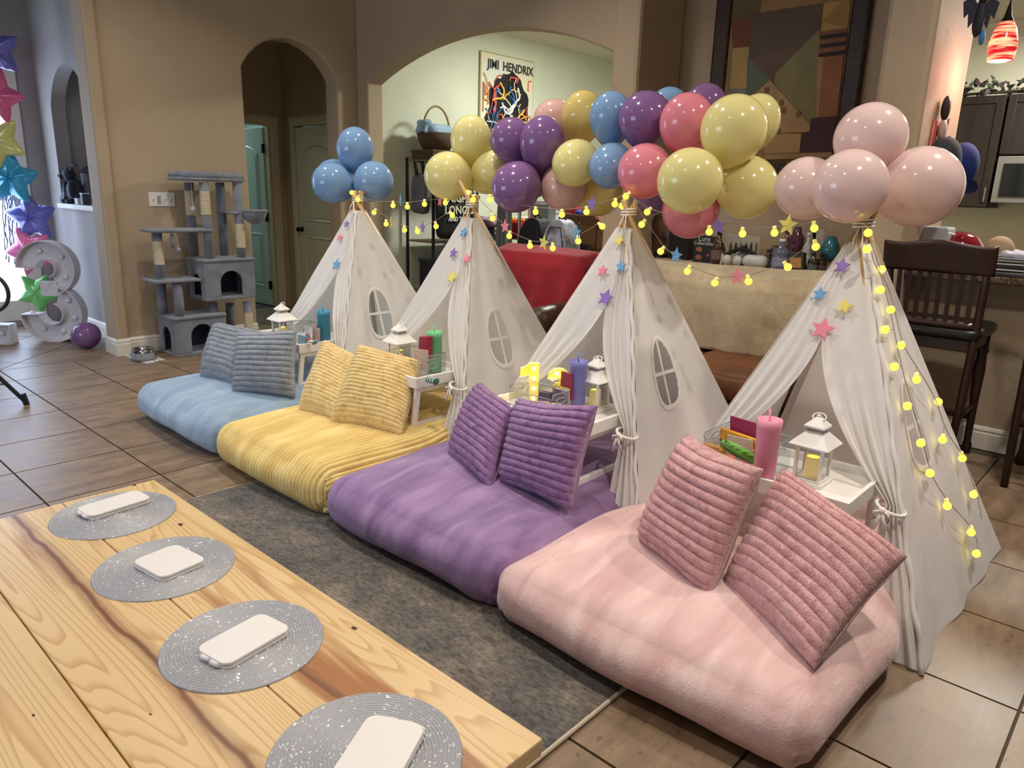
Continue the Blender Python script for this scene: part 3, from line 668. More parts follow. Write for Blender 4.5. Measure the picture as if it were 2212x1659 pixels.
for (c, ribs, br, bl, tr, tl, lab) in PIL:
    zb = 0.245; BR, BL = at(*br, z=zb), at(*bl, z=zb); w = (BR-BL).length
    hgt = max(0.36, min(0.46, w*1.02)) if w > 0.33 else 0.42
    TR, TL = at_dist(*tr, BR, hgt), at_dist(*tl, BL, hgt)
    if w < 0.36:   # partly hidden: complete the width along the visible edge
        BR = BL+(BR-BL).normalized()*0.42; TR = TL+(TR-TL).normalized()*0.42
    ctr = (BR+BL+TR+TL)/4; loc = Vector((ctr.x, ctr.y, zb))
    nrm = (BL-BR).cross(TR-BR).normalized()
    if nrm.dot(CPOS-ctr) < 0: nrm = -nrm
    t = thing('throw_pillow', lab, 'pillow', loc, group=c+' pillow pair')
    ed = lambda s: max(0.0, 1-abs(2*s-1)**3.2)
    def base(u, v):
        uu, vv = u, v
        pin = 0.055
        uu = 0.5+(u-0.5)*(1-pin*math.sin(math.pi*v)); vv = 0.5+(v-0.5)*(1-pin*math.sin(math.pi*u))
        p = BL.lerp(BR, uu).lerp(TL.lerp(TR, uu), vv)
        return p
    def front(u, v):
        e = ed(u)*ed(v); th = 0.098*math.sqrt(e)
        vv = v+0.012*noise.noise(Vector((u*3, v*3, ribs)))
        rb = abs(math.sin(math.pi*ribs*vv))**0.42; ra = 0.017 if ribs < 15 else 0.010
        fz = wob((u*6, v*6, ribs), 1.5, 0.0012)+wob((u, v, ribs), 2.2, 0.02)*e
        return base(u, v)+nrm*(th+ra*(rb-0.4)*min(1, e*6+0.25)+fz)-nrm*0.012
    def back(u, v):
        e = ed(u)*ed(v); return base(u, v)-nrm*(0.065*math.sqrt(e)+0.012+wob((u, v, 2), 4, 0.008))
    MB().grid(front, 60, 13*12 if ribs < 15 else 21*10).build('ribbed_front', MATS.get('plush_'+c) or plush('plush_'+c, *PLC[c]), t, smooth=True, world=True, solid=0.004)
    if ribs < 15:      # short plush fibres, too many to count
        fv, ff = [], []; rnd = random.Random(int(br[0]))
        for i in range(26000):
            u, v = rnd.random(), rnd.random(); p = front(u, v); tu = (BR-BL).normalized()
            L_ = rnd.uniform(0.005, 0.0105); d = (nrm*rnd.uniform(0.5, 1.0)+Vector((rnd.uniform(-.7, .7), rnd.uniform(-.7, .7), rnd.uniform(-.9, .4)))).normalized()
            eu = (u-0.5)*2; ev = (v-0.5)*2
            if max(abs(eu), abs(ev)) > 0.93: d = (d+((BR-BL).normalized()*eu+(TL-BL).normalized()*ev)*0.9).normalized()
            sd = d.cross(Vector((rnd.uniform(-1, 1), rnd.uniform(-1, 1), rnd.uniform(-1, 1)))).normalized()*0.0007
            k0 = len(fv); fv += [p-sd, p+sd, p+d*L_]; ff.append((k0, k0+1, k0+2))
        fo = MB().add(fv, ff).build('plush_fibres', MATS['plush_'+c], t, world=True, fixn=False); fo['kind'] = 'stuff'
    MB().grid(back, 30, 30).build('plain_back', mat('pillow_back_'+c, PBK[c], rough=0.8, bump=(60, 0.2)), t, smooth=True, world=True, solid=0.004)

# white folding bed trays
M_WHITE = mat('white_lacquer', srgb(236, 232, 226), rough=0.35)
ZTR = 0.475       # height of the tray surface
for k in range(4):
    t = thing('bed_tray', 'white folding bed tray holding the %s' % ['blue tumbler and sweets', 'green tumbler and lantern', 'glowing number thirteen', 'pink tumbler and lantern'][k], 'tray table', (2.49, YC[k]-0.005, 0.235), group='four white bed trays')
    MB().span((-0.1745, -0.2645, 0.225), (0.1745, 0.2645, 0.24)).build('tray_board', M_WHITE, t, bevel=0.003)
    for a, b in (((-0.19, -0.28, 0.215), (-0.175, 0.28, 0.27)), ((0.175, -0.28, 0.215), (0.19, 0.28, 0.27)), ((-0.1745, -0.28, 0.215), (0.1745, -0.265, 0.27)), ((-0.1745, 0.265, 0.215), (0.1745, 0.28, 0.27))):
        MB().span(a, b).build('rim', M_WHITE, t, bevel=0.003)
    for sy in (-1, 1):
        y0 = sy*0.262
        o1 = [(-0.20, 0), (0.20, 0), (0.172, 0.214), (-0.172, 0.214)]; o2 = [(-0.165, 0.03), (0.165, 0.03), (0.143, 0.188), (-0.143, 0.188)]
        m = MB(); y1 = y0-sy*0.02
        vs = [(x, y0, z) for x, z in o1]+[(x, y0, z) for x, z in o2]+[(x, y1, z) for x, z in o1]+[(x, y1, z) for x, z in o2]; fs = []
        for i in range(4):
            j = (i+1) % 4
            fs += [(i, j, 4+j, 4+i), (8+i, 12+i, 12+j, 8+j), (i, 8+i, 8+j, j), (4+i, 4+j, 12+j, 12+i)]
        m.add(vs, fs).build('leg_frame', M_WHITE, t, bevel=0.004)
# ================================================================== RUG, TABLE AND WHAT LIES ON IT
def rug_mat():
    m, nt, b = _new('rug_pile'); N, L = nt.nodes, nt.links
    tc = N.new('ShaderNodeTexCoord')
    def nz(s, d, st=None):
        n = N.new('ShaderNodeTexNoise'); n.inputs['Scale'].default_value = s; n.inputs['Detail'].default_value = d; n.inputs['Roughness'].default_value = 0.7
        v = tc.outputs['Object']
        if st:
            mp = N.new('ShaderNodeMapping'); mp.inputs['Scale'].default_value = st; L.new(v, mp.inputs[0]); v = mp.outputs[0]
        L.new(v, n.inputs['Vector']); return n.outputs[0]
    r1 = N.new('ShaderNodeValToRGB'); e = r1.color_ramp.elements
    e[0].position = 0.32; e[0].color = C4(srgb(80, 80, 82)); e[1].position = 0.72; e[1].color = C4(srgb(156, 146, 135)); x = e.new(0.45); x.color = C4(srgb(104, 101, 98)); x = e.new(0.57); x.color = C4(srgb(124, 115, 106))
    L.new(nz(5.5, 8, (1, 0.7, 1)), r1.inputs[0])
    r2 = N.new('ShaderNodeValToRGB'); r2.color_ramp.elements[0].position = 0.35; r2.color_ramp.elements[0].color = (0.35, 0.35, 0.36, 1); r2.color_ramp.elements[1].position = 0.62; r2.color_ramp.elements[1].color = (1.15, 1.12, 1.08, 1)
    n2 = nz(95, 4, (1, 0.45, 1)); L.new(n2, r2.inputs[0])
    mx = N.new('ShaderNodeMix'); mx.data_type = 'RGBA'; mx.blend_type = 'MULTIPLY'; mx.inputs['Factor'].default_value = 0.85
    L.new(r1.outputs[0], mx.inputs['A']); L.new(r2.outputs[0], mx.inputs['B']); L.new(mx.outputs['Result'], b.inputs['Base Color'])
    b.inputs['Roughness'].default_value = 0.95
    bp = N.new('ShaderNodeBump'); bp.inputs['Strength'].default_value = 0.9; bp.inputs['Distance'].default_value = 0.008; L.new(n2, bp.inputs['Height']); L.new(bp.outputs[0], b.inputs['Normal'])
    return m
rg = thing('area_rug', 'mottled grey and taupe area rug under the wooden table', 'rug', (1.05, 2.09, 0))
MB().grid(lambda u, v: Vector((-0.72+1.44*u, -1.09+2.18*v, 0.010+0.001*noise.noise(Vector((u*40, v*60, 0))))), 60, 90).build('pile', rug_mat(), rg, smooth=True, solid=0.012)
bd = MB(); M_BIND = mat('rug_binding', srgb(196, 182, 160), rough=0.9, bump=(300, 0.6), bumpdist=0.003)
for y in (-1.09, 1.09): bd.tube([(-0.72+1.44*i/30, y, 0.009) for i in range(31)], 0.008, 6)
for x in (-0.72, 0.72): bd.tube([(x, -1.09+2.18*i/30, 0.009) for i in range(31)], 0.008, 6)
bd.build('bound_edge', M_BIND, rg, smooth=True)

def pine_mat():
    m, nt, b = _new('knotty_pine'); N, L = nt.nodes, nt.links
    tc = N.new('ShaderNodeTexCoord'); oi = N.new('ShaderNodeObjectInfo'); ad = N.new('ShaderNodeVectorMath'); ad.operation = 'ADD'
    cb = N.new('ShaderNodeCombineXYZ'); ml = N.new('ShaderNodeMath'); ml.operation = 'MULTIPLY'; ml.inputs[1].default_value = 31
    L.new(oi.outputs['Random'], ml.inputs[0]); L.new(ml.outputs[0], cb.inputs[1]); L.new(ml.outputs[0], cb.inputs[2]); L.new(tc.outputs['Object'], ad.inputs[0]); L.new(cb.outputs[0], ad.inputs[1])
    mp = N.new('ShaderNodeMapping'); mp.inputs['Scale'].default_value = (7.5, 0.34, 4.0); L.new(ad.outputs[0], mp.inputs[0])
    n0 = N.new('ShaderNodeTexNoise'); n0.inputs['Scale'].default_value = 0.55; n0.inputs['Detail'].default_value = 2.5; n0.inputs['Distortion'].default_value = 0.4; L.new(mp.outputs[0], n0.inputs['Vector'])
    m1 = N.new('ShaderNodeMath'); m1.operation = 'MULTIPLY'; m1.inputs[1].default_value = 52; L.new(n0.outputs[0], m1.inputs[0])
    fr = N.new('ShaderNodeMath'); fr.operation = 'FRACT'; L.new(m1.outputs[0], fr.inputs[0])
    r = N.new('ShaderNodeValToRGB'); e = r.color_ramp.elements
    e[0].position = 0.0; e[0].color = C4(srgb(222, 190, 138)); e[1].position = 1.0; e[1].color = C4(srgb(210, 174, 120)); x = e.new(0.62); x.color = C4(srgb(218, 186, 134)); x = e.new(0.92); x.color = C4(srgb(198, 158, 104))
    L.new(fr.outputs[0], r.inputs[0])
    # heartwood streaks with a shape of their own
    mp2 = N.new('ShaderNodeMapping'); mp2.inputs['Scale'].default_value = (8.0, 0.42, 1.0); L.new(ad.outputs[0], mp2.inputs[0])
    n1 = N.new('ShaderNodeTexNoise'); n1.inputs['Scale'].default_value = 0.8; n1.inputs['Detail'].default_value = 5; n1.inputs['Distortion'].default_value = 0.7; L.new(mp2.outputs[0], n1.inputs['Vector'])
    r3 = N.new('ShaderNodeValToRGB'); r3.color_ramp.elements[0].position = 0.60; r3.color_ramp.elements[0].color = (0, 0, 0, 1); r3.color_ramp.elements[1].position = 0.67; r3.color_ramp.elements[1].color = (1, 1, 1, 1); L.new(n1.outputs[0], r3.inputs[0])
    mx = N.new('ShaderNodeMix'); mx.data_type = 'RGBA'; L.new(r3.outputs[0], mx.inputs['Factor']); L.new(r.outputs[0], mx.inputs['A']); mx.inputs['B'].default_value = C4(srgb(164, 108, 58))
    r4 = N.new('ShaderNodeValToRGB'); r4.color_ramp.elements[0].position = 0.69; r4.color_ramp.elements[0].color = (0, 0, 0, 1); r4.color_ramp.elements[1].position = 0.73; r4.color_ramp.elements[1].color = (1, 1, 1, 1); L.new(n1.outputs[0], r4.inputs[0])
    mx2 = N.new('ShaderNodeMix'); mx2.data_type = 'RGBA'; L.new(r4.outputs[0], mx2.inputs['Factor']); L.new(mx.outputs['Result'], mx2.inputs['A']); mx2.inputs['B'].default_value = C4(srgb(112, 66, 34))
    sx = N.new('ShaderNodeSeparateXYZ'); L.new(tc.outputs['Object'], sx.inputs[0])
    mpy = N.new('ShaderNodeMapping'); mpy.inputs['Scale'].default_value = (0.3, 1.0, 0.0); L.new(tc.outputs['Object'], mpy.inputs[0])
    ny = N.new('ShaderNodeTexNoise'); ny.inputs['Scale'].default_value = 3.0; ny.inputs['Detail'].default_value = 3; L.new(mpy.outputs[0], ny.inputs['Vector'])
    ma = N.new('ShaderNodeMath'); ma.operation = 'MULTIPLY_ADD'; ma.inputs[1].default_value = -0.055; ma.inputs[2].default_value = 0.0425; L.new(ny.outputs[0], ma.inputs[0])
    sm_ = N.new('ShaderNodeMath'); sm_.operation = 'ADD'; L.new(sx.outputs['X'], sm_.inputs[0]); L.new(ma.outputs[0], sm_.inputs[1])
    ab = N.new('ShaderNodeMath'); ab.operation = 'ABSOLUTE'; L.new(sm_.outputs[0], ab.inputs[0])
    rb = N.new('ShaderNodeValToRGB'); q = rb.color_ramp.elements; q[0].position = 0.002; q[0].color = (1, 1, 1, 1); q[1].position = 0.030; q[1].color = (0, 0, 0, 1); x = q.new(0.006); x.color = (0.9, 0.9, 0.9, 1); x = q.new(0.0085); x.color = (0.45, 0.45, 0.45, 1); x = q.new(0.024); x.color = (0.28, 0.28, 0.28, 1); L.new(ab.outputs[0], rb.inputs[0])
    mx3 = N.new('ShaderNodeMix'); mx3.data_type = 'RGBA'; L.new(rb.outputs[0], mx3.inputs['Factor']); L.new(mx2.outputs['Result'], mx3.inputs['A']); mx3.inputs['B'].default_value = C4(srgb(120, 70, 36))
    L.new(mx3.outputs['Result'], b.inputs['Base Color']); b.inputs['Roughness'].default_value = 0.38; b.inputs['Coat Weight'].default_value = 0.15; b.inputs['Coat Roughness'].default_value = 0.3
    bp = N.new('ShaderNodeBump'); bp.inputs['Strength'].default_value = 0.12; bp.inputs['Distance'].default_value = 0.003; L.new(fr.outputs[0], bp.inputs['Height']); L.new(bp.outputs[0], b.inputs['Normal'])
    return m
M_PINE = pine_mat(); ZTB = 0.36
tb = thing('low_table', 'low knotty pine plank table set with silver placemats', 'table', (0.55, 1.72, 0))
xe = [0.98, 0.6765, 0.3785, 0.08, -0.21]
for i in range(4):
    MB().span((xe[i+1]-0.55+0.0012, -0.94, ZTB-0.042), (xe[i]-0.55-0.0012, 0.94, ZTB)).build('plank', M_PINE, tb, bevel=0.004)
for x in (-0.66, 0.30):
    for y in (-0.78, 0.78): MB().span((x-0.035, y-0.035, 0.016), (x+0.035, y+0.035, ZTB-0.042)).build('leg', M_PINE, tb, bevel=0.004)
for y in (-0.78, 0.78): MB().span((-0.66, y-0.02, ZTB-0.12), (0.30, y+0.02, ZTB-0.042)).build('rail', M_PINE, tb)
kn = MB()
for px, py, r in ((765, 1357, 0.010), (390, 1133, 0.012), (72, 1545, 0.005), (325, 1543, 0.004), (290, 1048, 0.010)):
    c = at(px, py, z=ZTB); kn.lathe([(0.0004, 0.0006), (r*0.6, 0.0007), (r, 0.0002)], c, n=12, M=Matrix.Diagonal((0.55, 1.0, 1.0)), capb=False, capt=False)
kn.build('knot', mat('pine_knot', srgb(70, 42, 24), rough=0.5), tb, world=True)

def placemat_mat():
    m, nt, b = _new('silver_braid'); N, L = nt.nodes, nt.links
    tc = N.new('ShaderNodeTexCoord'); vo = N.new('ShaderNodeTexVoronoi'); vo.inputs['Scale'].default_value = 260; L.new(tc.outputs['Object'], vo.inputs['Vector'])
    wn = N.new('ShaderNodeTexWhiteNoise'); L.new(vo.outputs['Color'], wn.inputs['Vector'])
    r = N.new('ShaderNodeValToRGB'); e = r.color_ramp.elements; e[0].position = 0.0; e[0].color = C4(srgb(122, 122, 126)); e[1].position = 0.94; e[1].color = C4(srgb(150, 150, 154)); x = e.new(0.95); x.color = C4(srgb(245, 246, 250)); L.new(wn.outputs['Value'], r.inputs[0]); r.color_ramp.interpolation = 'CONSTANT'
    e = r.color_ramp.elements; e[0].color = C4(srgb(168, 168, 172))
    L.new(r.outputs[0], b.inputs['Base Color'])
    r2 = N.new('ShaderNodeValToRGB'); r2.color_ramp.interpolation = 'CONSTANT'; r2.color_ramp.elements[0].color = (0.55, 0.55, 0.55, 1); r2.color_ramp.elements[1].position = 0.95; r2.color_ramp.elements[1].color = (0.15, 0.15, 0.15, 1); L.new(wn.outputs['Value'], r2.inputs[0]); L.new(r2.outputs[0], b.inputs['Roughness'])
    b.inputs['Metallic'].default_value = 0.35
    return m
M_PM = placemat_mat()
prof = [(0.0005, 0.0005)]
NR = 25
for i in range(NR):
    for q in range(6): prof.append((0.185*(i+(q+0.5)/6)/NR, 0.0015+0.0036*math.sin(math.pi*(q+0.5)/6)))
prof += [(0.186, 0.0015), (0.1855, 0.0)]
pm0 = None
MATPOS = [(0.766, 2.445), (0.738, 1.985), (0.716, 1.495), (0.70, 0.990)]
MATLAB = ['round silver woven placemat at the far table end', 'round silver woven placemat under the square white mirror case', 'round silver woven placemat between the square case and the table corner', 'round silver woven placemat nearest the bare table corner']
for k, (x, y) in enumerate(MATPOS):
    if pm0 is None: o = pm0 = MB().lathe(prof, n=72, capb=False, capt=False).build('placemat', M_PM, smooth=True)
    else: o = pm0.copy(); COL.objects.link(o)
    o.location = (x, y, ZTB); tag(o, MATLAB[k], 'placemat', 'silver placemats')
# folded white makeup mirrors
def rr_poly(w, h, r, n=7):
    p = []
    for cx, cy, a in ((w/2-r, h/2-r, 0), (-w/2+r, h/2-r, 90), (-w/2+r, -h/2+r, 180), (w/2-r, -h/2+r, 270)):
        for i in range(n+1):
            t = math.radians(a+90*i/n); p.append((cx+r*math.cos(t), cy+r*math.sin(t)))
    return p
M_MIR = mat('satin_white_plastic', srgb(232, 226, 222), rough=0.4)
CASES = [((0.785, 2.492), 0.20, 0.105, 6, -1, 'white folding mirror case, hinge end toward the table side, on the far placemat'),
         ((0.748, 1.978), 0.135, 0.155, 8, 2, 'squarish white folding mirror case with rounded corners'),
         ((0.714, 1.484), 0.185, 0.115, 9, -1, 'long white folding mirror case with two hinge barrels'),
         ((0.712, 0.965), 0.185, 0.125, 28, 1, 'white folding mirror case with its clasp toward the rug')]
for (c, w, h, ang, hs, lab) in CASES:
    t = thing('folding_mirror', lab, 'mirror case', (c[0], c[1], ZTB+0.004), math.radians(ang), group='folding mirror cases')
    for z0, z1, nm in ((0.0, 0.0085, 'base_shell'), (0.0098, 0.018, 'lid')):
        MB().prism([(x, y, z0) for x, y in rr_poly(w, h, 0.024)], (0, 0, z1-z0)).build(nm, M_MIR, t, bevel=0.0022)
    MB().prism([(x, y, 0.008) for x, y in rr_poly(w-0.006, h-0.006, 0.022)], (0, 0, 0.0025)).build('mirror_glass', mat('mirror_edge', srgb(150, 150, 155), rough=0.2, metal=0.6), t)
    hg = MB()
    if abs(hs) == 1:
        x = hs*(w/2+0.002)
        hg.tube([(x, -0.032, 0.009), (x, -0.006, 0.009)], 0.006, 10); hg.tube([(x, 0.002, 0.009), (x, 0.028, 0.009)], 0.006, 10); hg.box((x-hs*0.006, -0.002, 0.008), (0.012, 0.07, 0.006))
    else:
        y = h/2+0.001; hg.tube([(-0.04, y, 0.011), (-0.012, y, 0.011)], 0.0055, 10); hg.tube([(-0.006, y, 0.011), (0.04, y, 0.011)], 0.0055, 10)
    hg.build('hinge', M_MIR, t, smooth=True)

# ================================================================== BALLOONS
BALC = {'blue': srgb(136, 172, 212), 'yellow': srgb(236, 226, 156), 'purple': srgb(140, 102, 154), 'rose': srgb(232, 142, 156), 'pink': srgb(236, 208, 202), 'peach': srgb(224, 182, 172), 'gold': srgb(226, 204, 126)}
def balloon_mat(c):
    nm = 'latex_'+c
    if nm in MATS: return MATS[nm]
    m = mat(nm, BALC[c], rough=0.14, sub=0.0, coat=0.3)
    b = m.node_tree.nodes['Principled BSDF']
    N, L = m.node_tree.nodes, m.node_tree.links
    tl = N.new('ShaderNodeBsdfTranslucent'); tl.inputs[0].default_value = C4(BALC[c]); mx = N.new('ShaderNodeMixShader'); mx.inputs[0].default_value = 0.22
    out = N['Material Output']; L.new(b.outputs[0], mx.inputs[1]); L.new(tl.outputs[0], mx.inputs[2]); L.new(mx.outputs[0], out.inputs['Surface'])
    return m
_bal = {}
def balloon(px, py, rx, ry, D, color, lab, toward=None, group=None):
    """toward: pixel the knot points to"""
    c = at_depth(px, py, D); r = rx*D/FPX; el = max(1.0, min(1.18, ry/rx))
    tx, ty = toward if toward else (px, py+100)
    q = at_depth(tx, ty, D+0.10); ax = (c-q).normalized()
    M = ax.to_track_quat('Z', 'Y').to_matrix()
    if 'm' not in _bal:
        b = MB(); pr = []
        for i in range(23):
            a = math.pi*(i+0.5)/23.0-math.pi/2
            z = math.sin(a); rr = math.cos(a)
            if z < 0: z = z*(1+0.16*z*z); rr *= 1-0.06*z*z
            pr.append((rr, z))
        pr = [(0.012, -1.17)]+pr+[(0.002, 1.0)]
        _bal['m'] = b.lathe(pr, n=32, capb=True, capt=True).build('balloon_proto', balloon_mat(color), smooth=True)
        kb = MB().lathe([(0.02, -1.16), (0.05, -1.18), (0.035, -1.2), (0.08, -1.25), (0.075, -1.26), (0.01, -1.24)], n=12)
        _bal['k'] = kb.build('knot_proto', balloon_mat(color), smooth=True)
        bm_, km_ = _bal['m'].data, _bal['k'].data
        bpy.data.objects.remove(_bal['m']); bpy.data.objects.remove(_bal['k']); _bal['m'], _bal['k'] = bm_, km_
        bm_.materials.clear(); km_.materials.clear(); bm_.materials.append(balloon_mat(color)); km_.materials.append(balloon_mat(color))
    t = thing('balloon', lab, 'balloon', c, group=group)
    t.rotation_euler = M.to_euler(); t.scale = (r, r, r*el)
    for nm, me in (('latex_body', _bal['m']), ('knot', _bal['k'])):
        o = bpy.data.objects.new(nm, me); COL.objects.link(o); o.parent = t
        o.material_slots[0].link = 'OBJECT'; o.material_slots[0].material = balloon_mat(color)
    return t
T1, T2, T3, T4 = (768, 425), (1018, 410), (1348, 430), (1865, 450)
GB = 'balloon garland between the teepees'
B = [ # px, py, rx, ry, depth, colour, label, toward
 (767, 322, 40, 46, 4.95, 'blue', 'blue balloon on top of the blue cluster', T1, 'blue balloon cluster'),
 (717, 395, 43, 43, 4.90, 'blue', 'blue balloon of the blue cluster, toward the stickered door', T1, 'blue balloon cluster'),
 (807, 392, 43, 43, 4.90, 'blue', 'blue balloon on the string-light side of the blue cluster', T1, 'blue balloon cluster'),
 (722, 386, 41, 41, 5.15, 'blue', 'blue balloon mostly hidden behind the blue cluster', T1, 'blue balloon cluster'),
 (1018, 303, 45, 52, 4.20, 'yellow', 'yellow balloon standing on the bare teepee pole', (1017, 380), 'yellow balloon cluster'),
 (967, 380, 51, 51, 4.15, 'yellow', 'yellow balloon in front of the black tour bag', T2, 'yellow balloon cluster'),
 (1062, 372, 44, 50, 4.22, 'yellow', 'yellow balloon tucked beside the purple balloons', T2, 'yellow balloon cluster'),
 (1106, 304, 47, 49, 4.02, 'purple', 'purple balloon just under the framed poster', (1130, 360), GB),
 (1171, 309, 49, 57, 3.90, 'purple', 'purple balloon in the middle of the purple trio', (1160, 380), GB),
 (1115, 404, 53, 57, 3.90, 'purple', 'lowest purple balloon of the purple trio', (1150, 360), GB),
 (1197, 264, 46, 48, 4.22, 'peach', 'peach balloon half hidden behind a purple and a golden one', (1215, 320), GB),
 (1150, 385, 42, 48, 4.12, 'purple', 'purple balloon hidden behind the lowest purple one', (1180, 350), GB),
 (1258, 252, 46, 54, 4.02, 'gold', 'golden yellow balloon at the top of the garland', (1250, 330), GB),
 (1243, 352, 49, 61, 3.78, 'yellow', 'yellow balloon under the golden one, over the cardboard box', (1270, 330), GB),
 (1217, 403, 50, 52, 3.95, 'peach', 'peach balloon hanging over the desk', (1230, 350), GB),
 (1292, 412, 54, 46, 4.05, 'gold', 'golden balloon hidden low behind the blue one', (1300, 370), GB),
 (1320, 255, 47, 56, 3.75, 'blue', 'upper blue balloon of the garland', (1320, 330), GB),
 (1320, 358, 47, 59, 3.68, 'blue', 'lower blue balloon above the pole of the purple teepee', (1340, 330), GB),
 (1394, 257, 58, 57, 3.60, 'purple', 'deep purple balloon between a blue and a rose one', (1390, 330), GB),
 (1445, 232, 42, 42, 3.85, 'blue', 'blue balloon peeking out behind the deep purple one', (1430, 300), GB),
 (1393, 370, 58, 62, 3.45, 'rose', 'rose balloon above the purple teepee', (1420, 340), GB),
 (1484, 267, 59, 64, 3.40, 'rose', 'rose balloon under the big painting', (1480, 340), GB),
 (1523, 228, 46, 46, 3.70, 'purple', 'purple balloon peeking out before the painting frame', (1510, 300), GB),
 (1412, 425, 38, 34, 3.70, 'purple', 'purple balloon hidden low behind the rose one', (1430, 380), GB),
 (1585, 280, 71, 73, 3.15, 'yellow', 'large yellow balloon at the front of the garland', (1560, 370), GB),
 (1630, 266, 52, 64, 3.45, 'yellow', 'yellow balloon behind the large front yellow one', (1590, 350), GB),
 (1490, 391, 70, 70, 3.10, 'yellow', 'yellow balloon overlapping the low rose one', (1560, 360), GB),
 (1612, 404, 66, 69, 3.28, 'yellow', 'yellow balloon beside the pale pink cluster', (1570, 350), GB),
 (1492, 452, 61, 64, 3.42, 'rose', 'rose balloon hanging lowest over the cream blanket', (1520, 390), GB),
 (1880, 300, 75, 75, 2.85, 'pink', 'pale pink balloon on top of the pink cluster', T4, 'pale pink balloon cluster'),
 (1836, 403, 78, 76, 2.66, 'pink', 'pale pink balloon at the front of the pink cluster', T4, 'pale pink balloon cluster'),
 (1988, 404, 85, 74, 2.80, 'pink', 'pale pink balloon over the bar stool', T4, 'pale pink balloon cluster'),
 (1744, 407, 66, 70, 2.95, 'pink', 'pale pink balloon beside the yellow garland end', T4, 'pale pink balloon cluster')]
for b in B: balloon(*b[:7], toward=b[7], group=b[8])

# ================================================================== STRING LIGHTS
M_WIRE = mat('string_wire', srgb(150, 136, 112), rough=0.6)
M_BULB = mat('yellow_globe_bulb', srgb(255, 225, 40), rough=0.3, emit=((1.0, 0.80, 0.06), 3.4))
M_SOCK = mat('bulb_socket', srgb(230, 220, 170), rough=0.4, emit=((1.0, 0.8, 0.1), 0.6))
def string(label, wire, bulbs, stars, to3d, r=0.0148, hang=True, wr=0.0016, nrm=None):
    w3 = [to3d(*p) for p in wire]
    # smooth the wire
    pts = []
    for i in range(len(w3)-1):
        p0, p1, p2, p3 = w3[max(i-1, 0)], w3[i], w3[i+1], w3[min(i+2, len(w3)-1)]
        for s in range(6):
            t_ = s/6; pts.append(0.5*((2*p1)+(p2-p0)*t_+(2*p0-5*p1+4*p2-p3)*t_**2+(3*p1-p0-3*p2+p3)*t_**3))
    pts.append(w3[-1])
    t = thing('string_lights', label, 'string lights', w3[0], group='warm globe string lights')
    MB().tube(pts, wr, 5).build('wire', M_WIRE, t, smooth=True, world=True)
    for b in bulbs:
        c = to3d(b[0], b[1]); near = min(pts, key=lambda p: (p-c).length)
        d = (near-c); d = d.normalized() if d.length > 1e-4 else Vector((0, 0, 1))
        o = MB().ell(c, (r, r, r), 12, 8).build('bulb', M_BULB, t, smooth=True, world=True)
        MB().tube([c+d*r*0.8, c+d*r*1.9], [r*0.62, r*0.5], 8).build('socket', M_SOCK, o, smooth=True, world=True)
        if (near-c).length > r*1.9: MB().tube([c+d*r*1.8, near], wr, 5).build('lead', M_WIRE, o, world=True)
    for (px, py, rs, c, turn) in stars:
        p = to3d(px, py); M = frame_m(p, (-math.sin(turn), -math.cos(turn), 0) if nrm is None else nrm, (0, 0, 1))
        q = [M @ Vector((x, y, -0.0015)) for x, y in star_poly(rs*0.88, 0.46, random.uniform(-0.2, 0.2))]
        so = MB().prism(q, (M.to_3x3() @ Vector((0, 0, 1)))*0.003).build('star', star_mat(c), t, world=True); so['label'] = c+' paper star'
    return t
PX = lambda x0: (lambda px, py: at(px, py, x=x0))
string('upper string of yellow globe bulbs from the blue to the yellow balloons', [(773, 415), (800, 432), (849, 436), (880, 437), (917, 433), (962, 428), (1005, 420)], [(760, 416), (773, 431), (849, 444), (880, 447), (917, 441), (962, 438)], [(865, 433, 0.044, 'blue', 0.5), (950, 434, 0.04, 'pink', 0.3)], PX(2.90))
string('lower sagging string of yellow globe bulbs from the blue to the yellow teepee', [(775, 422), (808, 446), (834, 468), (874, 488), (905, 490), (940, 477), (977, 452), (1008, 428)], [(808, 459), (834, 484), (874, 497), (902, 500), (942, 489), (977, 465)], [(845, 481, 0.042, 'yellow', 0.9), (913, 491, 0.044, 'purple', 0.3)], PX(2.88))
string('upper string of yellow globe bulbs passing under the purple balloons', [(1025, 415), (1060, 420), (1110, 440), (1157, 447), (1214, 452), (1267, 447), (1330, 428), (1348, 420)], [(1010, 416), (1022, 431), (1058, 431), (1157, 458), (1214, 464), (1267, 458), (1328, 441)], [(1278, 440, 0.045, 'purple', 0.2)], PX(2.92))
string('lower string of yellow globe bulbs sagging before the red throw', [(1030, 425), (1060, 455), (1092, 490), (1102, 500), (1145, 519), (1170, 522), (1194, 522), (1249, 508), (1301, 476), (1345, 435)], [(1064, 472), (1100, 510), (1145, 531), (1194, 536), (1249, 521), (1301, 489)], [(1091, 489, 0.042, 'pink', 0.1), (1174, 524, 0.045, 'yellow', 0.2), (1245, 503, 0.045, 'blue', 0.3)], PX(2.88))
string('upper string of yellow globe bulbs along the niche wall', [(1358, 418), (1398, 448), (1440, 462), (1532, 492), (1604, 493), (1673, 490), (1758, 480), (1850, 462)], [(1352, 424), (1343, 444), (1398, 458), (1532, 501), (1604, 505), (1673, 503), (1759, 493)], [(1552, 489, 0.045, 'purple', 0.2), (1702, 486, 0.05, 'yellow', 0.1)], PX(2.92))
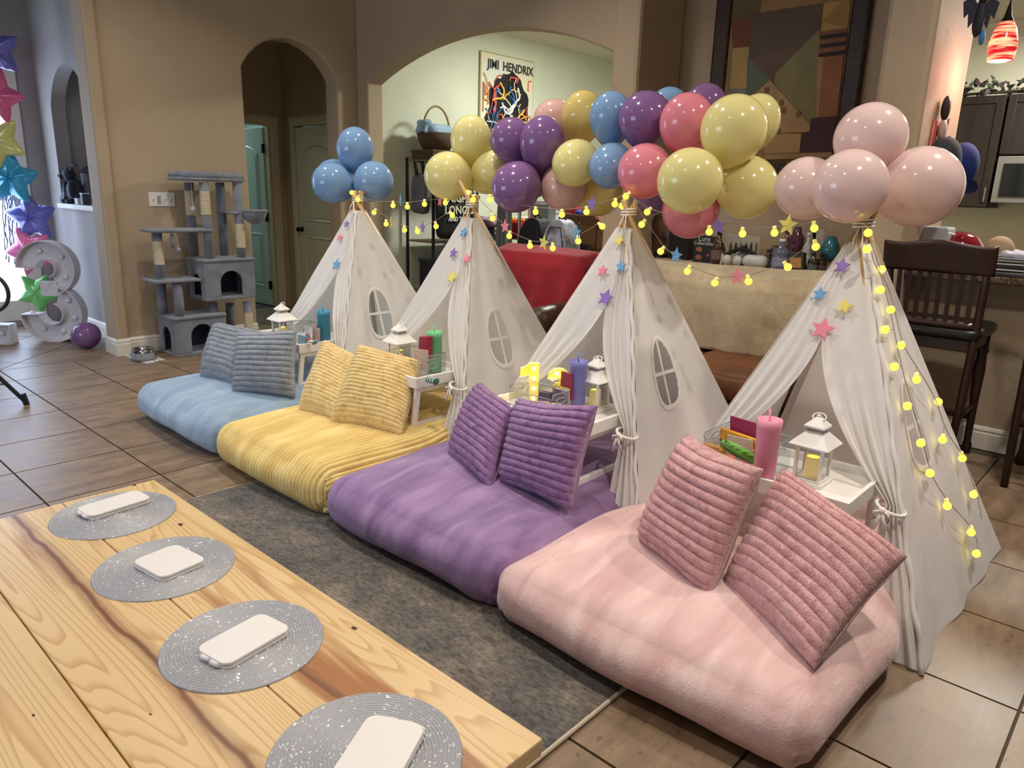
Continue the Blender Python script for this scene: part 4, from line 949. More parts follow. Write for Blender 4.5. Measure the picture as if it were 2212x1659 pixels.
string('lower string of yellow globe bulbs sagging before the cream blanket', [(1370, 430), (1386, 463), (1397, 480), (1435, 533), (1460, 552), (1490, 574), (1550, 597), (1593, 597), (1622, 593), (1694, 566), (1760, 520), (1845, 465)], [(1386, 485), (1427, 543), (1485, 586), (1544, 611), (1617, 608), (1702, 577), (1762, 533)], [(1460, 552, 0.042, 'blue', 0.2), (1593, 597, 0.045, 'pink', 0.1)], PX(2.86))
NR4 = Vector((0, -TAP, THW)).normalized()
on_t4 = lambda px, py: at_plane(px, py, Vector((TXC, YC[3]-THW, 0))+NR4*0.038, NR4)
string('string of yellow globe bulbs running down the side of the pink teepee', [(1868, 480), (1880, 510), (1886, 560), (1905, 600), (1915, 640), (1925, 680), (1938, 745), (1950, 800), (1968, 870), (1990, 940), (2005, 1000), (2020, 1040), (2050, 1085), (2090, 1130), (2108, 1160), (2113, 1190)], [(1875, 503), (1873, 538), (1902, 626), (1912, 712), (1932, 792), (1960, 877), (1989, 957), (2009, 1022), (2046, 1093), (2098, 1150), (2109, 1196)], [], on_t4)
string('second string of yellow globe bulbs along the back edge of the pink teepee', [(1872, 480), (1893, 560), (1925, 640), (1950, 740), (1985, 800), (2020, 862), (2045, 930), (2082, 990), (2100, 1040), (2112, 1075), (2120, 1120)], [(1904, 582), (1924, 669), (1946, 746), (1980, 820), (2027, 868), (2036, 950), (2079, 990), (2103, 1068)], [], on_t4)
# ================================================================== ON THE TRAYS
def rbox(c, d, r, n=10, rz=0.0, M=None, puff=0.0, nz=0.0, seed=0.0):
    vs, fs = cube_grid(n, n, n); out = []; a, b, h = d[0]/2, d[1]/2, d[2]/2; r = min(r, a, b, h)*0.999
    R = M if M is not None else Matrix.Rotation(rz, 3, 'Z')
    for v in vs:
        p = Vector((v.x*a, v.y*b, v.z*h)); q = Vector((max(-a+r, min(a-r, p.x)), max(-b+r, min(b-r, p.y)), max(-h+r, min(h-r, p.z))))
        dd = p-q; nn = dd.normalized() if dd.length > 1e-7 else Vector((0, 0, 1)); w = q+nn*r
        e = max(0, 1-v.x**2)*max(0, 1-v.y**2)+max(0, 1-v.x**2)*max(0, 1-v.z**2)+max(0, 1-v.y**2)*max(0, 1-v.z**2)
        w += nn*(puff*e + (wob(w+Vector(c), 9, nz, seed) if nz else 0)); out.append(R @ w+Vector(c))
    return MB().add(out, fs)
M_CLEAR = glass_mat(); M_CANDLE = mat('ivory_wax', srgb(240, 214, 150), rough=0.5, emit=((1.0, 0.72, 0.2), 0.35))
LPOS = [at(612, 738, z=ZTR), at(864, 792, z=ZTR), at(1284, 884, z=ZTR), at(1750, 1040, z=ZTR)]
for k in range(4):
    p = LPOS[k]; t = thing('lantern', 'white candle lantern on the bed tray in the %s teepee' % CN[k], 'lantern', p, group='white candle lanterns')
    MB().span((-0.056, -0.056, 0), (0.056, 0.056, 0.014)).span((-0.05, -0.05, 0.014), (0.05, 0.05, 0.022)).build('base', M_WHITE, t, bevel=0.002)
    for a in (-1, 1):
        for b in (-1, 1): MB().span((a*0.042-0.005*1, b*0.042-0.005, 0.02), (a*0.042+0.005, b*0.042+0.005, 0.135)).build('post', M_WHITE, t)
    for a, b in ((0, 1), (0, -1), (1, 0), (-1, 0)):
        w = MB(); w.span((a*0.041-(0.001 if a else 0.037), b*0.041-(0.001 if b else 0.037), 0.022), (a*0.041+(0.001 if a else 0.037), b*0.041+(0.001 if b else 0.037), 0.133)); w.build('pane', M_CLEAR, t)
    MB().span((-0.052, -0.052, 0.131), (0.052, 0.052, 0.139)).build('top_frame', M_WHITE, t)
    sq = lambda h, z: [(-h, -h, z), (h, -h, z), (h, h, z), (-h, h, z)]
    def frus(rows):
        m = MB(); vs = [v for h, z in rows for v in sq(h, z)]; fs = [(3, 2, 1, 0)]
        for i in range(len(rows)-1):
            for j in range(4): fs.append((i*4+j, i*4+(j+1) % 4, (i+1)*4+(j+1) % 4, (i+1)*4+j))
        n = len(rows)-1; fs.append((n*4, n*4+1, n*4+2, n*4+3)); return m.add(vs, fs)
    frus([(0.068, 0.139), (0.068, 0.142), (0.027, 0.186)]).build('roof', M_WHITE, t)
    frus([(0.026, 0.186), (0.026, 0.200)]).build('vent', mat('lantern_vent', srgb(196, 192, 186), rough=0.5, bump=(220, 1.0)), t)
    frus([(0.035, 0.200), (0.035, 0.206), (0.006, 0.236)]).build('cap', M_WHITE, t)
    rg_ = MB(); rg_.ell((0, 0, 0.238), (0.007, 0.007, 0.007), 10, 7); Mx = Matrix.Rotation(0.5, 3, 'Y')
    rg_.tube([Mx @ Vector((0.004*math.cos(0), 0.022*math.cos(a), 0.0))+Vector((0.012*math.sin(a), 0, 0.236+0.011*math.sin(a))) for a in [2*math.pi*i/20 for i in range(20)]], 0.0022, 6, closed=True)
    rg_.build('ring', M_WHITE, t, smooth=True)
    c = thing('led_candle', 'ivory LED candle inside the lantern of the %s teepee' % CN[k], 'candle', (p.x, p.y, p.z+0.0221), group='LED candles')
    MB().lathe([(0.0005, 0), (0.025, 0), (0.026, 0.01), (0.026, 0.066), (0.024, 0.072), (0.017, 0.063), (0.0005, 0.06)], n=24, capb=False, capt=False).build('wax', M_CANDLE, c, smooth=True)
    MB().lathe([(0.0005, 0.060), (0.012, 0.061), (0.021, 0.069), (0.0005, 0.074)], n=16, capb=False, capt=False).build('glow_tip', mat('candle_glow', (1, 0.8, 0.1), emit=((1.0, 0.75, 0.08), 3.0)), c, smooth=True)
# acrylic bins
def clear_bin(c, sx, sy, h, lab):
    t = thing('clear_bin', lab, 'bin', c, group='clear acrylic bins'); w = 0.0035
    for nm, a, b in (('bottom', (-sx/2, -sy/2, 0), (sx/2, sy/2, w)), ('wall', (-sx/2, -sy/2, 0), (-sx/2+w, sy/2, h*0.82)), ('wall', (sx/2-w, -sy/2, 0), (sx/2, sy/2, h)), ('wall', (-sx/2, -sy/2, 0), (sx/2, -sy/2+w, h)), ('wall', (-sx/2, sy/2-w, 0), (sx/2, sy/2, h))):
        MB().span(a, b).build(nm, M_CLEAR, t)
    rim = MB(); L_ = [(-sx/2, -sy/2, h), (sx/2, -sy/2, h), (sx/2, sy/2, h), (-sx/2, sy/2, h)]
    rim.tube([(-sx/2, -sy/2, h*0.82), L_[0], L_[1], L_[2], L_[3], (-sx/2, sy/2, h*0.82)], 0.0022, 6)
    rim.tube([(-sx/2, -sy/2, h*0.82), (-sx/2, sy/2, h*0.82)], 0.002, 6)
    for s in (-1, 1):
        q = [(0.035*math.cos(a), s*sy/2, h*0.72+0.012*math.sin(a)) for a in [2*math.pi*i/16 for i in range(16)]]; rim.tube(q, 0.002, 5, closed=True)
    rim.build('rim', mat('clear_plastic_edge', srgb(205, 210, 214), rough=0.15, trans=0.6), t, smooth=True)
    return t
BX = 2.46
BINS = [(BX, YC[0]-0.11), (BX, YC[1]-0.10), (BX, YC[2]+0.03), (BX, YC[3]+0.135)]
for k in range(4): clear_bin((BINS[k][0]-(0.07 if k == 2 else 0), BINS[k][1], ZTR+0.001), 0.12 if k == 2 else 0.19, 0.25, 0.115, 'clear acrylic bin of party favours around the %s tumbler' % ['blue', 'green', 'violet', 'pink'][k])
# tumblers with straws
TUC = [srgb(62, 140, 172), srgb(118, 196, 140), srgb(122, 122, 186), srgb(236, 150, 174)]
TUP = [at(701, 742, z=ZTR+0.005), at(939, 801, z=ZTR+0.005), at(1245, 884, z=ZTR+0.005), at(1648, 1040, z=ZTR+0.005)]
for k in range(4):
    p = TUP[k]; h = [0.205, 0.215, 0.225, 0.225][k]
    t = thing('straw_tumbler', '%s straw tumbler on the bed tray' % ['teal blue', 'mint green', 'violet', 'bright pink'][k], 'tumbler', (p.x, p.y, ZTR+0.005), group='straw tumblers')
    mt = mat('matte_acrylic_%d' % k, TUC[k], rough=0.45)
    MB().lathe([(0.0005, 0), (0.034, 0), (0.036, 0.004), (0.0395, h*0.86), (0.0405, h*0.865), (0.0405, h), (0.0375, h), (0.037, h*0.95), (0.0005, h*0.95)], n=32, capb=False, capt=False).build('cup', mt, t, smooth=True)
    MB().lathe([(0.0005, h*0.95), (0.036, h*0.95), (0.036, h*0.965), (0.0005, h*0.965)], n=24, capb=False, capt=False).build('lid', mt, t)
    MB().tube([(0, 0, h*0.9), (-0.004, 0.004, h+0.035)], 0.004, 8).build('straw', mat('straw_%d' % k, tuple(min(1, c*1.15) for c in TUC[k]), rough=0.3), t, smooth=True)
def pix_plane(name, lab, cat, pts, x, thick, material, group=None, puff=0.0):
    """a thin packet or card standing at depth x, its outline taken from the photograph"""
    q = [at(a, b, x=x) for a, b in pts]; c = sum(q, Vector())/len(q); c0 = Vector((c.x, c.y, min(v.z for v in q)))
    t = tag(MB().prism([v-c0 for v in q], (thick, 0, 0)).build(name, material, bevel=min(0.003, thick*0.3)), lab, cat, group); t.location = c0
    return t
M_KRAFT = mat('kraft_card', srgb(196, 168, 150), rough=0.8)
FAV = 'party favours in the bins'
pix_plane('card_pack', 'magenta card pack standing behind the pink tumbler', 'card', [(1575, 986), (1632, 986), (1632, 914), (1577, 898)], 2.53, 0.008, mat('magenta_card', srgb(150, 40, 84), rough=0.5), FAV)
pix_plane('snack_bag', 'red and yellow snack bag with beige window in the bin by the pink tumbler', 'snack bag', [(1552, 1000), (1640, 1010), (1630, 950), (1556, 924)], 2.49, 0.02, mat('snack_foil', srgb(214, 78, 52), rough=0.35, var=(26, 0.3, srgb(236, 190, 60))), FAV)
pix_plane('snack_card', 'beige square label of the snack bag by the pink tumbler', 'card', [(1568, 1003), (1625, 1012), (1625, 951), (1570, 938)], 2.468, 0.006, mat('beige_window', srgb(200, 178, 156), rough=0.35), FAV)
def plush_toy(name, lab, a, b, x, r, col, col2):
    A, Bp = at(*a, x=x), at(*b, x=x); c = (A+Bp)/2; ax = (Bp-A).normalized(); M = ax.to_track_quat('X', 'Z').to_matrix()
    t = thing(name, lab, 'plush toy', (c.x, c.y, min(A.z, Bp.z)-r), group=FAV); L_ = (Bp-A).length/2
    MB().ell(c, (L_, r, r), 20, 12, M=M).build('body', mat(name+'_plush', col, rough=0.9, bump=(160, 0.5)), t, smooth=True, world=True)
    MB().ell(c-Vector((0, 0, r*0.35)), (L_*0.96, r*0.98, r*0.75), 18, 10, M=M).build('belly', mat(name+'_belly', col2, rough=0.9), t, smooth=True, world=True)
    h = A.lerp(Bp, 0.12)+Vector((-r*0.7, 0, r*0.45))
    for s in (-0.011, 0.011): MB().ell(h+Vector((0, s, 0.004)), (0.004, 0.004, 0.005), 8, 6).build('eye', MATS['dark_plastic'], t, smooth=True, world=True)
    for i in range(5): MB().ell(A.lerp(Bp, 0.2+0.15*i)+Vector((-r*0.55, 0, r*0.62)), (0.008, 0.011, 0.005), 8, 6).build('bump', mat(name+'_bump', tuple(v*0.8 for v in col), rough=0.9), t, smooth=True, world=True)
    return t
plush_toy('pickle_plush', 'green plush pickle toy lying on the bin rim', (1556, 952), (1640, 1000), 2.395, 0.021, srgb(112, 176, 62), srgb(76, 104, 48))
plush_toy('fish_plush', 'orange plush toy tucked in the bin', (1512, 962), (1560, 974), 2.42, 0.017, srgb(236, 168, 88), srgb(206, 120, 70))
for i, (px, py, c) in enumerate(((1608, 1002, srgb(226, 84, 70)), (1575, 990, srgb(214, 96, 70)), (1632, 1008, srgb(232, 180, 190)))):
    p = at(px, py, x=2.43); tag(rbox((0, 0, 0), (0.03, 0.045, 0.022), 0.008, 6, rz=i*0.7).build('wrapped_sweet', mat('sweet_%d' % i, c, rough=0.3), smooth=True), '%s wrapped sweet under the pickle toy' % ['red', 'orange', 'pale pink'][i], 'sweet', FAV).location = p
# violet tray
pix_plane('card_pack', 'dark red card pack behind the violet tumbler', 'card', [(1208, 862), (1236, 866), (1236, 808), (1212, 802)], 2.50, 0.008, mat('dark_red_card', srgb(150, 48, 74), rough=0.5), FAV)
pix_plane('snack_bag', 'yellow-green snack pack behind the violet tumbler', 'snack bag', [(1192, 862), (1228, 866), (1228, 840), (1192, 830)], 2.475, 0.012, mat('lime_foil', srgb(196, 186, 60), rough=0.35, var=(40, 0.5)), FAV)
pix_plane('favour_bag', 'crinkled lilac favour bag in front of the violet tumbler', 'bag', [(1184, 870), (1226, 876), (1226, 846), (1196, 838)], 2.45, 0.02, mat('lilac_cellophane', srgb(196, 164, 180), rough=0.15, bump=(60, 0.9)), FAV)
pix_plane('headband', 'dark folded hair band in the bin by the glowing one', 'hair band', [(1160, 866), (1188, 868), (1186, 850), (1164, 846)], 2.43, 0.03, mat('headband_cloth', srgb(92, 80, 92), rough=0.8), FAV)
# green tray
pix_plane('tag_card', 'brown kraft card beside the green tumbler', 'card', [(896, 800), (924, 802), (924, 757), (893, 753)], 2.43, 0.006, M_KRAFT, FAV)
pix_plane('scrunchie_roll', 'dark red ribbed roll behind the kraft card by the green tumbler', 'scrunchie', [(902, 778), (922, 780), (922, 728), (905, 727)], 2.47, 0.04, mat('red_rib', srgb(156, 44, 62), rough=0.7, bump=(90, 0.8)), FAV)
p = at(866, 772, x=2.42); bw = thing('gift_bow', 'small pink bow in the bin before the yellow lantern', 'bow', p, group=FAV)
for i in range(6): MB().ell((0, 0.014*math.cos(i), 0.012*math.sin(i)), (0.008, 0.013, 0.008), 8, 6, M=Matrix.Rotation(i, 3, 'X')).build('loop', mat('pink_ribbon', srgb(226, 164, 184), rough=0.35), bw, smooth=True)
p = at(934, 792, x=2.35); sk = thing('striped_socks', 'rolled green and white striped socks beside the yellow pillow', 'socks', (p.x, p.y, ZTR+0.012), group=FAV)
for i in range(7): MB().ell((0, -0.027+0.009*i, 0.013), (0.022, 0.0052, 0.018), 14, 8).build('stripe', mat('sock_%d' % (i % 2), srgb(236, 236, 228) if i % 2 else srgb(70, 120, 100), rough=0.9, bump=(200, 0.6)), sk, smooth=True)
# blue tray
pix_plane('tag_card', 'brown kraft card beside the blue tumbler', 'card', [(675, 738), (690, 740), (690, 710), (674, 705)], 2.44, 0.006, M_KRAFT, FAV)
p = at(686, 712, x=2.47); tag(MB().lathe([(0.0004, 0.06), (0.02, 0.0), (0.0004, 0.0)], n=12, capb=False, capt=False).build('sweet_cone', mat('red_cone', srgb(176, 44, 60), rough=0.4), smooth=True), 'small red sweet cone behind the blue tumbler', 'sweet', FAV).location = p-Vector((0, 0, 0.02))
p = at(665, 725, x=2.42); bw = thing('gift_bow', 'small mauve bow in the bin by the blue tumbler', 'bow', p, group=FAV)
for i in range(6): MB().ell((0, 0.014*math.cos(i), 0.012*math.sin(i)), (0.008, 0.013, 0.008), 8, 6, M=Matrix.Rotation(i, 3, 'X')).build('loop', mat('mauve_ribbon', srgb(196, 140, 160), rough=0.35), bw, smooth=True)
pix_plane('sweet_packet', 'light blue sweet packet behind the grey-blue pillow', 'packet', [(642, 742), (660, 744), (662, 728), (643, 722)], 2.38, 0.012, mat('blue_foil', srgb(120, 176, 206), rough=0.35, var=(90, 0.4)), FAV)
random.seed(11)
SWC = [(srgb(200, 70, 80), 'red'), (srgb(220, 220, 224), 'white'), (srgb(120, 140, 90), 'olive'), (srgb(120, 140, 180), 'blue'), (srgb(226, 150, 160), 'pink'), (srgb(180, 110, 90), 'brown')]
for i, (px, py) in enumerate(((667, 734), (672, 738), (679, 741), (683, 737), (663, 748), (655, 749))):
    p = at(px, py, x=2.36); t = tag(rbox((0, 0, 0), (0.02, 0.032, 0.018), 0.007, 5, rz=i).build('wrapped_sweet', mat('sweet_c%d' % i, SWC[i][0], rough=0.3), smooth=True), '%s wrapped sweet on the tray edge by the blue tumbler' % SWC[i][1], 'sweet', FAV); t.location = (p.x, p.y, max(p.z, ZTR+0.01))
# glowing numbers
def stroke3(s, w):
    """outline pieces of a figure 3 of height s: list of (outer arc, inner arc) polylines in (a, z)"""
    R1, R2 = 0.265*s, 0.285*s; c1, c2 = (0, s-R1), (0, R2)
    P = []
    for (c, R, a0, a1) in ((c1, R1, 178, -72), (c2, R2, 72, -178)):
        P.append(([(c[0]+R*math.cos(math.radians(a0+(a1-a0)*i/22)), c[1]+R*math.sin(math.radians(a0+(a1-a0)*i/22))) for i in range(23)],
                  [(c[0]+(R-w)*math.cos(math.radians(a0+(a1-a0)*i/22)), c[1]+(R-w)*math.sin(math.radians(a0+(a1-a0)*i/22))) for i in range(23)]))
    return P
def marquee(name, lab, digit, s, w, depth, loc, rotz, mbody, mbulb, rb, rim=0.006):
    """front faces local -y"""
    t = thing(name, lab, 'marquee number', loc, rotz)
    pcs = []
    if digit == '3':
        for o, i in stroke3(s, w): pcs.append(o+i[::-1])
        pcs.append([(-0.10*s, 0.455*s), (0.06*s, 0.455*s), (0.06*s, 0.455*s+w*0.8), (-0.10*s, 0.455*s+w*0.8)])
        bulbs = []
        for (c, R, a0, a1, n) in (((0, s-0.265*s), 0.265*s-w/2, 180, -30, 4), ((0, 0.285*s), 0.285*s-w/2, 40, -180, 5)):
            bulbs += [(c[0]+R*math.cos(math.radians(a0+(a1-a0)*i/(n-1))), c[1]+R*math.sin(math.radians(a0+(a1-a0)*i/(n-1)))) for i in range(n)]
    else:
        b = 0.5*w
        pcs = [[(-b, 0), (b, 0), (b, s), (-b, s)], [(-b-0.22*s, s-0.16*s-w*0.75), (-b, s-0.10*s-w*0.75), (-b, s), (-b-0.10*s, s-0.09*s), (-b-0.22*s, s-0.14*s)]]
        if name == 'marquee_number' and s > 0.5: pcs.append([(-0.30*s, 0), (0.30*s, 0), (0.30*s, 0.19*s), (-0.30*s, 0.19*s)])
        bulbs = [(0, s*(0.12+0.25*i)) for i in range(4)]+([(-0.2*s, 0.1*s), (0.2*s, 0.1*s)] if s > 0.5 else [])
    bd, rm = MB(), MB()
    for p in pcs:
        bd.prism([(a, -depth*0.45, z) for a, z in p], (0, depth*0.45, 0))
        n = len(p); cx = sum(q[0] for q in p)/n; cz = sum(q[1] for q in p)/n
    if digit == '3':
        arcs = []
        for o, i in stroke3(s, w): arcs += [o, i]; arcs += [[o[0], i[0]], [o[-1], i[-1]]] if True else []
        arcs = [a for k_, a in enumerate(arcs)]
        keep = [arcs[0], arcs[1], arcs[2], arcs[4], arcs[5], arcs[7]]
    else: keep = [p+[p[0]] for p in pcs]
    for a in keep:
        vs = []; 
        for (x, z) in a: vs += [(x, -depth, z), (x, 0, z)]
        rm.add(vs, [(2*i, 2*i+1, 2*i+3, 2*i+2) for i in range(len(a)-1)])
    bd.build('face', mbody, t); rm.build('rim', mbody, t, solid=rim)
    for (x, z) in bulbs: MB().ell((x, -depth*0.5-rb*0.3, z), (rb, rb*0.9, rb), 12, 8).build('bulb', mbulb, t, smooth=True)
    return t
M_GLOWB = mat('number_shell_lit', srgb(250, 236, 150), rough=0.5, emit=((1.0, 0.82, 0.12), 0.30))
M_GLOWL = mat('number_bulb_lit', (1, 0.95, 0.6), emit=((1.0, 0.88, 0.35), 5.0))
p1_, p3_ = at(1154, 858, z=ZTR+0.004), at(1205, 852, z=ZTR+0.004)
ang = math.radians(-50)
marquee('light_up_number', 'small glowing yellow number one on the bed tray', '1', 0.19, 0.042, 0.04, (2.50, at(1154, 815, x=2.50).y, ZTR+0.001), ang, M_GLOWB, M_GLOWL, 0.009, 0.003)
marquee('light_up_number', 'small glowing yellow number three on the bed tray', '3', 0.185, 0.042, 0.04, (2.52, at(1207, 815, x=2.52).y, ZTR+0.001), ang, M_GLOWB, M_GLOWL, 0.009, 0.003)
for p in (p1_, p3_):
    l = bpy.data.lights.new('number_glow', 'POINT'); l.energy = 0.22; l.color = (1, 0.82, 0.2); l.shadow_soft_size = 0.03
    o = bpy.data.objects.new('number_glow', l); COL.objects.link(o); o.location = (2.44, p.y, ZTR+0.12)
# ================================================================== CAT TREE AND BOWLS
M_PLUSH = mat('grey_cat_plush', srgb(122, 124, 134), rough=0.95, var=(9, 0.22), bump=(120, 0.7), sheen=0.4)
M_SISAL = mat('sisal_rope', srgb(206, 190, 160), rough=0.9, bump=(140, 0.8), stretch=(0.2, 0.2, 1.6))
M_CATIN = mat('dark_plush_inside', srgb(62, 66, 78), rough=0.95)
ct = thing('cat_tree', 'grey plush multi-level cat tree with sisal posts and hanging basket', 'cat tree', (2.8, 6.25, 0))
YF, YB = 6.085, 6.40
def cat_house(x0, x1, y0, y1, z0, z1, fdoor, ldoor):
    w = 0.022
    m = MB(); xz_prism(m, arch_outline(x0, x1, z0+0.02, z1, *fdoor), y0, y0+w); m.build('house_front', M_PLUSH, ct, world=True, bevel=0.006)
    m = MB(); yz_prism(m, arch_outline(y0+w, y1, z0+0.02, z1, *ldoor), x0, x0+w); m.build('house_side', M_PLUSH, ct, world=True, bevel=0.006)
    MB().span((x1-w, y0+w, z0), (x1, y1, z1)).build('house_side', M_PLUSH, ct, world=True, bevel=0.006)
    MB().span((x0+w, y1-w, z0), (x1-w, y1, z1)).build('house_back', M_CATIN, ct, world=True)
    MB().span((x0, y0, z0), (x1, y1, z0+0.025)).build('house_floor', M_PLUSH, ct, world=True, bevel=0.006)
    rbox(((x0+x1)/2, (y0+y1)/2, z1+0.006), (x1-x0+0.02, y1-y0+0.02, 0.03), 0.013, 10).build('house_roof', M_PLUSH, ct, world=True, smooth=True)
zt1 = at(381, 692, y=YF).z; xa = at(379, 740, y=YF).x; xb = xa+0.45
dr = (at(415, 740, y=YF).x, at(457, 740, y=YF).x)
cat_house(xa, xb, YF, YB, 0.0, zt1, (dr[0], dr[1]+0.03, 0.17, 0.09), (YF+0.09, YF+0.25, 0.16, 0.08))
u0, u1 = at(443, 620, y=YF), at(551, 600, y=YF); zu0, zu1 = at(443, 652, y=YF).z, at(443, 566, y=YF).z
cat_house(u0.x, u1.x, YF, YB, zu0, zu1, (at(478, 620, y=YF).x, at(525, 620, y=YF).x, zu0+0.16, 0.085), (YF+0.08, YF+0.24, zu0+0.14, 0.08))
def perch(px0, px1, pyt, pyb, y0, y1, name='perch', th=0.035):
    a, b = at(px0, pyb, y=y0), at(px1, pyb, y=y0); z = at((px0+px1)/2, pyb, y=y0).z
    rbox(((a.x+b.x)/2, (y0+y1)/2, z+th/2), (b.x-a.x, y1-y0, th), 0.016, 12).build(name, M_PLUSH, ct, world=True, smooth=True)
    return z
perch(336, 437, 597, 612, YF, YF+0.30, th=0.03)
perch(328, 464, 490, 503, YF, YF+0.26, th=0.03)
ztop = perch(395, 531, 368, 392, YF, YB, name='top_perch', th=0.03)
xt0, xt1 = at(395, 385, y=YF).x, at(531, 385, y=YF).x
bol = MB(); bol.tube([(xt0+0.03, YF+0.03, ztop+0.045), (xt1-0.03, YF+0.03, ztop+0.045), (xt1-0.03, YB-0.03, ztop+0.045), (xt0+0.03, YB-0.03, ztop+0.045)], 0.033, 12, closed=True); bol.build('top_bolster', M_PLUSH, ct, smooth=True, world=True)
def cpost(pt, pb, y, sisal=None, r=0.038):
    zt, zb = at(*pt, y=y).z, max(0.0, at(*pb, y=y).z); x = (at(*pt, y=y).x+at(*pb, y=y).x)/2
    o = MB().tube([(x, y, zb), (x, y, zt)], r, 16).build('post', M_PLUSH, ct, smooth=True, world=True)
    if sisal:
        z1, z0 = at(pt[0], sisal[0], y=y).z, at(pt[0], sisal[1], y=y).z; n = int((z1-z0)/0.008); pr = []
        for i in range(n*3+1): pr.append((r+0.001+0.0022*abs(math.sin(math.pi*i/3)), z0+(z1-z0)*i/(n*3)))
        MB().lathe(pr, (x, y, 0), n=18).build('sisal_wrap', M_SISAL, o, smooth=True, world=True)
cpost((403, 394), (424, 552), YB-0.05, (412, 465))
cpost((441, 394), (452, 563), YF+0.05, (413, 464))
cpost((474, 394), (486, 553), YB-0.05)
cpost((511, 394), (523, 560), YF+0.05, (483, 535))
cpost((337, 503), (348, 598), YF+0.10, (521, 572))
cpost((386, 612), (386, 690), YF+0.06)
cpost((348, 612), (352, 680), YB-0.07)
cpost((494, 655), (502, 712), YB-0.06)
cpost((534, 652), (540, 735), YF+0.07, (675, 712))
cpost((460, 655), (462, 690), YF+0.12)
# basket on a ring arm
bc_ = at(549, 470, y=YF+0.02); bk = MB(); pr = []
for i in range(9): pr.append((0.02+0.085*math.sin(math.pi/2*i/8)**0.7, -0.055+0.11*i/8))
vs = []; n = 40
for (r, z) in pr:
    for j in range(n):
        w = 2*math.pi*j/n; q = r*(1+0.05*math.sin(w*11)*(1-abs(z)/0.06)); vs.append(bc_+Vector((q*math.cos(w), q*math.sin(w), z)))
bk.add(vs, [(i*n+j, i*n+(j+1) % n, (i+1)*n+(j+1) % n, (i+1)*n+j) for i in range(8) for j in range(n)]+[tuple(range(n-1, -1, -1))])
bko = bk.build('hanging_basket', M_PLUSH, ct, smooth=True, world=True, solid=0.006)
MB().tube([bc_+Vector((0.105*math.cos(a), 0.105*math.sin(a), 0.058)) for a in [2*math.pi*i/28 for i in range(28)]], 0.011, 8, closed=True).build('basket_rim', M_PLUSH, bko, smooth=True, world=True)
a_, b_ = at(487, 458, y=YB-0.05), at(525, 458, y=YF+0.05)
rbox(((a_.x+b_.x)/2, (YF+YB)/2, a_.z), ((b_.x-a_.x)+0.14, YB-YF-0.02, 0.025), 0.012, 8).build('basket_arm', M_PLUSH, ct, smooth=True, world=True)
for (p0, p1, y, r, col) in (((413, 396), (417, 452), YF+0.10, 0.022, srgb(196, 194, 196)), ((381, 505), (385, 540), YF+0.05, 0.022, srgb(150, 150, 156))):
    A, Bq = at(*p0, y=y), at(*p1, y=y)
    o = MB().tube([A, Bq], 0.002, 5).build('toy_string', M_CORD, ct, world=True); MB().ell(Bq, (r, r, r), 14, 9).build('toy_ball', mat('toy_fluff_%d' % int(r*1000+p0[0]), col, rough=1, bump=(150, 1)), o, smooth=True, world=True)
MB().tube([at(371, 505, y=YF+0.04), at(374, 538, y=YF+0.04)], 0.014, 8).build('toy_strap', M_PLUSH, ct, smooth=True, world=True)
# bowls on a mat
q = [at(265, 768, z=0), at(318, 786, z=0), at(357, 777, z=0)]; c = (q[0]+q[2])/2
fm = thing('feeding_mat', 'small black and white feeding mat under the pet bowl', 'mat', (c.x, c.y, 0)); 
mq = [q[0], q[1], q[2], q[0]+q[2]-q[1]]
MB().prism([v-c for v in mq], (0, 0, 0.004)).build('mat_sheet', mat('feeding_mat_print', srgb(206, 204, 204), rough=0.6, var=(30, 0.75)), fm)
bw = thing('pet_bowl', 'grey double pet bowl with steel inserts by the cat tree', 'pet bowl', (c.x, c.y, 0.004))
dirv = (q[2]-q[1]).normalized()
dirv = Vector((0.35, 0.94, 0))
for s in (-1, 1):
    d = dirv*0.075*s
    MB().lathe([(0.098, 0), (0.092, 0.02), (0.083, 0.055), (0.080, 0.06), (0.074, 0.06), (0.072, 0.05)], (d.x, d.y, 0), n=28, capb=True, capt=False).build('bowl_body', mat('bowl_grey', srgb(128, 130, 132), rough=0.4), bw, smooth=True)
    MB().lathe([(0.082, 0.062), (0.078, 0.064), (0.070, 0.055), (0.058, 0.022), (0.0005, 0.018)], (d.x, d.y, 0), n=28, capb=False, capt=False).build('steel_insert', mat('bowl_steel', srgb(180, 180, 182), rough=0.15, metal=1.0), bw, smooth=True)

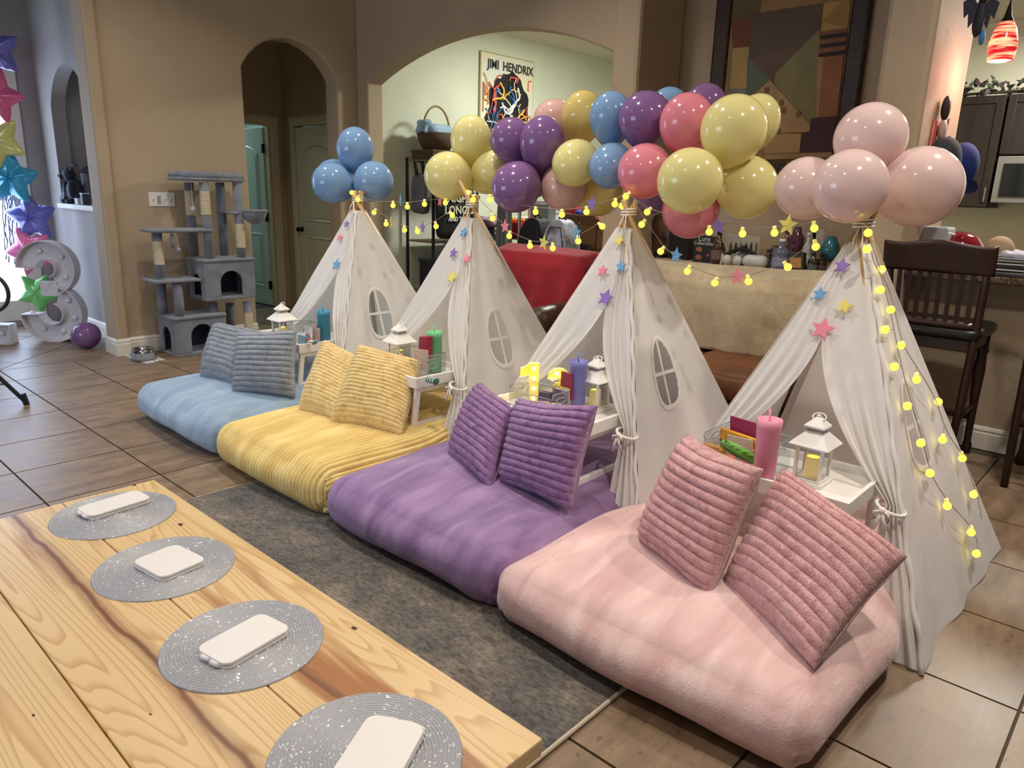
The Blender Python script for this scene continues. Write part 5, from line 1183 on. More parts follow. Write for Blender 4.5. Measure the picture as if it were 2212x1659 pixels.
# ================================================================== ENTRY: MARQUEE NUMBERS, FOIL STARS, TRIPOD
M_MARQ = mat('white_board', srgb(214, 210, 216), rough=0.6); M_MBULB = mat('frosted_bulb', srgb(226, 226, 230), rough=0.25)
a3, b3 = at(112, 737, z=0), at(150, 737, z=0)
marquee('marquee_number', 'large white marquee number three with unlit bulbs in the entry', '3', 0.89, 0.158, 0.13, ((a3.x+b3.x)/2+0.03, (a3.y+b3.y)/2+0.09, 0), math.atan2(b3.y-a3.y, b3.x-a3.x), M_MARQ, M_MBULB, 0.022, 0.008)
c1 = at(-18, 741, z=0)
marquee('marquee_number', 'large white marquee number one with a wide foot in the entry', '1', 0.89, 0.2, 0.13, (c1.x-0.02, c1.y+0.10, 0), math.atan2(b3.y-a3.y, b3.x-a3.x), M_MARQ, M_MBULB, 0.022, 0.008)
def foil_star(px, py, rp, y, col, lab, rot, tilt=0.0):
    c = at(px, py, y=y); D = (c-CPOS).dot(CF); R = rp*D/FPX
    ns, na = 9, 80; vs = []; fs = []
    xd = Vector((math.cos(-0.75+tilt), math.sin(-0.75+tilt), 0)); zd = Vector((0, 0, 1)); nd = xd.cross(zd)
    def Rr(w):
        k = (w-rot-math.pi/2)/(2*math.pi/5); f = abs((k-round(k))*2)
        return R/(1+0.85*f**0.95)*(1+0.012*math.sin(w*23))
    for side in (-1, 1):
        o = len(vs)
        for i in range(ns+1):
            s = i/ns
            for j in range(na):
                w = 2*math.pi*j/na; h = 0.27*R*max(0, 1-s**2.6)**0.6*(Rr(w)/R)**0.5 if s > 0 else 0.27*R*0.84
                vs.append(xd*(s*Rr(w)*math.cos(w))+zd*(s*Rr(w)*math.sin(w))+nd*(side*h*(1+0.08*math.sin(5*w))))
        for i in range(ns):
            for j in range(na): fs.append((o+i*na+j, o+i*na+(j+1) % na, o+(i+1)*na+(j+1) % na, o+(i+1)*na+j))
    b = MB().add(vs, fs); t = thing('star_balloon', lab, 'balloon', c, group='foil star balloon column')
    b.build('foil', mat('foil_'+lab.split()[0]+str(int(px)), col, rough=0.28, metal=0.15, coat=0.3), t, smooth=True)
    MB().tube([(0, 0, -R*0.5), (0, 0, -R*0.5-0.05)], [0.012, 0.006], 6).build('tail', mat('foil_tail', srgb(210, 210, 214), rough=0.3), t)
YS = 7.85
for (px, py, rp, col, lab, rot) in ((-12, 110, 62, srgb(120, 116, 190), 'violet foil star balloon at the top of the column', 0.2), (-8, 208, 62, srgb(236, 110, 150), 'hot pink foil star balloon high in the column', -0.3),
        (-4, 305, 62, srgb(222, 216, 132), 'yellow foil star balloon in the middle of the column', 0.5), (24, 385, 62, srgb(60, 166, 206), 'cyan foil star balloon in the column', -0.1),
        (68, 470, 58, srgb(112, 112, 190), 'periwinkle foil star balloon beside the tinsel', 0.1), (64, 542, 56, srgb(236, 124, 168), 'pink foil star balloon behind the marquee three', 0.4), (82, 632, 48, srgb(112, 186, 96), 'green foil star balloon between the marquee numbers', 0.7)):
    foil_star(px, py, rp, YS if py < 500 else 7.85 if py < 600 else 7.74, col, lab, rot)
tn = thing('tinsel_curtain', 'silver tinsel strands hanging by the entry window', 'tinsel', at(20, 420, y=8.2)); random.seed(5)
for i in range(9):
    x = 4+i*4.5; A, Bq = at(x, 415, y=8.2), at(x+10, 555+random.uniform(-10, 15), y=8.2)
    pts = [A.lerp(Bq, s/14)+Vector((random.uniform(-.006, .006), random.uniform(-.006, .006), 0)) for s in range(15)]
    MB().tube(pts, 0.006, 4).build('strand', mat('tinsel_foil', srgb(210, 214, 226), rough=0.2, metal=1.0), tn, world=True)
bb = at(190, 752, z=0); pb = thing('balloon', 'loose purple balloon on the floor beside the marquee three', 'balloon', (bb.x, bb.y, 0.125)); rr_ = 28.5*((bb-CPOS).dot(CF))/FPX
pb.location = (bb.x, bb.y, rr_); pb.scale = (rr_, rr_, rr_); pb.rotation_euler = (math.radians(70), 0.3, 0.6)
for nm, me in (('latex_body', _bal['m']), ('knot', _bal['k'])):
    o = bpy.data.objects.new(nm, me); COL.objects.link(o); o.parent = pb; o.material_slots[0].link = 'OBJECT'; o.material_slots[0].material = balloon_mat('purple')
# phone tripod with ring light, cut by the frame
M_BLK = mat('black_tripod', srgb(26, 30, 36), rough=0.4)
ft = at(58, 874, z=0); tp = thing('ring_light_tripod', 'black tripod with ring light at the edge of the entry', 'tripod', (ft.x-0.40, ft.y+0.12, 0))
cxp = Vector((ft.x-0.40, ft.y+0.12, 0)); up = Vector((0, 0, 1))
for i in range(3):
    a = math.atan2(ft.y-cxp.y, ft.x-cxp.x)+i*2*math.pi/3; f = cxp+Vector((math.cos(a), math.sin(a), 0))*0.418
    top = cxp+up*0.58+Vector((math.cos(a), math.sin(a), 0))*0.03
    lg = MB().tube([f+up*0.012, top], 0.013, 8).build('leg', M_BLK, tp, world=True)
    MB().tube([f+up*0.0, f+up*0.05+(top-f).normalized()*0.03], [0.018, 0.02], 8).build('foot', M_BLK, lg, world=True)
    MB().tube([f.lerp(top, 0.25), cxp+up*0.2], 0.006, 6).build('brace', mat('tripod_brace', srgb(120, 130, 160), rough=0.3, metal=0.6), tp, world=True)
MB().tube([cxp+up*0.12, cxp+up*1.0], 0.014, 10).build('centre_column', M_BLK, tp, world=True)
rc = at(-26, 632, y=ft.y-0.0); MB().tube([rc+Vector((math.cos(-0.75)*0.118*math.cos(a), math.sin(-0.75)*0.118*math.cos(a), 0.118*math.sin(a))) for a in [2*math.pi*i/40 for i in range(40)]], 0.012, 8, closed=True).build('ring_light', M_BLK, tp, smooth=True, world=True)
MB().tube([cxp+up*0.98, rc-Vector((0, 0, 0.118))], 0.008, 6).build('ring_arm', M_BLK, tp, world=True)
# niche things
NZ = 1.196
bp_ = at(158, 428, x=2.45); br = thing('bear_figurine', 'dark bear figurine sitting in the entry niche', 'figurine', (2.47, bp_.y-0.02, NZ)); M_BEAR = mat('bear_dark', srgb(40, 42, 54), rough=0.6, bump=(60, 0.6))
bb_ = MB(); bb_.ell((0, 0, 0.11), (0.075, 0.085, 0.12), 16, 10); bb_.ell((-0.03, 0.03, 0.26), (0.06, 0.06, 0.058), 14, 9); bb_.ell((-0.085, 0.05, 0.245), (0.03, 0.026, 0.024), 10, 7)
for s in (-1, 1): bb_.ell((-0.02, 0.03+s*0.05, 0.31), (0.018, 0.02, 0.02), 8, 6); bb_.ell((-0.07, s*0.06, 0.02), (0.05, 0.03, 0.025), 10, 6); bb_.ell((-0.055, s*0.07, 0.13), (0.03, 0.025, 0.07), 10, 7)
bb_.build('body', M_BEAR, br, smooth=True); MB().ell((-0.112, 0.057, 0.25), (0.012, 0.012, 0.012), 8, 6).build('muzzle', mat('bear_muzzle', srgb(190, 170, 130), rough=0.6), br, smooth=True)
fw_ = MB()
for i in range(12): fw_.ell((0.06*random.uniform(-1, 1), -0.06+0.08*random.uniform(-1, 1), 0.37+0.03*random.uniform(-1, 1)), (0.03, 0.02, 0.018), 8, 5)
fv = thing('flower_vase', 'grey vase of dark flowers behind the bear figurine', 'vase', (2.58, bp_.y+0.02, NZ)); MB().lathe([(0.035, 0), (0.05, 0.08), (0.03, 0.2), (0.04, 0.28)], n=18).build('vase', mat('grey_vase', srgb(130, 132, 140), rough=0.4), fv, smooth=True)
fw2 = MB()
for i in range(12): fw2.ell((0.07*random.uniform(-1, 1), 0.09*random.uniform(-1, 1), 0.32+0.03*random.uniform(-1, 1)), (0.028, 0.02, 0.016), 8, 5)
fw2.build('flowers', mat('dried_flowers', srgb(96, 90, 96), rough=0.9), fv, smooth=True)
fp = at(136, 432, x=2.41); fr_ = thing('photo_frame', 'small grey photo frame in the entry niche', 'photo frame', (2.41, fp.y, NZ))
MB().box((0, 0, 0.07), (0.014, 0.11, 0.14), M=Matrix.Rotation(0.15, 3, 'Y')).build('frame', mat('frame_grey', srgb(150, 148, 156), rough=0.4), fr_, bevel=0.003); MB().box((-0.0085, 0, 0.07), (0.002, 0.07, 0.10), M=Matrix.Rotation(0.15, 3, 'Y')).build('photo', mat('old_photo', srgb(96, 92, 100), var=(40, 0.5)), fr_)
for i, (px, nm, d, col) in enumerate(((172, 'small white trinket box by the bear', (0.06, 0.08, 0.05), srgb(196, 200, 210)), (184, 'striped black and white trinket box by the bear', (0.06, 0.06, 0.10), srgb(70, 72, 80)))):
    p = at(px, 433, x=2.41); t = thing('trinket_box', nm, 'box', (2.41, p.y, NZ)); MB().box((0, 0, d[2]/2), d).build('box_body', mat('trinket_%d' % i, col, rough=0.4), t, bevel=0.003); MB().box((0, 0, d[2]), (d[0]+0.004, d[1]+0.004, 0.008)).build('box_lid', mat('trinket_lid', srgb(210, 210, 216), rough=0.4), t)
bf = thing('wall_butterfly', 'small grey butterfly ornament on the niche back', 'ornament', (2.735, at(167, 258, x=2.735).y, at(167, 258, x=2.735).z))
for s in (-1, 1):
    for z, r in ((0.03, 0.045), (-0.035, 0.035)): MB().ell((-0.004, s*0.035, z), (0.004, 0.035, r), 12, 8).build('wing', mat('butterfly_grey', srgb(112, 112, 120), rough=0.5), bf, smooth=True)
# ================================================================== SOFA, ARMCHAIR, THROWS, STOOLS
M_LEATH = mat('brown_leather', srgb(70, 46, 34), rough=0.38, var=(6, 0.25), bump=(45, 0.35))
M_CUSH = mat('tan_seat_leather', srgb(122, 76, 46), rough=0.5, var=(5, 0.2), bump=(30, 0.4))
def couch(name, lab, cat, y0, y1, nseat, x0=3.70, x1=4.62, back=0.94):
    t = thing(name, lab, cat, ((x0+x1)/2, (y0+y1)/2, 0)); aw = 0.2
    rbox(((x0+x1)/2, (y0+y1)/2, 0.20), (x1-x0, y1-y0-0.02, 0.28), 0.05, 12).build('base', M_LEATH, t, smooth=True, world=True)
    for s, yy in ((0, y0+aw/2), (1, y1-aw/2)):
        rbox(((x0+x1)/2-0.02, yy, 0.36), (x1-x0-0.04, aw, 0.60), 0.09, 14, puff=0.015, nz=0.006).build('arm', M_LEATH, t, smooth=True, world=True)
    for i in range(nseat):
        a = y0+aw+(y1-y0-2*aw)*i/nseat; b = y0+aw+(y1-y0-2*aw)*(i+1)/nseat
        rbox((x0+0.30, (a+b)/2, 0.41), (0.64, b-a-0.01, 0.17), 0.07, 14, puff=0.02, nz=0.012, seed=i).build('seat_cushion', M_CUSH, t, smooth=True, world=True)
        rbox((x1-0.22, (a+b)/2, 0.67), (0.30, b-a-0.005, 0.50), 0.11, 16, puff=0.03, nz=0.012, seed=i+4).build('back_cushion', M_LEATH, t, smooth=True, world=True)
    rbox((x1-0.10, (y0+y1)/2, back/2+0.02), (0.18, y1-y0-0.06, back-0.08), 0.07, 14).build('back', M_LEATH, t, smooth=True, world=True)
    for x in (x0+0.08, x1-0.08):
        for y in (y0+0.1, y1-0.1): MB().span((x-0.03, y-0.03, 0), (x+0.03, y+0.03, 0.07)).build('foot', mat('dark_wood', srgb(40, 26, 20), rough=0.4), t, world=True)
    return t
couch('leather_sofa', 'brown leather sofa behind the purple and pink teepees', 'sofa', 1.28, 3.02, 2)
couch('leather_armchair', 'brown leather armchair under the red throw', 'armchair', 3.12, 4.22, 1, back=0.95)
def throw(name, lab, y0, y1, zt, zf, zb, xf, xb, material, seed, wav=0.02, slope=0.0):
    """cloth over a seat back: down the front (to zf), over the top, down the back (to zb)"""
    path = [(xf-0.03, zf), (xf-0.02, zf+(zt-zf)*0.5), (xf, zt-0.10), (xf+0.05, zt-0.02), ((xf+xb)/2, zt+0.012), (xb-0.03, zt-0.02), (xb+0.02, zt-0.10), (xb+0.02, zb)]
    seg = [0]
    for a, b in zip(path, path[1:]): seg.append(seg[-1]+math.hypot(b[0]-a[0], b[1]-a[1]))
    def fn(u, v):
        s = u*seg[-1]; i = 0
        while i < len(seg)-2 and seg[i+1] < s: i += 1
        f = (s-seg[i])/(seg[i+1]-seg[i]); x = path[i][0]+(path[i+1][0]-path[i][0])*f; z = path[i][1]+(path[i+1][1]-path[i][1])*f
        y = y0+(y1-y0)*v; dn = max(0, zt-z)/(zt-zf)
        z += slope*(v-0.5)+wob((y, x, seed), 3.2, 0.035)*(0.35+0.2*dn)
        x += -abs(wob((y*1.2, z, seed), 4, wav*2))*dn+0.012*math.sin(y*26+seed+3*z)*dn
        e = min(v, 1-v); 
        if e < 0.06: z -= ((0.06-e)/0.06)**1.5*0.10
        return Vector((x, y+wob((x, z, seed), 5, 0.015), z))
    o = MB().grid(fn, 60, 70).build(name, material, smooth=True, solid=0.012)
    c = fn(0.5, 0.5); c0 = Vector((c.x, c.y, zf)); o.data.transform(Matrix.Translation(-c0)); o.location = c0
    return tag(o, lab, 'blanket')
M_SHERPA = mat('cream_sherpa', srgb(196, 176, 142), rough=1.0, var=(22, 0.10), bump=(150, 0.6), bumpdist=0.012, sheen=0.3)
M_RED = mat('red_fleece', srgb(142, 22, 34), rough=0.95, var=(5, 0.25), bump=(90, 0.4), sheen=0.2)
throw('sherpa_blanket', 'cream furry blanket draped over the sofa back', 1.36, 2.80, 0.995, 0.50, 0.75, 4.20, 4.62, M_SHERPA, 2.0, slope=-0.02)
throw('red_throw', 'dark red fleece throw draped over the armchair', 3.18, 4.14, 1.005, 0.55, 0.70, 4.19, 4.62, M_RED, 5.0)
# bar stools
M_STOOL = mat('espresso_wood', srgb(48, 26, 20), rough=0.32, var=(8, 0.25), stretch=(1, 1, 0.2))
def stool(x, y, lab):
    t = thing('bar_stool', lab, 'bar stool', (x, y, 0), group='bar stools at the counter')
    for s in (-1, 1):
        MB().tube([(-0.25, s*0.205, 0), (-0.215, s*0.215, 0.40), (-0.205, s*0.22, 0.74), (-0.235, s*0.228, 1.0), (-0.275, s*0.232, 1.20)], [0.019, 0.021, 0.022, 0.02, 0.018], 8).build('back_leg', M_STOOL, t, smooth=True)
        MB().tube([(0.22, s*0.21, 0), (0.215, s*0.21, 0.05), (0.212, s*0.208, 0.08), (0.208, s*0.205, 0.3), (0.2, s*0.2, 0.5), (0.2, s*0.2, 0.60), (0.198, s*0.2, 0.625), (0.198, s*0.2, 0.64), (0.198, s*0.2, 0.72)], [0.024, 0.026, 0.019, 0.022, 0.033, 0.026, 0.034, 0.026, 0.028], 10).build('front_leg', M_STOOL, t, smooth=True)
        MB().tube([(-0.225, s*0.212, 0.30), (0.205, s*0.205, 0.30)], 0.013, 8).build('stretcher', M_STOOL, t, smooth=True)
    MB().tube([(0.208, -0.205, 0.22), (0.208, 0.205, 0.22)], 0.017, 8).build('foot_rail', M_STOOL, t, smooth=True)
    MB().tube([(-0.225, -0.212, 0.34), (-0.225, 0.212, 0.34)], 0.013, 8).build('stretcher', M_STOOL, t, smooth=True)
    MB().span((-0.205, -0.215, 0.66), (0.20, 0.215, 0.725)).build('seat_apron', M_STOOL, t, bevel=0.006)
    rbox((0.0, 0, 0.757), (0.48, 0.49, 0.07), 0.033, 14, puff=0.012).build('seat', mat('black_seat_vinyl', srgb(26, 22, 22), rough=0.35), t, smooth=True)
    def rail(u, v):
        yy = -0.265+0.53*u; w = 1-(2*u-1)**2; return Vector((-0.25-0.035*(v)-0.03*w, yy, 1.075+0.155*v+(0.012*math.cos((2*u-1)*4.2))*v))
    MB().grid(rail, 24, 8).build('top_rail', M_STOOL, t, smooth=True, solid=0.024)
    MB().tube([(-0.212-0.012*(1-(2*i/10-1)**2), -0.22+0.44*i/10, 0.80) for i in range(11)], 0.02, 8).build('lower_rail', M_STOOL, t, smooth=True)
    for i in range(8):
        y_ = -0.175+0.05*i; w = 1-(y_/0.22)**2
        m = MB(); a, b = Vector((-0.215-0.012*w, y_, 0.80)), Vector((-0.252-0.025*w, y_, 1.09)); d = Vector((0, 0.011, 0)); e = Vector((0.006, 0, 0))
        m.add([a-d-e, a+d-e, a+d+e, a-d+e, b-d-e, b+d-e, b+d+e, b-d+e], [(0, 1, 5, 4), (1, 2, 6, 5), (2, 3, 7, 6), (3, 0, 4, 7), (0, 3, 2, 1), (4, 5, 6, 7)]); m.build('slat', M_STOOL, t)
    return t
stool(4.66, 1.0, 'dark wooden bar stool with slatted back, behind the pink teepee')
stool(4.66, 0.31, 'dark wooden bar stool by the counter, away from the teepee')

# ================================================================== NICHE: PAINTING AND LEDGE
PXW = 5.20
pl, pr_ = at(1530, 185, x=PXW).y, at(1852, 231, x=PXW).y; pzb = at(1690, 388, x=PXW).z; pzt = 3.02; fw = 0.125
pt = thing('framed_painting', 'large abstract block painting in dark beaded frame', 'painting', (5.245, (pl+pr_)/2, pzb))
M_FRAME = mat('dark_bronze_frame', srgb(58, 40, 30), rough=0.45, var=(20, 0.3), bump=(40, 0.3))
for a, b in (((PXW, pr_, pzb), (5.25, pr_+fw, pzt)), ((PXW, pl-fw, pzb), (5.25, pl, pzt)), ((PXW+0.001, pr_+fw, pzb), (5.249, pl-fw, pzb+fw)), ((PXW+0.001, pr_+fw, pzt-fw), (5.249, pl-fw, pzt))):
    MB().span(a, b).build('frame_rail', M_FRAME, pt, world=True, bevel=0.02)
bd_ = MB(); st_ = 0.024
iy0, iy1, iz0, iz1 = pr_+fw, pl-fw, pzb+fw, pzt-fw
n = int((iz1-iz0)/st_)
for i in range(n+1):
    for y in (iy0-0.012, iy1+0.012): bd_.ell((PXW-0.002, y, iz0+i*st_), (0.008, 0.008, 0.008), 6, 4)
n = int((iy1-iy0)/st_)
for i in range(n+1): bd_.ell((PXW-0.002, iy0+i*st_, iz0-0.012), (0.008, 0.008, 0.008), 6, 4)
bd_.build('bead_border', mat('bead_bronze', srgb(112, 88, 62), rough=0.35, metal=0.5), pt, smooth=True, world=True)
MB().span((5.22, iy0, iz0), (5.245, iy1, iz1)).build('canvas', mat('canvas_ground', srgb(140, 112, 72), rough=0.8, var=(6, 0.2)), pt, world=True)
FX = 5.219; PT_LAYERS = [
 ([(1582, 0), (1645, 0), (1641, 42), (1578, 47)], (104, 88, 58)), ([(1645, 0), (1780, 0), (1778, 8), (1643, 26)], (150, 116, 74)),
 ([(1578, 47), (1625, 40), (1620, 102), (1583, 104)], (116, 66, 44)), ([(1583, 104), (1620, 101), (1615, 190), (1577, 192)], (168, 138, 82)),
 ([(1577, 192), (1612, 190), (1610, 330), (1570, 330)], (120, 118, 98)), ([(1615, 122), (1660, 170), (1640, 202), (1612, 204)], (92, 98, 82)),
 ([(1628, 30), (1780, 7), (1772, 62), (1675, 160), (1672, 180), (1617, 122)], (98, 80, 66)),
 ([(1772, 62), (1766, 255), (1752, 272), (1672, 180), (1676, 158)], (126, 116, 78)),
 ([(1780, 7), (1838, 0), (1832, 60), (1774, 68)], (176, 142, 80)), ([(1820, 0), (1838, 0), (1832, 60), (1776, 48)], (158, 122, 70)),
 ([(1774, 68), (1831, 60), (1828, 118), (1768, 124)], (132, 82, 58)),
 ([(1774, 77), (1830, 70), (1829, 79), (1773, 86)], (52, 38, 30)), ([(1772, 97), (1829, 89), (1828, 98), (1771, 105)], (52, 38, 30)), ([(1770, 116), (1828, 108), (1827, 117), (1768, 124)], (52, 38, 30)),
 ([(1779, 124), (1823, 119), (1810, 252), (1767, 254)], (142, 92, 62)), ([(1768, 124), (1780, 123), (1768, 254), (1764, 254)], (164, 122, 80)),
 ([(1664, 173), (1752, 270), (1749, 285), (1650, 290), (1630, 205)], (164, 132, 92)),
 ([(1753, 256), (1808, 251), (1803, 330), (1728, 331), (1731, 290), (1750, 286)], (70, 46, 48)),
 ([(1655, 290), (1732, 288), (1728, 330), (1652, 332)], (168, 134, 88)), ([(1652, 333), (1803, 329), (1803, 340), (1652, 345)], (150, 122, 80))]
for i, (poly, c) in enumerate(PT_LAYERS):
    q = [at(a, b, x=FX) for a, b in poly]; q = [Vector((FX-0.0006*i, min(max(v.y, iy0), iy1), min(max(v.z, iz0), iz1))) for v in q]
    MB().prism(q, (0.001, 0, 0)).build('colour_field', mat('paint_field_%d' % i, srgb(*c), rough=0.75, var=(7, 0.14)), pt, world=True)
for i, (px, py) in enumerate(((1658, 195), (1695, 238), (1726, 247), (1683, 284), (1690, 222), (1672, 218))):
    p = at(px, py, x=FX); MB().box((FX-0.014, p.y, p.z), (0.001, 0.03, 0.036)).build('colour_field', mat('paint_sq_%d' % (i % 2), srgb(118, 86, 56) if i < 4 else srgb(180, 150, 108), rough=0.75), pt, world=True)
LZ = 0.961
def bottle(px, top, wpx, col, lab, x=4.93, shape=0, cap=None, glassy=True, text=None):
    c = at(px, 560, x=x); D = (c-CPOS).dot(CF); r = wpx*D/FPX/2; h = at(px, top, x=x).z-LZ
    t = thing('bottle', lab, 'bottle', (x, c.y, LZ), group='bottles on the niche ledge')
    pr = {0: [(0.001, 0), (r*0.95, 0), (r, 0.01), (r, h*0.55), (r*0.85, h*0.66), (r*0.36, h*0.76), (r*0.33, h*0.95)],
          1: [(0.001, 0), (r*0.9, 0), (r, h*0.15), (r*1.0, h*0.45), (r*0.7, h*0.62), (r*0.35, h*0.72), (r*0.33, h*0.95)],
          2: [(0.001, 0), (r*0.8, 0), (r*0.85, h*0.2), (r, h*0.5), (r*0.9, h*0.75), (r*0.5, h*0.9), (r*0.45, h*0.97)]}[shape]
    m = mat('bottle_glass_%d' % int(px), col, rough=0.08, coat=0.4) if glassy else mat('bottle_frost_%d' % int(px), col, rough=0.4)
    MB().lathe(pr, n=24, capb=False).build('glass', m, t, smooth=True)
    MB().lathe([(r*0.38, h*0.9), (r*0.38, h), (0.001, h)], n=16, capb=True, capt=False).build('cap', mat('bottle_cap_%d' % int(px), cap or tuple(v*0.5 for v in col), rough=0.35), t, smooth=True)
    lb = MB(); vs = []; z0, z1 = h*0.14, h*0.42
    for i in range(13):
        w = math.pi*0.62+math.pi*0.76*i/12+math.radians(10); vs += [(r*1.02*math.cos(w), r*1.02*math.sin(w), z0), (r*1.02*math.cos(w), r*1.02*math.sin(w), z1)]
    lb.add(vs, [(2*i, 2*i+2, 2*i+3, 2*i+1) for i in range(12)]).build('label_band', mat('label_paper_%d' % int(px), tuple(min(1, v*1.6+0.06) for v in col), rough=0.7), t, smooth=True)
    if text:
        me = text_mesh(text, h*0.11, 0.001, Matrix.Translation((-r*1.08, 0, h*0.60)) @ frame_m((0, 0, 0), (0, -1, 0), (0, 0, 1))); mk('printed_number', me, mat('label_ink', srgb(60, 30, 40)), t)
    return t
bottle(1550, 498, 30, srgb(70, 42, 28), 'brown glass bottle behind the fishing lure book', shape=1)
bottle(1606, 530, 34, srgb(96, 100, 100), 'round clear decanter in front of the group photograph', shape=1, cap=srgb(40, 38, 38))
bottle(1660, 538, 28, srgb(58, 52, 34), 'small olive glass bottle beside the headset', shape=1)
bottle(1686, 516, 36, srgb(92, 98, 112), 'clear spirit bottle with white cap', x=4.88, cap=srgb(214, 214, 210))
bottle(1694, 492, 26, srgb(92, 58, 32), 'amber bottle with green capsule', x=5.05, cap=srgb(40, 72, 48))
bottle(1716, 490, 34, srgb(84, 46, 60), 'dark plum bottle with the number label', x=5.06, shape=2, text='36')
bottle(1741, 502, 20, srgb(168, 168, 152), 'tall slim frosted bottle', x=4.98, cap=srgb(200, 196, 180), glassy=False)
bottle(1757, 545, 22, srgb(40, 42, 34), 'short dark sauce bottle next to the frosted one', x=4.90)
bottle(1776, 548, 24, srgb(52, 34, 24), 'short brown bottle by the green vase', x=4.95)
bottle(1672, 530, 30, srgb(74, 60, 44), 'squat brown jar bottle behind the clear spirit', x=5.1, shape=2)
gv = at(1796, 520, x=5.05); t = thing('swirl_vase', 'green and blue swirled glass vase on a stand', 'vase', (5.05, gv.y, LZ))
MB().lathe([(0.001, 0), (0.04, 0), (0.012, 0.02), (0.01, 0.06), (0.02, 0.075)], n=18, capb=False).build('stand', mat('vase_foot', srgb(190, 170, 110), rough=0.3), t, smooth=True)
MB().lathe([(0.02, 0.07), (0.05, 0.10), (0.062, 0.14), (0.055, 0.18), (0.035, 0.215), (0.03, 0.235)], n=28).build('glass_body', mat('swirl_glass', srgb(54, 110, 60), rough=0.1, coat=0.5, var=(16, 0.2, srgb(50, 120, 160))), t, smooth=True)
# lure book
bq = [at(1497, 572, x=4.95), at(1540, 572, x=4.95)]; bt = at(1500, 508, x=4.95).z
bk_ = thing('hardback_book', 'black fishing lure collectibles book standing on the ledge', 'book', (4.95, (bq[0].y+bq[1].y)/2, LZ)); w_ = bq[0].y-bq[1].y; h_ = bt-LZ
MB().span((-0.012, -w_/2, 0), (0.022, w_/2, h_)).build('cover', mat('book_black', srgb(26, 24, 22), rough=0.35), bk_)
MB().span((-0.008, -w_/2-0.002, 0.004), (0.018, w_/2-0.006, h_-0.003)).build('pages', mat('book_pages', srgb(190, 180, 160)), bk_)
for txt, zz, s in (('Lure', 0.80, 0.24), ('Collectibles', 0.66, 0.16)):
    me = text_mesh(txt, w_*s*1.35, 0.0004, Matrix.Translation((-0.0128, 0, h_*zz)) @ frame_m((0, 0, 0), (0, -1, 0), (0, 0, 1))); mk('printed_title', me, mat('book_print', srgb(206, 200, 186)), bk_)
for z, c in ((0.48, srgb(150, 84, 40)), (0.18, srgb(150, 96, 44))): MB().ell((-0.0125, w_*0.22, h_*z), (0.001, w_*0.16, h_*0.10), 14, 8).build('cover_picture', mat('book_pic', c, rough=0.4, var=(60, 0.5)), bk_)
MB().ell((-0.0125, -w_*0.25, h_*0.28), (0.001, w_*0.07, w_*0.06), 12, 8).build('cover_emblem', mat('book_red', srgb(190, 70, 60)), bk_)
bs = at(1470, 560, x=5.05); t = thing('dark_box', 'tall black box beside the fishing lure book', 'box', (5.05, bs.y, LZ)); MB().span((-0.05, -0.085, 0), (0.05, 0.085, 0.27)).build('case', mat('black_case', srgb(18, 17, 17), rough=0.5), t, bevel=0.006); MB().span((-0.053, -0.07, 0.02), (-0.05, 0.07, 0.25)).build('front_panel', mat('black_cloth', srgb(24, 23, 24), rough=0.9), t)
gp = at(1424, 540, x=5.02); t = thing('art_glass_plate', 'upright dark multicoloured art glass dish', 'dish', (5.02, gp.y, LZ)); 
MB().ell((0, 0, 0.17), (0.02, 0.10, 0.17), 24, 14, M=Matrix.Rotation(-0.12, 3, 'Y')).build('dish', mat('art_glass', srgb(46, 44, 40), rough=0.12, coat=0.5, var=(9, 0.3, srgb(112, 70, 44))), t, smooth=True); MB().span((-0.04, -0.05, 0), (0.05, 0.05, 0.02)).build('stand', mat('black_stand', srgb(20, 18, 18), rough=0.4), t)
pix_plane('greeting_card', 'white card with a drawn antler leaning on the ledge', 'card', [(1534, 572), (1558, 573), (1564, 549), (1541, 543)], 4.90, 0.004, mat('white_card', srgb(190, 184, 172), rough=0.7))
gph = pix_plane('group_photo', 'unframed white group photograph of small figures on the ledge', 'photograph', [(1566, 560), (1638, 562), (1642, 512), (1570, 503)], 5.12, 0.004, mat('photo_paper', srgb(176, 168, 148), rough=0.5))
for i in range(6):
    p = at(1578+11*i, 536, x=5.116)-gph.location; m = MB(); m.ell(p+Vector((-0.001, 0, 0.0)), (0.001, 0.010, 0.042), 8, 6); m.build('printed_figure', mat('photo_figure_%d' % (i % 3), [srgb(96, 70, 48), srgb(60, 50, 44), srgb(130, 96, 60)][i % 3]), gph)
for px, py, lab in ((1750, 515, 'white postcard behind the frosted bottle'), (1768, 508, 'white postcard next to the green vase')):
    pix_plane('postcard', lab, 'card', [(px-14, py+26), (px+12, py+26), (px+13, py-12), (px-13, py-14)], 5.14, 0.003, mat('postcard', srgb(178, 172, 160), var=(50, 0.4)))
pb_ = pix_plane('snack_carton', 'printed carton with yellow picture in front of the bottles', 'carton', [(1697, 590), (1735, 592), (1736, 546), (1702, 546)], 4.86, 0.05, mat('carton_green', srgb(40, 44, 32), rough=0.5))
pc_ = [at(a, b, x=4.858)-pb_.location for a, b in ((1704, 578), (1730, 579), (1731, 556), (1706, 556))]; MB().prism(pc_, (0.002, 0, 0)).build('picture_panel', mat('carton_picture', srgb(176, 130, 70), var=(70, 0.5)), pb_)
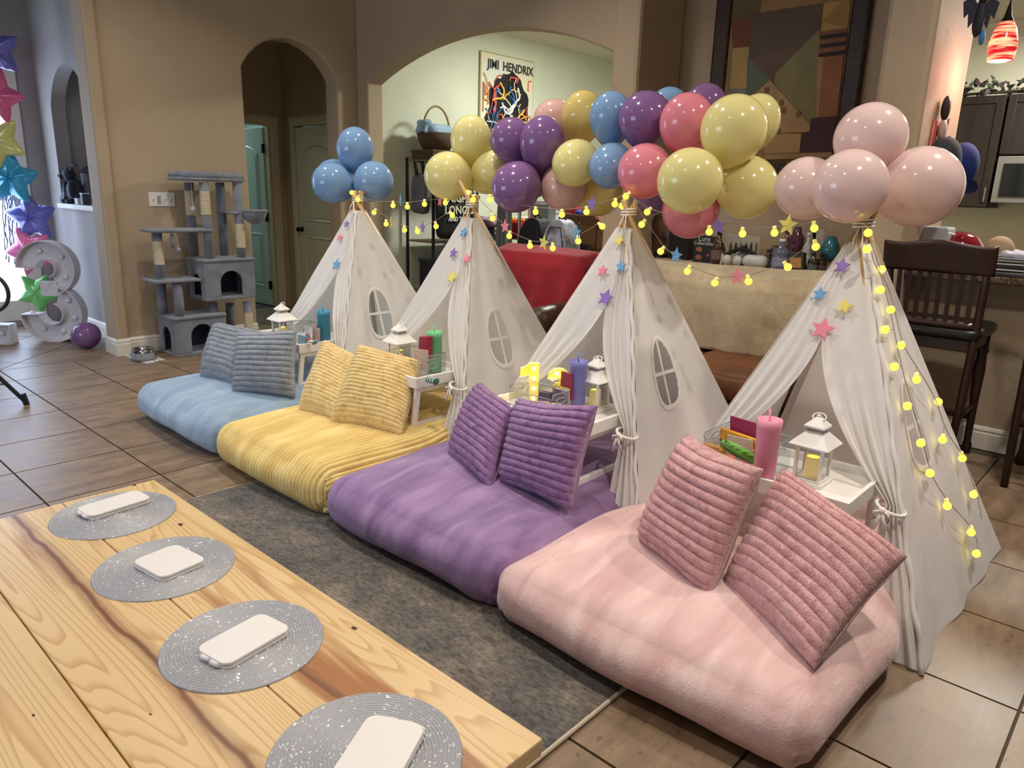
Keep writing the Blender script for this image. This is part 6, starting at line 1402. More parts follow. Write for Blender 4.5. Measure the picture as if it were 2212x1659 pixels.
# white headset lying on the ledge
hs = at(1600, 566, x=4.86); t = thing('white_headset', 'white plastic headset with black strap lying on the ledge', 'headset', (4.87, hs.y, LZ))
rbox((0, -0.10, 0.045), (0.10, 0.17, 0.085), 0.04, 12).build('visor', mat('headset_white', srgb(196, 192, 184), rough=0.4), t, smooth=True)
for s in (0.02, 0.10): MB().ell((-0.02, s, 0.04), (0.03, 0.035, 0.038), 12, 8).build('grip', MATS['headset_white'], t, smooth=True)
MB().tube([(0.02, 0.13-0.03*i, 0.07+0.05*math.sin(math.pi*i/8)) for i in range(9)], 0.014, 8).build('strap', mat('headset_strap', srgb(28, 27, 27), rough=0.8), t, smooth=True)
# ================================================================== OFFICE
PY = 6.372
a_, b_ = at(1040, 111, y=PY), at(1153, 136, y=PY); px0, px1, pz1 = a_.x, b_.x, a_.z; pw = px1-px0; pz0 = pz1-pw*1.42
po = thing('wall_poster', 'tall music poster with dark hair shape and coloured ribbons', 'poster', ((px0+px1)/2, 6.40, pz0))
MB().span((px0, PY, pz0), (px1, 6.40, pz1)).build('canvas', mat('poster_ground', srgb(206, 214, 216), rough=0.5, var=(2.5, 0.10, srgb(222, 206, 166))), po, world=True)
MB().span((px0-0.012, PY+0.004, pz0), (px0, 6.40, pz1)).span((px1, PY+0.004, pz0), (px1+0.012, 6.40, pz1)).span((px0-0.012, PY+0.004, pz1), (px1+0.012, 6.40, pz1+0.012)).build('edge_moulding', mat('poster_edge', srgb(170, 150, 100), rough=0.4), po, world=True)
PU = lambda u, v, d=0.0: Vector((px0+pw*u, PY-0.001-d, pz1-pw*v))
def blob(cu, cv, ru, rv, d, jag, seed, n=44):
    q = []
    for i in range(n):
        w = 2*math.pi*i/n; k = 1+jag*noise.noise(Vector((math.cos(w)*3, math.sin(w)*3, seed))); q.append(PU(min(0.99, max(0.01, cu+ru*k*math.cos(w))), cv+rv*k*math.sin(w), d))
    return q
MB().prism(blob(0.52, 0.70, 0.40, 0.50, 0.0, 0.25, 1), (0, 0.001, 0)).build('printed_shape', mat('poster_black', srgb(24, 24, 28), rough=0.5), po, world=True)
MB().prism(blob(0.24, 1.0, 0.2, 0.3, 0.0005, 0.3, 3), (0, 0.001, 0)).build('printed_shape', MATS['poster_black'], po, world=True)
MB().prism(blob(0.55, 0.98, 0.15, 0.22, 0.001, 0.2, 5), (0, 0.001, 0)).build('printed_shape', mat('poster_pale', srgb(196, 206, 206), rough=0.5), po, world=True)
random.seed(21); RC = [srgb(230, 226, 216), srgb(220, 90, 60), srgb(60, 120, 190), srgb(232, 180, 80), srgb(200, 70, 70), srgb(236, 232, 226), srgb(220, 150, 90)]
for i in range(44):
    u, v = random.uniform(0.08, 0.92), random.uniform(0.28, 1.1); w = random.uniform(0, 6.28); pts = []; d = 0.003+0.0004*i
    for s in range(14):
        pts.append(PU(min(0.96, max(0.04, u)), v, d)); w += random.uniform(-0.7, 0.7); u += 0.032*math.cos(w); v += 0.032*math.sin(w)
        v = max(v, 0.24)
    MB().tube(pts, random.choice((0.006, 0.009, 0.013)), 5).build('printed_ribbon', mat('poster_ribbon_%d' % (i % 7), RC[i % 7], rough=0.5), po, world=True, smooth=True)
for txt, uu in (('JIMI', 0.215), ('HENDRIX', 0.69)):
    me = text_mesh(txt, pw*0.150, 0.0005, Matrix.Translation(PU(uu, 0.17, 0.004)) @ frame_m((0, 0, 0), (1, 0, 0), (0, 0, 1)), bold=0.003, sx=0.92)
    me.transform(Matrix.Translation(-Vector(((px0+px1)/2, 6.40, pz0)))); mk('printed_title', me, mat('poster_ink', srgb(36, 36, 44)), po)
# black rack with basket, box, bags
M_BM = mat('black_metal', srgb(24, 24, 26), rough=0.45)
rx0, rx1, ry0, ry1 = at(925, 420, y=6.0).x, at(925, 420, y=6.0).x+1.05, 5.92, 6.34
rk = thing('metal_rack', 'black metal storage rack against the office wall', 'shelf', ((rx0+rx1)/2, (ry0+ry1)/2, 0)); rzt = at(930, 338, y=6.0).z-0.03
for x in (rx0, rx1):
    for y in (ry0, ry1): MB().span((x-0.012, y-0.012, 0), (x+0.012, y+0.012, rzt+0.02)).build('upright', M_BM, rk, world=True)
RZ = [0.35, at(960, 520, y=6.0).z, rzt]
for z in RZ: MB().span((rx0, ry0, z-0.02), (rx1, ry1, z)).build('shelf', mat('rack_shelf', srgb(120, 104, 82), rough=0.6), rk, world=True)
wk = mat('dark_wicker', srgb(88, 66, 44), rough=0.8, bump=(70, 1.0), bumpdist=0.01, stretch=(1, 1, 3))
wb = thing('wicker_box', 'dark wicker box on top of the office rack', 'box', (rx0+0.24, 6.12, rzt)); MB().span((-0.22, -0.17, 0), (0.22, 0.17, 0.085)).build('box_body', wk, wb, bevel=0.01); MB().span((-0.225, -0.175, 0.07), (0.225, 0.175, 0.10)).build('box_lid', wk, wb, bevel=0.008)
bx_ = thing('picnic_basket', 'wicker basket with tall handle and blue cloth on the rack', 'basket', (rx0+0.22, 6.12, rzt+0.101))
MB().lathe([(0.14, 0), (0.19, 0.09), (0.21, 0.17), (0.20, 0.17), (0.13, 0.02)], n=28, capb=True, capt=True).build('basket_body', wk, bx_, smooth=True)
MB().tube([(0.2*math.cos(a)*0.95, 0, 0.16+0.28*math.sin(a)) for a in [math.pi*i/16 for i in range(17)]], 0.011, 8).build('handle', mat('handle_cane', srgb(150, 124, 88), rough=0.7), bx_, smooth=True)
rbox((0, 0, 0.19), (0.34, 0.30, 0.12), 0.055, 16, nz=0.04, seed=3).build('cloth_lining', mat('blue_plaid_cloth', srgb(150, 176, 196), rough=0.9, var=(14, 0.25)), bx_, smooth=True)
rbox((-0.17, 0.0, 0.22), (0.12, 0.16, 0.13), 0.03, 12, nz=0.06, seed=8).build('cloth_corner', MATS['blue_plaid_cloth'], bx_, smooth=True)
tbp = at(985, 455, y=5.86); tgb = thing('tote_bag', 'black tour tote bag with white lettering hanging on the rack', 'bag', (tbp.x, 5.87, tbp.z-0.28))
rbox((0, 0, 0.26), (0.50, 0.09, 0.52), 0.045, 14, puff=0.02).build('bag_body', mat('black_nylon', srgb(22, 22, 24), rough=0.7), tgb, smooth=True)
MB().tube([(-0.12, 0, 0.5), (-0.10, 0, 0.68), (0.10, 0, 0.68), (0.12, 0, 0.5)], 0.012, 6).build('strap', MATS['black_nylon'], tgb)
for txt, z, s in (('NIGHT', 0.37, 0.115), ('LONG &', 0.25, 0.115), ('AND TOUR', 0.175, 0.062)):
    mk('printed_lettering', text_mesh(txt, s, 0.0006, Matrix.Translation((0.0, -0.072, z)) @ frame_m((0, 0, 0), (1, 0, 0), (0, 0, 1)), bold=0.003), mat('bag_print', srgb(206, 200, 180)), tgb)
gb = at(918, 415, y=6.05); hb = thing('camera_bag', 'grey bag with black straps hanging on the side of the rack', 'bag', (gb.x-0.03, 6.08, gb.z-0.22)); rbox((0, 0, 0.2), (0.14, 0.20, 0.40), 0.05, 12, nz=0.02).build('bag_body', mat('grey_nylon', srgb(92, 92, 92), rough=0.8), hb, smooth=True); MB().tube([(-0.05, 0, 0.38), (-0.08, 0, 0.52), (0.02, 0, 0.52), (0.05, 0, 0.36)], 0.02, 6).build('strap', MATS['black_nylon'], hb)
cp = at(1050, 505, y=6.05)
def cloth_pile(name, lab, c, d, cols, n, seed, group=None):
    random.seed(seed); t = thing(name, lab, 'clothes', c, group=group)
    for i in range(n):
        rbox((random.uniform(-.3, .3)*d[0], random.uniform(-.3, .3)*d[1], d[2]*(0.15+0.75*i/n)), (d[0]*random.uniform(.45, .8), d[1]*random.uniform(.5, .8), d[2]*0.35), d[2]*0.16, 10, rz=random.uniform(0, 3), nz=0.05, seed=seed+i).build('garment', mat('%s_cloth_%d' % (name, i % len(cols)), cols[i % len(cols)], rough=0.9, var=(12, 0.2)), t, smooth=True)
    return t
cloth_pile('folded_clothes', 'heap of mixed clothes on the rack shelf', (cp.x, 6.12, RZ[1]), (0.55, 0.34, 0.24), [srgb(120, 130, 150), srgb(160, 130, 140), srgb(70, 90, 120), srgb(190, 190, 190), srgb(60, 60, 80)], 7, 4)
lb = thing('storage_bin', 'dark storage bin on the lower rack shelf', 'bin', (rx0+0.45, 6.10, RZ[0])); MB().span((-0.35, -0.17, 0), (0.35, 0.17, 0.33)).build('bin_body', mat('dark_bin', srgb(34, 34, 38), rough=0.5), lb, bevel=0.02); MB().span((-0.36, -0.18, 0.30), (0.36, 0.18, 0.34)).build('bin_lid', mat('dark_bin_lid', srgb(48, 48, 52), rough=0.5), lb, bevel=0.01)
# grey garment hanging at the rack end
gc = at(1088, 470, x=6.0); gg = thing('hanging_coat', 'grey coat hanging beside the office desk', 'coat', (6.0, gc.y, 0.45))
MB().grid(lambda u, v: Vector((0.03*math.sin(u*22), (u-0.5)*(0.16+0.10*(1-v)), 1.05*v)), 40, 16).build('coat_cloth', mat('grey_coat', srgb(120, 118, 116), rough=0.9), gg, smooth=True, solid=0.02)
MB().tube([(0, 0, 1.05), (0, 0, 1.16)], 0.006, 6).build('hanger', M_BM, gg); MB().tube([(0.06, -0.18, -0.45), (0.06, -0.18, 1.2)], 0.018, 8).build('stand_pole', mat('steel_pole', srgb(120, 112, 100), rough=0.3, metal=0.8), gg)
# desk with clutter
DX = 6.35; dz = at(1180, 515, x=DX).z
dk = thing('office_desk', 'pale office desk crowded with supplies', 'desk', (DX+0.15, 5.0, 0)); MB().span((-0.25, -1.15, dz-0.035), (0.45, 1.1, dz)).build('desk_top', mat('desk_laminate', srgb(150, 130, 106), rough=0.4), dk, bevel=0.005)
for x in (-0.2, 0.4):
    for y in (-1.05, 1.0): MB().span((x-0.025, y-0.025, 0), (x+0.025, y+0.025, dz-0.035)).build('leg', M_BM, dk)
def on_desk(px, x=DX): return Vector((x, at(px, 500, x=x).y, dz))
GD = 'clutter on the office desk'
def simple_box(name, lab, cat, p, d, col, rz=0.0, lid=None, rough=0.5, group=GD):
    t = thing(name, lab, cat, p, rz, group=group); MB().span((-d[0]/2, -d[1]/2, 0), (d[0]/2, d[1]/2, d[2])).build('body', mat(name+'_%d_%d' % (int(col[0]*999), int(p.y*100)), col, rough=rough), t, bevel=0.006)
    if lid: MB().span((-d[0]/2-0.004, -d[1]/2-0.004, d[2]*0.8), (d[0]/2+0.004, d[1]/2+0.004, d[2]+0.006)).build('lid', mat(name+'_lid_%d' % int(p.y*100), lid, rough=rough), t, bevel=0.004)
    return t
rd = on_desk(1126); t = simple_box('craft_drawer', 'red craft drawer of beads on the desk', 'drawer', rd, (0.25, 0.20, 0.16), srgb(190, 30, 34))
for i in range(5): MB().lathe([(0.016, 0.16), (0.016, 0.19), (0.004, 0.215)], (-0.06, -0.08+0.04*i, 0), n=10).build('bottle_top', mat('orange_top', srgb(236, 150, 60), rough=0.4), t, smooth=True)
wbx = on_desk(1155, DX+0.25); simple_box('plastic_case', 'clear white plastic case behind the backpacks', 'case', wbx, (0.30, 0.55, 0.20), srgb(196, 202, 200), lid=srgb(222, 224, 222))
wf = on_desk(1172, DX+0.05); t = thing('desk_picture', 'white framed picture standing on the desk', 'picture', wf+Vector((0, 0, 0.0)), group=GD)
for a, b in (((-0.009, -0.179, 0.12), (0.019, 0.179, 0.16)), ((-0.009, -0.179, 0.36), (0.019, 0.179, 0.40)), ((-0.01, -0.22, 0.0), (0.02, -0.18, 0.40)), ((-0.01, 0.18, 0.0), (0.02, 0.22, 0.40))): MB().span(a, b).build('frame_rail', mat('frame_white', srgb(224, 226, 222), rough=0.4), t)
MB().span((0.0, -0.18, 0.02), (0.01, 0.18, 0.38)).build('picture', mat('frame_pic', srgb(140, 146, 140), rough=0.4), t)
simple_box('white_speaker', 'small white speaker on the desk', 'speaker', on_desk(1197), (0.10, 0.10, 0.34), srgb(206, 210, 214), lid=srgb(190, 194, 198))
rbk = on_desk(1236); t = thing('red_basket', 'red perforated plastic basket on the desk', 'basket', rbk+Vector((0, 0, 0.18)), group=GD)
MB().lathe([(0.075, 0), (0.11, 0.26), (0.104, 0.26), (0.07, 0.01)], n=20, capb=True, capt=False).build('basket_body', mat('red_plastic', srgb(186, 28, 48), rough=0.35), t, smooth=True)
hl = MB()
for r in range(4):
    for j in range(9):
        w = math.pi*0.55+j*0.22; z = 0.05+0.055*r; rr = 0.077+0.135*z+0.001; hl.ell((rr*math.cos(w), rr*math.sin(w), z), (0.006, 0.006, 0.015), 6, 4)
hl.build('perforations', mat('basket_hole', srgb(226, 190, 190), rough=0.6), t, smooth=True)
simple_box('stacked_books', 'stack of dark books under the red basket', 'books', on_desk(1236)-Vector((0, 0, 0)), (0.24, 0.30, 0.178), srgb(52, 50, 58), lid=srgb(200, 196, 188))
cloth_pile('laundry_heap', 'heap of blue and white laundry at the desk end', on_desk(1290)+Vector((0, 0, 0.02)), (0.42, 0.45, 0.40), [srgb(40, 50, 120), srgb(196, 200, 200), srgb(90, 100, 110), srgb(110, 40, 60), srgb(150, 160, 160)], 8, 9)
gl = on_desk(1182, DX+0.25)+Vector((0, 0, 0.21)); t = thing('potted_leaf', 'small pot with bright green leaves on the desk case', 'plant', gl, group=GD); MB().lathe([(0.04, 0), (0.055, 0.09)], n=16).build('pot', mat('lilac_pot', srgb(176, 140, 160), rough=0.5), t, smooth=True)
for a in (-0.5, 0.2, 0.9):
    MB().tube([(0, 0, 0.08), (0, -0.05*math.sin(a)-0.03, 0.17), (0, -0.16*math.sin(a)-0.04, 0.24)], [0.02, 0.028, 0.004], 6).build('leaf', mat('bright_leaf', srgb(110, 170, 60), rough=0.5), t, smooth=True)
# chair with the two backpacks
CX = 5.45; cy = at(1190, 520, x=CX).y; ch = thing('dining_chair', 'dark chair holding the two backpacks', 'chair', (CX+0.1, cy, 0))
MB().span((-0.22, -0.24, 0.43), (0.22, 0.24, 0.47)).build('seat', M_STOOL, ch, bevel=0.01)
for x in (-0.2, 0.2):
    for y in (-0.22, 0.22): MB().span((x-0.02, y-0.02, 0), (x+0.02, y+0.02, 0.43 if x < 0 else 0.95)).build('leg', M_STOOL, ch)
MB().span((0.185, -0.22, 0.75), (0.215, 0.22, 0.95)).build('backrest', M_STOOL, ch)
def backpack(px, lab, material, w, h, ztop, dy=0.0):
    p = at(px, 520, x=CX-0.05); t = thing('backpack', lab, 'backpack', (CX-0.05, p.y, ztop-h), group='backpacks in the office')
    vs, fs = cube_grid(12, 14, 16); out = []
    for v in vs:
        k = 1-0.35*max(0, v.z)**2.2; out.append(Vector((v.x*0.11*(1-0.25*abs(v.z)**3), v.y*w/2*k*(1-0.12*abs(v.z)**4), h/2+v.z*h/2*(1-0.12*abs(v.y)**2.5))))
    MB().add(out, fs).build('pack_body', material, t, smooth=True, subd=1)
    rbox((-0.115, 0, h*0.30), (0.06, w*0.72, h*0.42), 0.03, 10).build('front_pocket', material, t, smooth=True)
    MB().tube([(-0.10, -w*0.36, h*0.2), (-0.112, -w*0.36, h*0.6), (-0.10, -w*0.22, h*0.86), (-0.10, w*0.22, h*0.86), (-0.112, w*0.36, h*0.6), (-0.10, w*0.36, h*0.2)], 0.006, 6).build('zip', mat('zip_dark', srgb(40, 38, 44), rough=0.5), t, smooth=True)
    MB().tube([(0, -0.04, h*0.97), (0, -0.03, h*1.05), (0, 0.03, h*1.05), (0, 0.04, h*0.97)], 0.009, 6).build('grab_loop', mat('zip_dark', srgb(40, 38, 44)), t, smooth=True)
    return t
backpack(1160, 'black backpack standing beside the tie-dye one', mat('black_pack', srgb(18, 18, 20), rough=0.75, bump=(30, 0.3)), 0.30, 0.50, at(1160, 470, x=CX).z)
backpack(1213, 'tie-dye lavender and grey backpack', mat('tie_dye', srgb(92, 92, 124), rough=0.6, var=(9, 0.35, srgb(206, 206, 222)), bump=(30, 0.2)), 0.28, 0.52, at(1213, 473, x=CX).z)
# cardboard box on a small stand
bxp = at(1272, 535, x=6.0); st_b = thing('side_stand', 'low wooden stand under the cardboard box', 'stand', (6.0, bxp.y, 0)); MB().span((-0.2, -0.24, bxp.z-0.03), (0.2, 0.24, bxp.z)).build('stand_top', mat('stand_wood', srgb(92, 66, 46), rough=0.5), st_b)
for x in (-0.17, 0.17):
    for y in (-0.2, 0.2): MB().span((x-0.018, y-0.018, 0), (x+0.018, y+0.018, bxp.z-0.03)).build('leg', MATS['stand_wood'], st_b)
cb = thing('cardboard_box', 'open brown cardboard box with raised flaps', 'box', (6.0, bxp.y, bxp.z)); M_CB = mat('cardboard', srgb(122, 88, 58), rough=0.85)
MB().span((-0.17, -0.21, 0), (-0.165, 0.21, 0.22)).span((0.165, -0.21, 0), (0.17, 0.21, 0.22)).span((-0.17, -0.21, 0), (0.17, -0.205, 0.22)).span((-0.17, 0.205, 0), (0.17, 0.21, 0.22)).span((-0.17, -0.21, 0), (0.17, 0.21, 0.005)).build('carton', M_CB, cb)
for s in (-1, 1): MB().box((-0.19*1, s*0.11, 0.27), (0.006, 0.20, 0.12), M=Matrix.Rotation(-0.5, 3, 'Y')).build('flap', M_CB, cb); MB().box((0, s*0.245, 0.265), (0.34, 0.006, 0.12), M=Matrix.Rotation(s*0.7, 3, 'X')).build('flap', M_CB, cb)
sc = at(1108, 530, x=5.3); su = thing('suitcase', 'black ribbed hard suitcase behind the red throw', 'suitcase', (5.3, sc.y, 0)); rbox((0, 0, 0.44), (0.26, 0.36, 0.80), 0.06, 14).build('shell', mat('black_shell', srgb(20, 20, 22), rough=0.3, bump=(8, 0.2)), su, smooth=True)
for i in range(6): MB().tube([(-0.135, -0.14+0.056*i, 0.12), (-0.135, -0.14+0.056*i, 0.78)], 0.008, 6).build('rib', MATS['black_shell'], su, smooth=True)
for s in (-1, 1): MB().tube([(0, s*0.14, 0), (0, s*0.14, 0.05)], 0.025, 10).build('wheel', MATS['black_shell'], su)

# ================================================================== KITCHEN
M_CAB = mat('dark_walnut', srgb(34, 27, 23), rough=0.45, var=(4, 0.25), stretch=(6, 6, 0.6))
KF = 7.55
def cabinet(y0, y1, z0, z1, lab, ndoor=1):
    t = thing('upper_cabinet', lab, 'cabinet', ((KF+KX)/2, (y0+y1)/2, z0), group='kitchen wall cabinets')
    MB().span((KF, y0, z0), (KX, y1, z1)).build('body', M_CAB, t, world=True)
    for i in range(ndoor):
        a, b = y0+(y1-y0)*i/ndoor+0.006, y0+(y1-y0)*(i+1)/ndoor-0.006
        d = MB().span((KF-0.02, a, z0+0.006), (KF, b, z1-0.006)).build('door', M_CAB, t, world=True, bevel=0.003)
        for q in (((KF-0.032, a, z0+0.006), (KF-0.02, a+0.06, z1-0.006)), ((KF-0.032, b-0.06, z0+0.006), (KF-0.02, b, z1-0.006)), ((KF-0.031, a+0.061, z0+0.006), (KF-0.0205, b-0.061, z0+0.066)), ((KF-0.031, a+0.061, z1-0.066), (KF-0.0205, b-0.061, z1-0.006))): MB().span(*q).build('door_rail', M_CAB, d, world=True, bevel=0.003)
        MB().span((KF-0.045, a+0.02, z0+0.05), (KF-0.033, a+0.035, z0+0.17)).build('handle', mat('steel_handle', srgb(150, 150, 150), rough=0.3, metal=0.9), d, world=True)
    return t
cz0, cz1 = at(2060, 442, x=KF).z, at(2110, 208, x=KF).z
cy1 = at(2146, 380, x=KF).y
cabinet(cy1, cy1+0.62, cz0-0.02, cz1, 'tall dark walnut wall cabinet beside the microwave')
mz0, mz1 = at(2150, 438, x=KF).z, at(2150, 338, x=KF).z
cabinet(cy1-0.78, cy1-0.01, mz1+0.01, cz1, 'dark walnut wall cabinet above the microwave', 2)
mw = thing('microwave', 'steel built-in microwave below the dark cabinet', 'microwave', ((KF+KX)/2, cy1-0.39, mz0)); MB().span((KF-0.05, cy1-0.77, mz0), (KX, cy1-0.02, mz1)).build('housing', mat('brushed_steel', srgb(146, 148, 146), rough=0.35, metal=0.7), mw, world=True, bevel=0.006)
MB().span((KF-0.058, cy1-0.60, mz0+0.05), (KF-0.05, cy1-0.07, mz1-0.06)).build('door_glass', mat('dark_glass', srgb(22, 26, 28), rough=0.08), mw, world=True); MB().tube([(KF-0.08, cy1-0.64, mz0+0.05), (KF-0.08, cy1-0.64, mz1-0.05)], 0.01, 8).build('handle', MATS['brushed_steel'], mw, world=True, smooth=True)
bl = thing('base_cabinets', 'dark kitchen base cabinet run below the microwave', 'cabinet', (KF+0.1, 0.4, 0)); MB().span((-0.25, -2.2, 0), (0.28, 1.88, 0.88)).build('body', M_CAB, bl); MB().span((-0.28, -2.2, 0.88), (0.28, 1.88, 0.92)).build('worktop', MATS['dark_granite'], bl)
# leaf garland along the cabinet tops
gd = thing('leaf_garland', 'artificial leaf garland along the cabinet tops', 'garland', (KF+0.12, cy1-0.1, cz1+0.004)); random.seed(31)
MB().tube([(0.02*math.sin(i), 0.72-0.1*i, 0.03) for i in range(15)], 0.012, 6).build('vine', mat('vine_brown', srgb(60, 50, 36), rough=0.9), gd, smooth=True)
M_LF = [mat('garland_leaf_%d' % i, c, rough=0.45) for i, c in enumerate((srgb(64, 72, 56), srgb(96, 76, 80), srgb(84, 92, 74)))]
for i in range(150):
    p = Vector((random.uniform(-0.10, 0.10), random.uniform(-0.70, 0.74), random.uniform(0.02, 0.13))); M = Matrix.Rotation(random.uniform(0, 6.28), 3, 'Z') @ Matrix.Rotation(random.uniform(-1.2, 1.2), 3, 'X') @ Matrix.Rotation(random.uniform(-1, 1), 3, 'Y'); L_ = random.uniform(0.035, 0.06)
    q = [(0, 0, 0), (L_*0.42, L_*0.5, 0.008), (L_*0.36, L_*1.1, 0.012), (0, L_*1.7, -0.006), (-L_*0.36, L_*1.1, 0.012), (-L_*0.42, L_*0.5, 0.008), (0, L_*0.8, -0.004)]
    m = MB().add([M @ Vector(v)+p for v in q], [(0, 1, 6), (1, 2, 6), (2, 3, 6), (3, 4, 6), (4, 5, 6), (5, 0, 6)]); m.build('leaf', M_LF[i % 3], gd, fixn=False)
# pendant
pp = at(2160, 132, x=5.25); pd = thing('pendant_lamp', 'red striped glass pendant lamp over the bar', 'pendant lamp', (5.25, pp.y, 2.95))
ptop = at(2174, 48, x=5.25).z; pbot = pp.z; ph = ptop-pbot
def pend_mat():
    m, nt, b = _new('red_striped_glass'); N, L = nt.nodes, nt.links
    tc = N.new('ShaderNodeTexCoord'); mp = N.new('ShaderNodeMapping'); mp.inputs['Scale'].default_value = (4, 4, 46); L.new(tc.outputs['Object'], mp.inputs[0])
    n = N.new('ShaderNodeTexNoise'); n.inputs['Scale'].default_value = 1.6; n.inputs['Detail'].default_value = 3; L.new(mp.outputs[0], n.inputs['Vector'])
    r = N.new('ShaderNodeValToRGB'); e = r.color_ramp.elements; e[0].position = 0.42; e[0].color = C4(srgb(190, 20, 36)); e[1].position = 0.62; e[1].color = C4(srgb(255, 200, 150)); L.new(n.outputs[0], r.inputs[0])
    L.new(r.outputs[0], b.inputs['Base Color']); L.new(r.outputs[0], b.inputs['Emission Color']); b.inputs['Emission Strength'].default_value = 1.5; b.inputs['Roughness'].default_value = 0.2; return m
rs = 54*((pp-CPOS).dot(CF))/FPX/2
MB().lathe([(rs*0.88, pbot-2.95), (rs, pbot-2.95+ph*0.28), (rs*0.98, pbot-2.95+ph*0.5), (rs*0.75, pbot-2.95+ph*0.82), (rs*0.5, ptop-2.95)], n=32, capb=False, capt=False).build('glass_shade', pend_mat(), pd, smooth=True, solid=0.003)
MB().lathe([(rs*0.52, ptop-2.95), (rs*0.28, ptop-2.95+0.03), (0.008, ptop-2.95+0.09), (0.004, ptop-2.95+0.10)], n=20, capb=False).build('fitter_cap', mat('dark_bronze', srgb(40, 34, 32), rough=0.4, metal=0.6), pd, smooth=True)
MB().tube([(0, 0, ptop-2.95+0.09), (0, 0, 0)], 0.0045, 8).build('rod', MATS['dark_bronze'], pd); MB().lathe([(0.05, -0.02), (0.06, 0)], n=20).build('canopy', MATS['dark_bronze'], pd, smooth=True)
MB().ell((0, 0, pbot-2.95+ph*0.35), (0.03, 0.03, 0.05), 12, 8).build('bulb', mat('pendant_bulb', (1, 0.95, 0.85), emit=((1.0, 0.93, 0.82), 25.0)), pd, smooth=True)
l = bpy.data.lights.new('pendant_glow', 'POINT'); l.energy = 14; l.color = (1, 0.42, 0.34); l.shadow_soft_size = 0.07
o = bpy.data.objects.new('pendant_glow', l); COL.objects.link(o); o.location = (5.25, pp.y, pbot-0.03)
# things on the counter
CZ = 1.041
p = at(2005, 500, x=5.2); t = thing('clear_tub', 'stacked translucent plastic tubs on the bar', 'tub', (5.2, p.y, CZ), group='things on the bar counter')
for i in range(2): MB().span((-0.11+0.01*i, -0.14+0.01*i, 0.125*i), (0.11-0.01*i, 0.14-0.01*i, 0.12+0.125*i)).build('tub', mat('frosted_tub', srgb(170, 176, 178), rough=0.3), t, bevel=0.012)
p = at(2075, 515, x=5.3); t = thing('cake_maker', 'glossy dark red domed appliance on the bar', 'appliance', (5.3, p.y, CZ), group='things on the bar counter'); M_RG = mat('red_gloss', srgb(120, 18, 32), rough=0.08, coat=0.6)
MB().lathe([(0.12, 0), (0.14, 0.02), (0.14, 0.07), (0.13, 0.075)], n=32).build('base', M_RG, t, smooth=True); MB().lathe([(0.135, 0.09), (0.137, 0.13), (0.10, 0.19), (0.05, 0.215), (0.001, 0.22)], n=32, capt=False).build('dome', M_RG, t, smooth=True); MB().lathe([(0.128, 0.075), (0.128, 0.09)], n=28).build('band', MATS['dark_plastic'], t)
MB().tube([(-0.10, 0.16, 0.02), (-0.10, 0.17, 0.06), (-0.1, 0.10, 0.13)], 0.028, 10).build('side_pot', M_RG, t, smooth=True)
p = at(2080, 533, x=5.05); t = thing('red_tin', 'low red rectangular tin in front of the red appliance', 'tin', (5.02, p.y, CZ), group='things on the bar counter'); MB().span((-0.06, -0.11, 0), (0.06, 0.11, 0.055)).build('body', M_RG, t, bevel=0.008); MB().span((-0.062, -0.112, 0.05), (0.062, 0.112, 0.062)).build('lid', mat('red_lid', srgb(150, 40, 60), rough=0.2), t, bevel=0.004)
p = at(2165, 505, x=5.15); t = thing('baseball_cap', 'tan cap resting on the blue cloth on the bar', 'cap', (5.15, p.y, CZ+0.10), group='things on the bar counter'); MB().ell((0, 0, 0.02), (0.09, 0.08, 0.09), 20, 12).build('crown', mat('tan_cap', srgb(160, 138, 110), rough=0.9), t, smooth=True); MB().ell((-0.09, 0.03, 0.0), (0.06, 0.07, 0.008), 16, 8).build('brim', MATS['tan_cap'], t, smooth=True)
p = at(2175, 545, x=5.15); cloth_pile('cloth_heap', 'heap of blue striped cloth on the bar', (5.12, p.y, CZ), (0.30, 0.42, 0.13), [srgb(36, 50, 96), srgb(176, 180, 190), srgb(60, 76, 120), srgb(110, 110, 114)], 6, 13, 'things on the bar counter')
p = at(2205, 575, x=5.0); t = thing('paper_stack', 'untidy stack of papers and magazines on the bar edge', 'papers', (5.0, p.y-0.03, CZ), group='things on the bar counter'); random.seed(2)
for i in range(12): MB().box((random.uniform(-.01, .01), random.uniform(-.015, .015), 0.004+0.008*i), (0.21, 0.28, 0.007), rz=random.uniform(-.12, .12)).build('sheet', mat('paper_%d' % (i % 4), [srgb(196, 194, 190), srgb(70, 70, 76), srgb(150, 140, 130), srgb(40, 42, 48)][i % 4], rough=0.7), t)
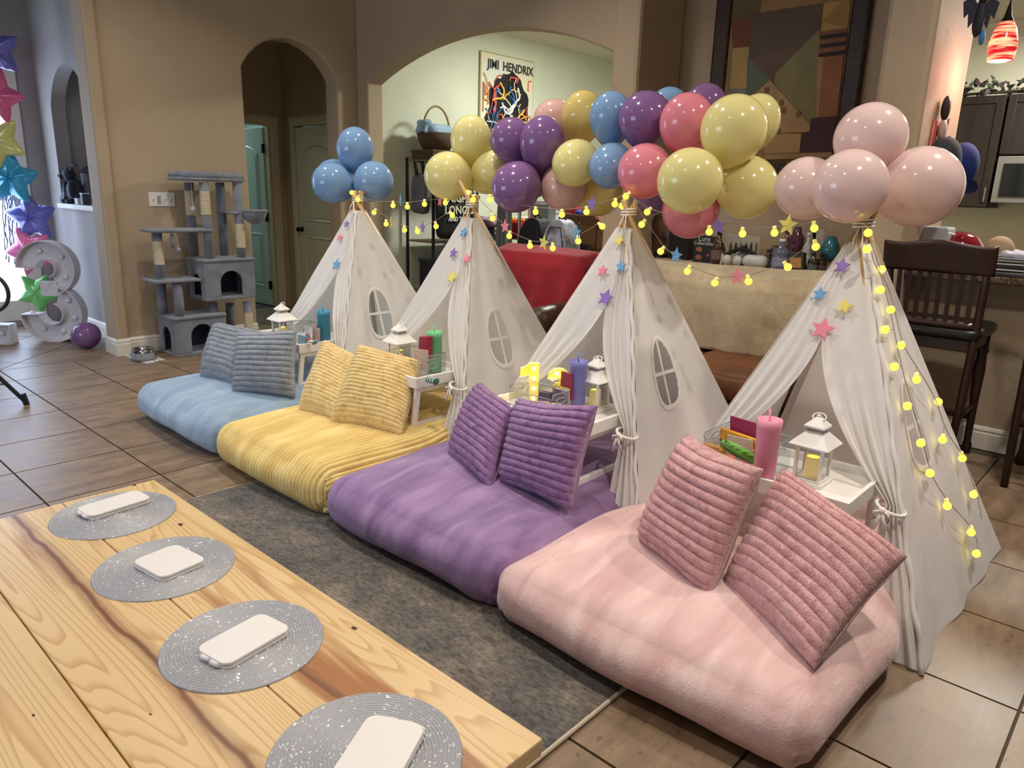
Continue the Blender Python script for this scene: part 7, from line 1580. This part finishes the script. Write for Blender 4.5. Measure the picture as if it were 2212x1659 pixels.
# hung on the kitchen side of the column
YK = 1.268
p = at(2015, 298, y=YK); t = tag(MB().box((0, 0, 0), (0.12, 0.004, 0.19), M=Matrix.Rotation(0.08, 3, 'Y')).build('pink_note', mat('pink_paper', srgb(216, 120, 110), rough=0.8)), 'pink paper note pinned on the column side', 'note'); t.location = (p.x, YK-0.003, p.z)
p = at(2025, 270, y=YK); t = thing('wall_figurine', 'small dark figurine with raised arm on the column side', 'figurine', (p.x, YK-0.03, p.z-0.12)); M_DF = mat('dark_figure', srgb(58, 40, 40), rough=0.6)
MB().ell((0, 0, 0.21), (0.035, 0.025, 0.07), 14, 9).build('head', M_DF, t, smooth=True); MB().ell((0.0, 0, 0.09), (0.035, 0.025, 0.06), 12, 8).build('torso', mat('figure_white', srgb(190, 170, 165), rough=0.6), t, smooth=True); MB().tube([(0.03, 0, 0.10), (0.08, 0, 0.09), (0.11, 0, 0.16)], 0.007, 6).build('arm', M_DF, t, smooth=True); MB().ell((0.02, 0, 0.01), (0.065, 0.028, 0.05), 12, 8).build('skirt', mat('figure_navy', srgb(44, 44, 56), rough=0.7), t, smooth=True)
for i, (px, py, col, lab) in enumerate(((2038, 345, srgb(50, 52, 60), 'charcoal baseball cap hung on the column'), (2078, 355, srgb(28, 46, 110), 'navy blue baseball cap hung behind the charcoal one'))):
    p = at(px, py, y=YK-0.10-0.02*i); t = thing('hung_cap', lab, 'cap', (p.x, p.y, p.z), group='caps hung on the column'); mt = mat('cap_felt_%d' % i, col, rough=0.9)
    MB().ell((0, 0.0, 0), (0.13, 0.09, 0.125), 22, 14).build('crown', mt, t, smooth=True); MB().ell((0.03, -0.03, -0.12), (0.10, 0.07, 0.012), 18, 8, M=Matrix.Rotation(0.5, 3, 'Y')).build('brim', mt, t, smooth=True); MB().ell((0, -0.01, 0.122), (0.009, 0.009, 0.006), 8, 6).build('button', mt, t, smooth=True)
p = at(2096, 42, y=YK-0.12); t = thing('bat_decoration', 'black bat-like party decoration on the column edge', 'decoration', (p.x, p.y-0.04, p.z), math.radians(-48)); t.scale = (0.5, 0.8, 0.8); M_BT = mat('bat_black', srgb(40, 40, 52), rough=0.7)
MB().ell((0, 0, 0), (0.05, 0.05, 0.12), 14, 9).build('body', M_BT, t, smooth=True); MB().ell((0, -0.02, 0.13), (0.045, 0.04, 0.045), 12, 8).build('head', M_BT, t, smooth=True)
for s in (-1, 1):
    q = [(0, 0, 0.06), (s*0.10, 0, 0.13), (s*0.19, 0, 0.10), (s*0.16, 0, 0.0), (s*0.12, 0, 0.03), (s*0.10, 0, -0.06), (s*0.05, 0, -0.01), (s*0.02, 0, -0.09)]
    MB().prism([(a, b-0.004, c) for a, b, c in q], (0, 0.008, 0)).build('wing', M_BT, t); MB().tube([(s*0.02, -0.02, 0.16), (s*0.035, -0.02, 0.20)], [0.014, 0.002], 6).build('ear', M_BT, t)
MB().ell((0.05, -0.02, -0.12), (0.03, 0.02, 0.05), 10, 7).build('foot', mat('bat_blue', srgb(60, 120, 170), rough=0.6), t, smooth=True)
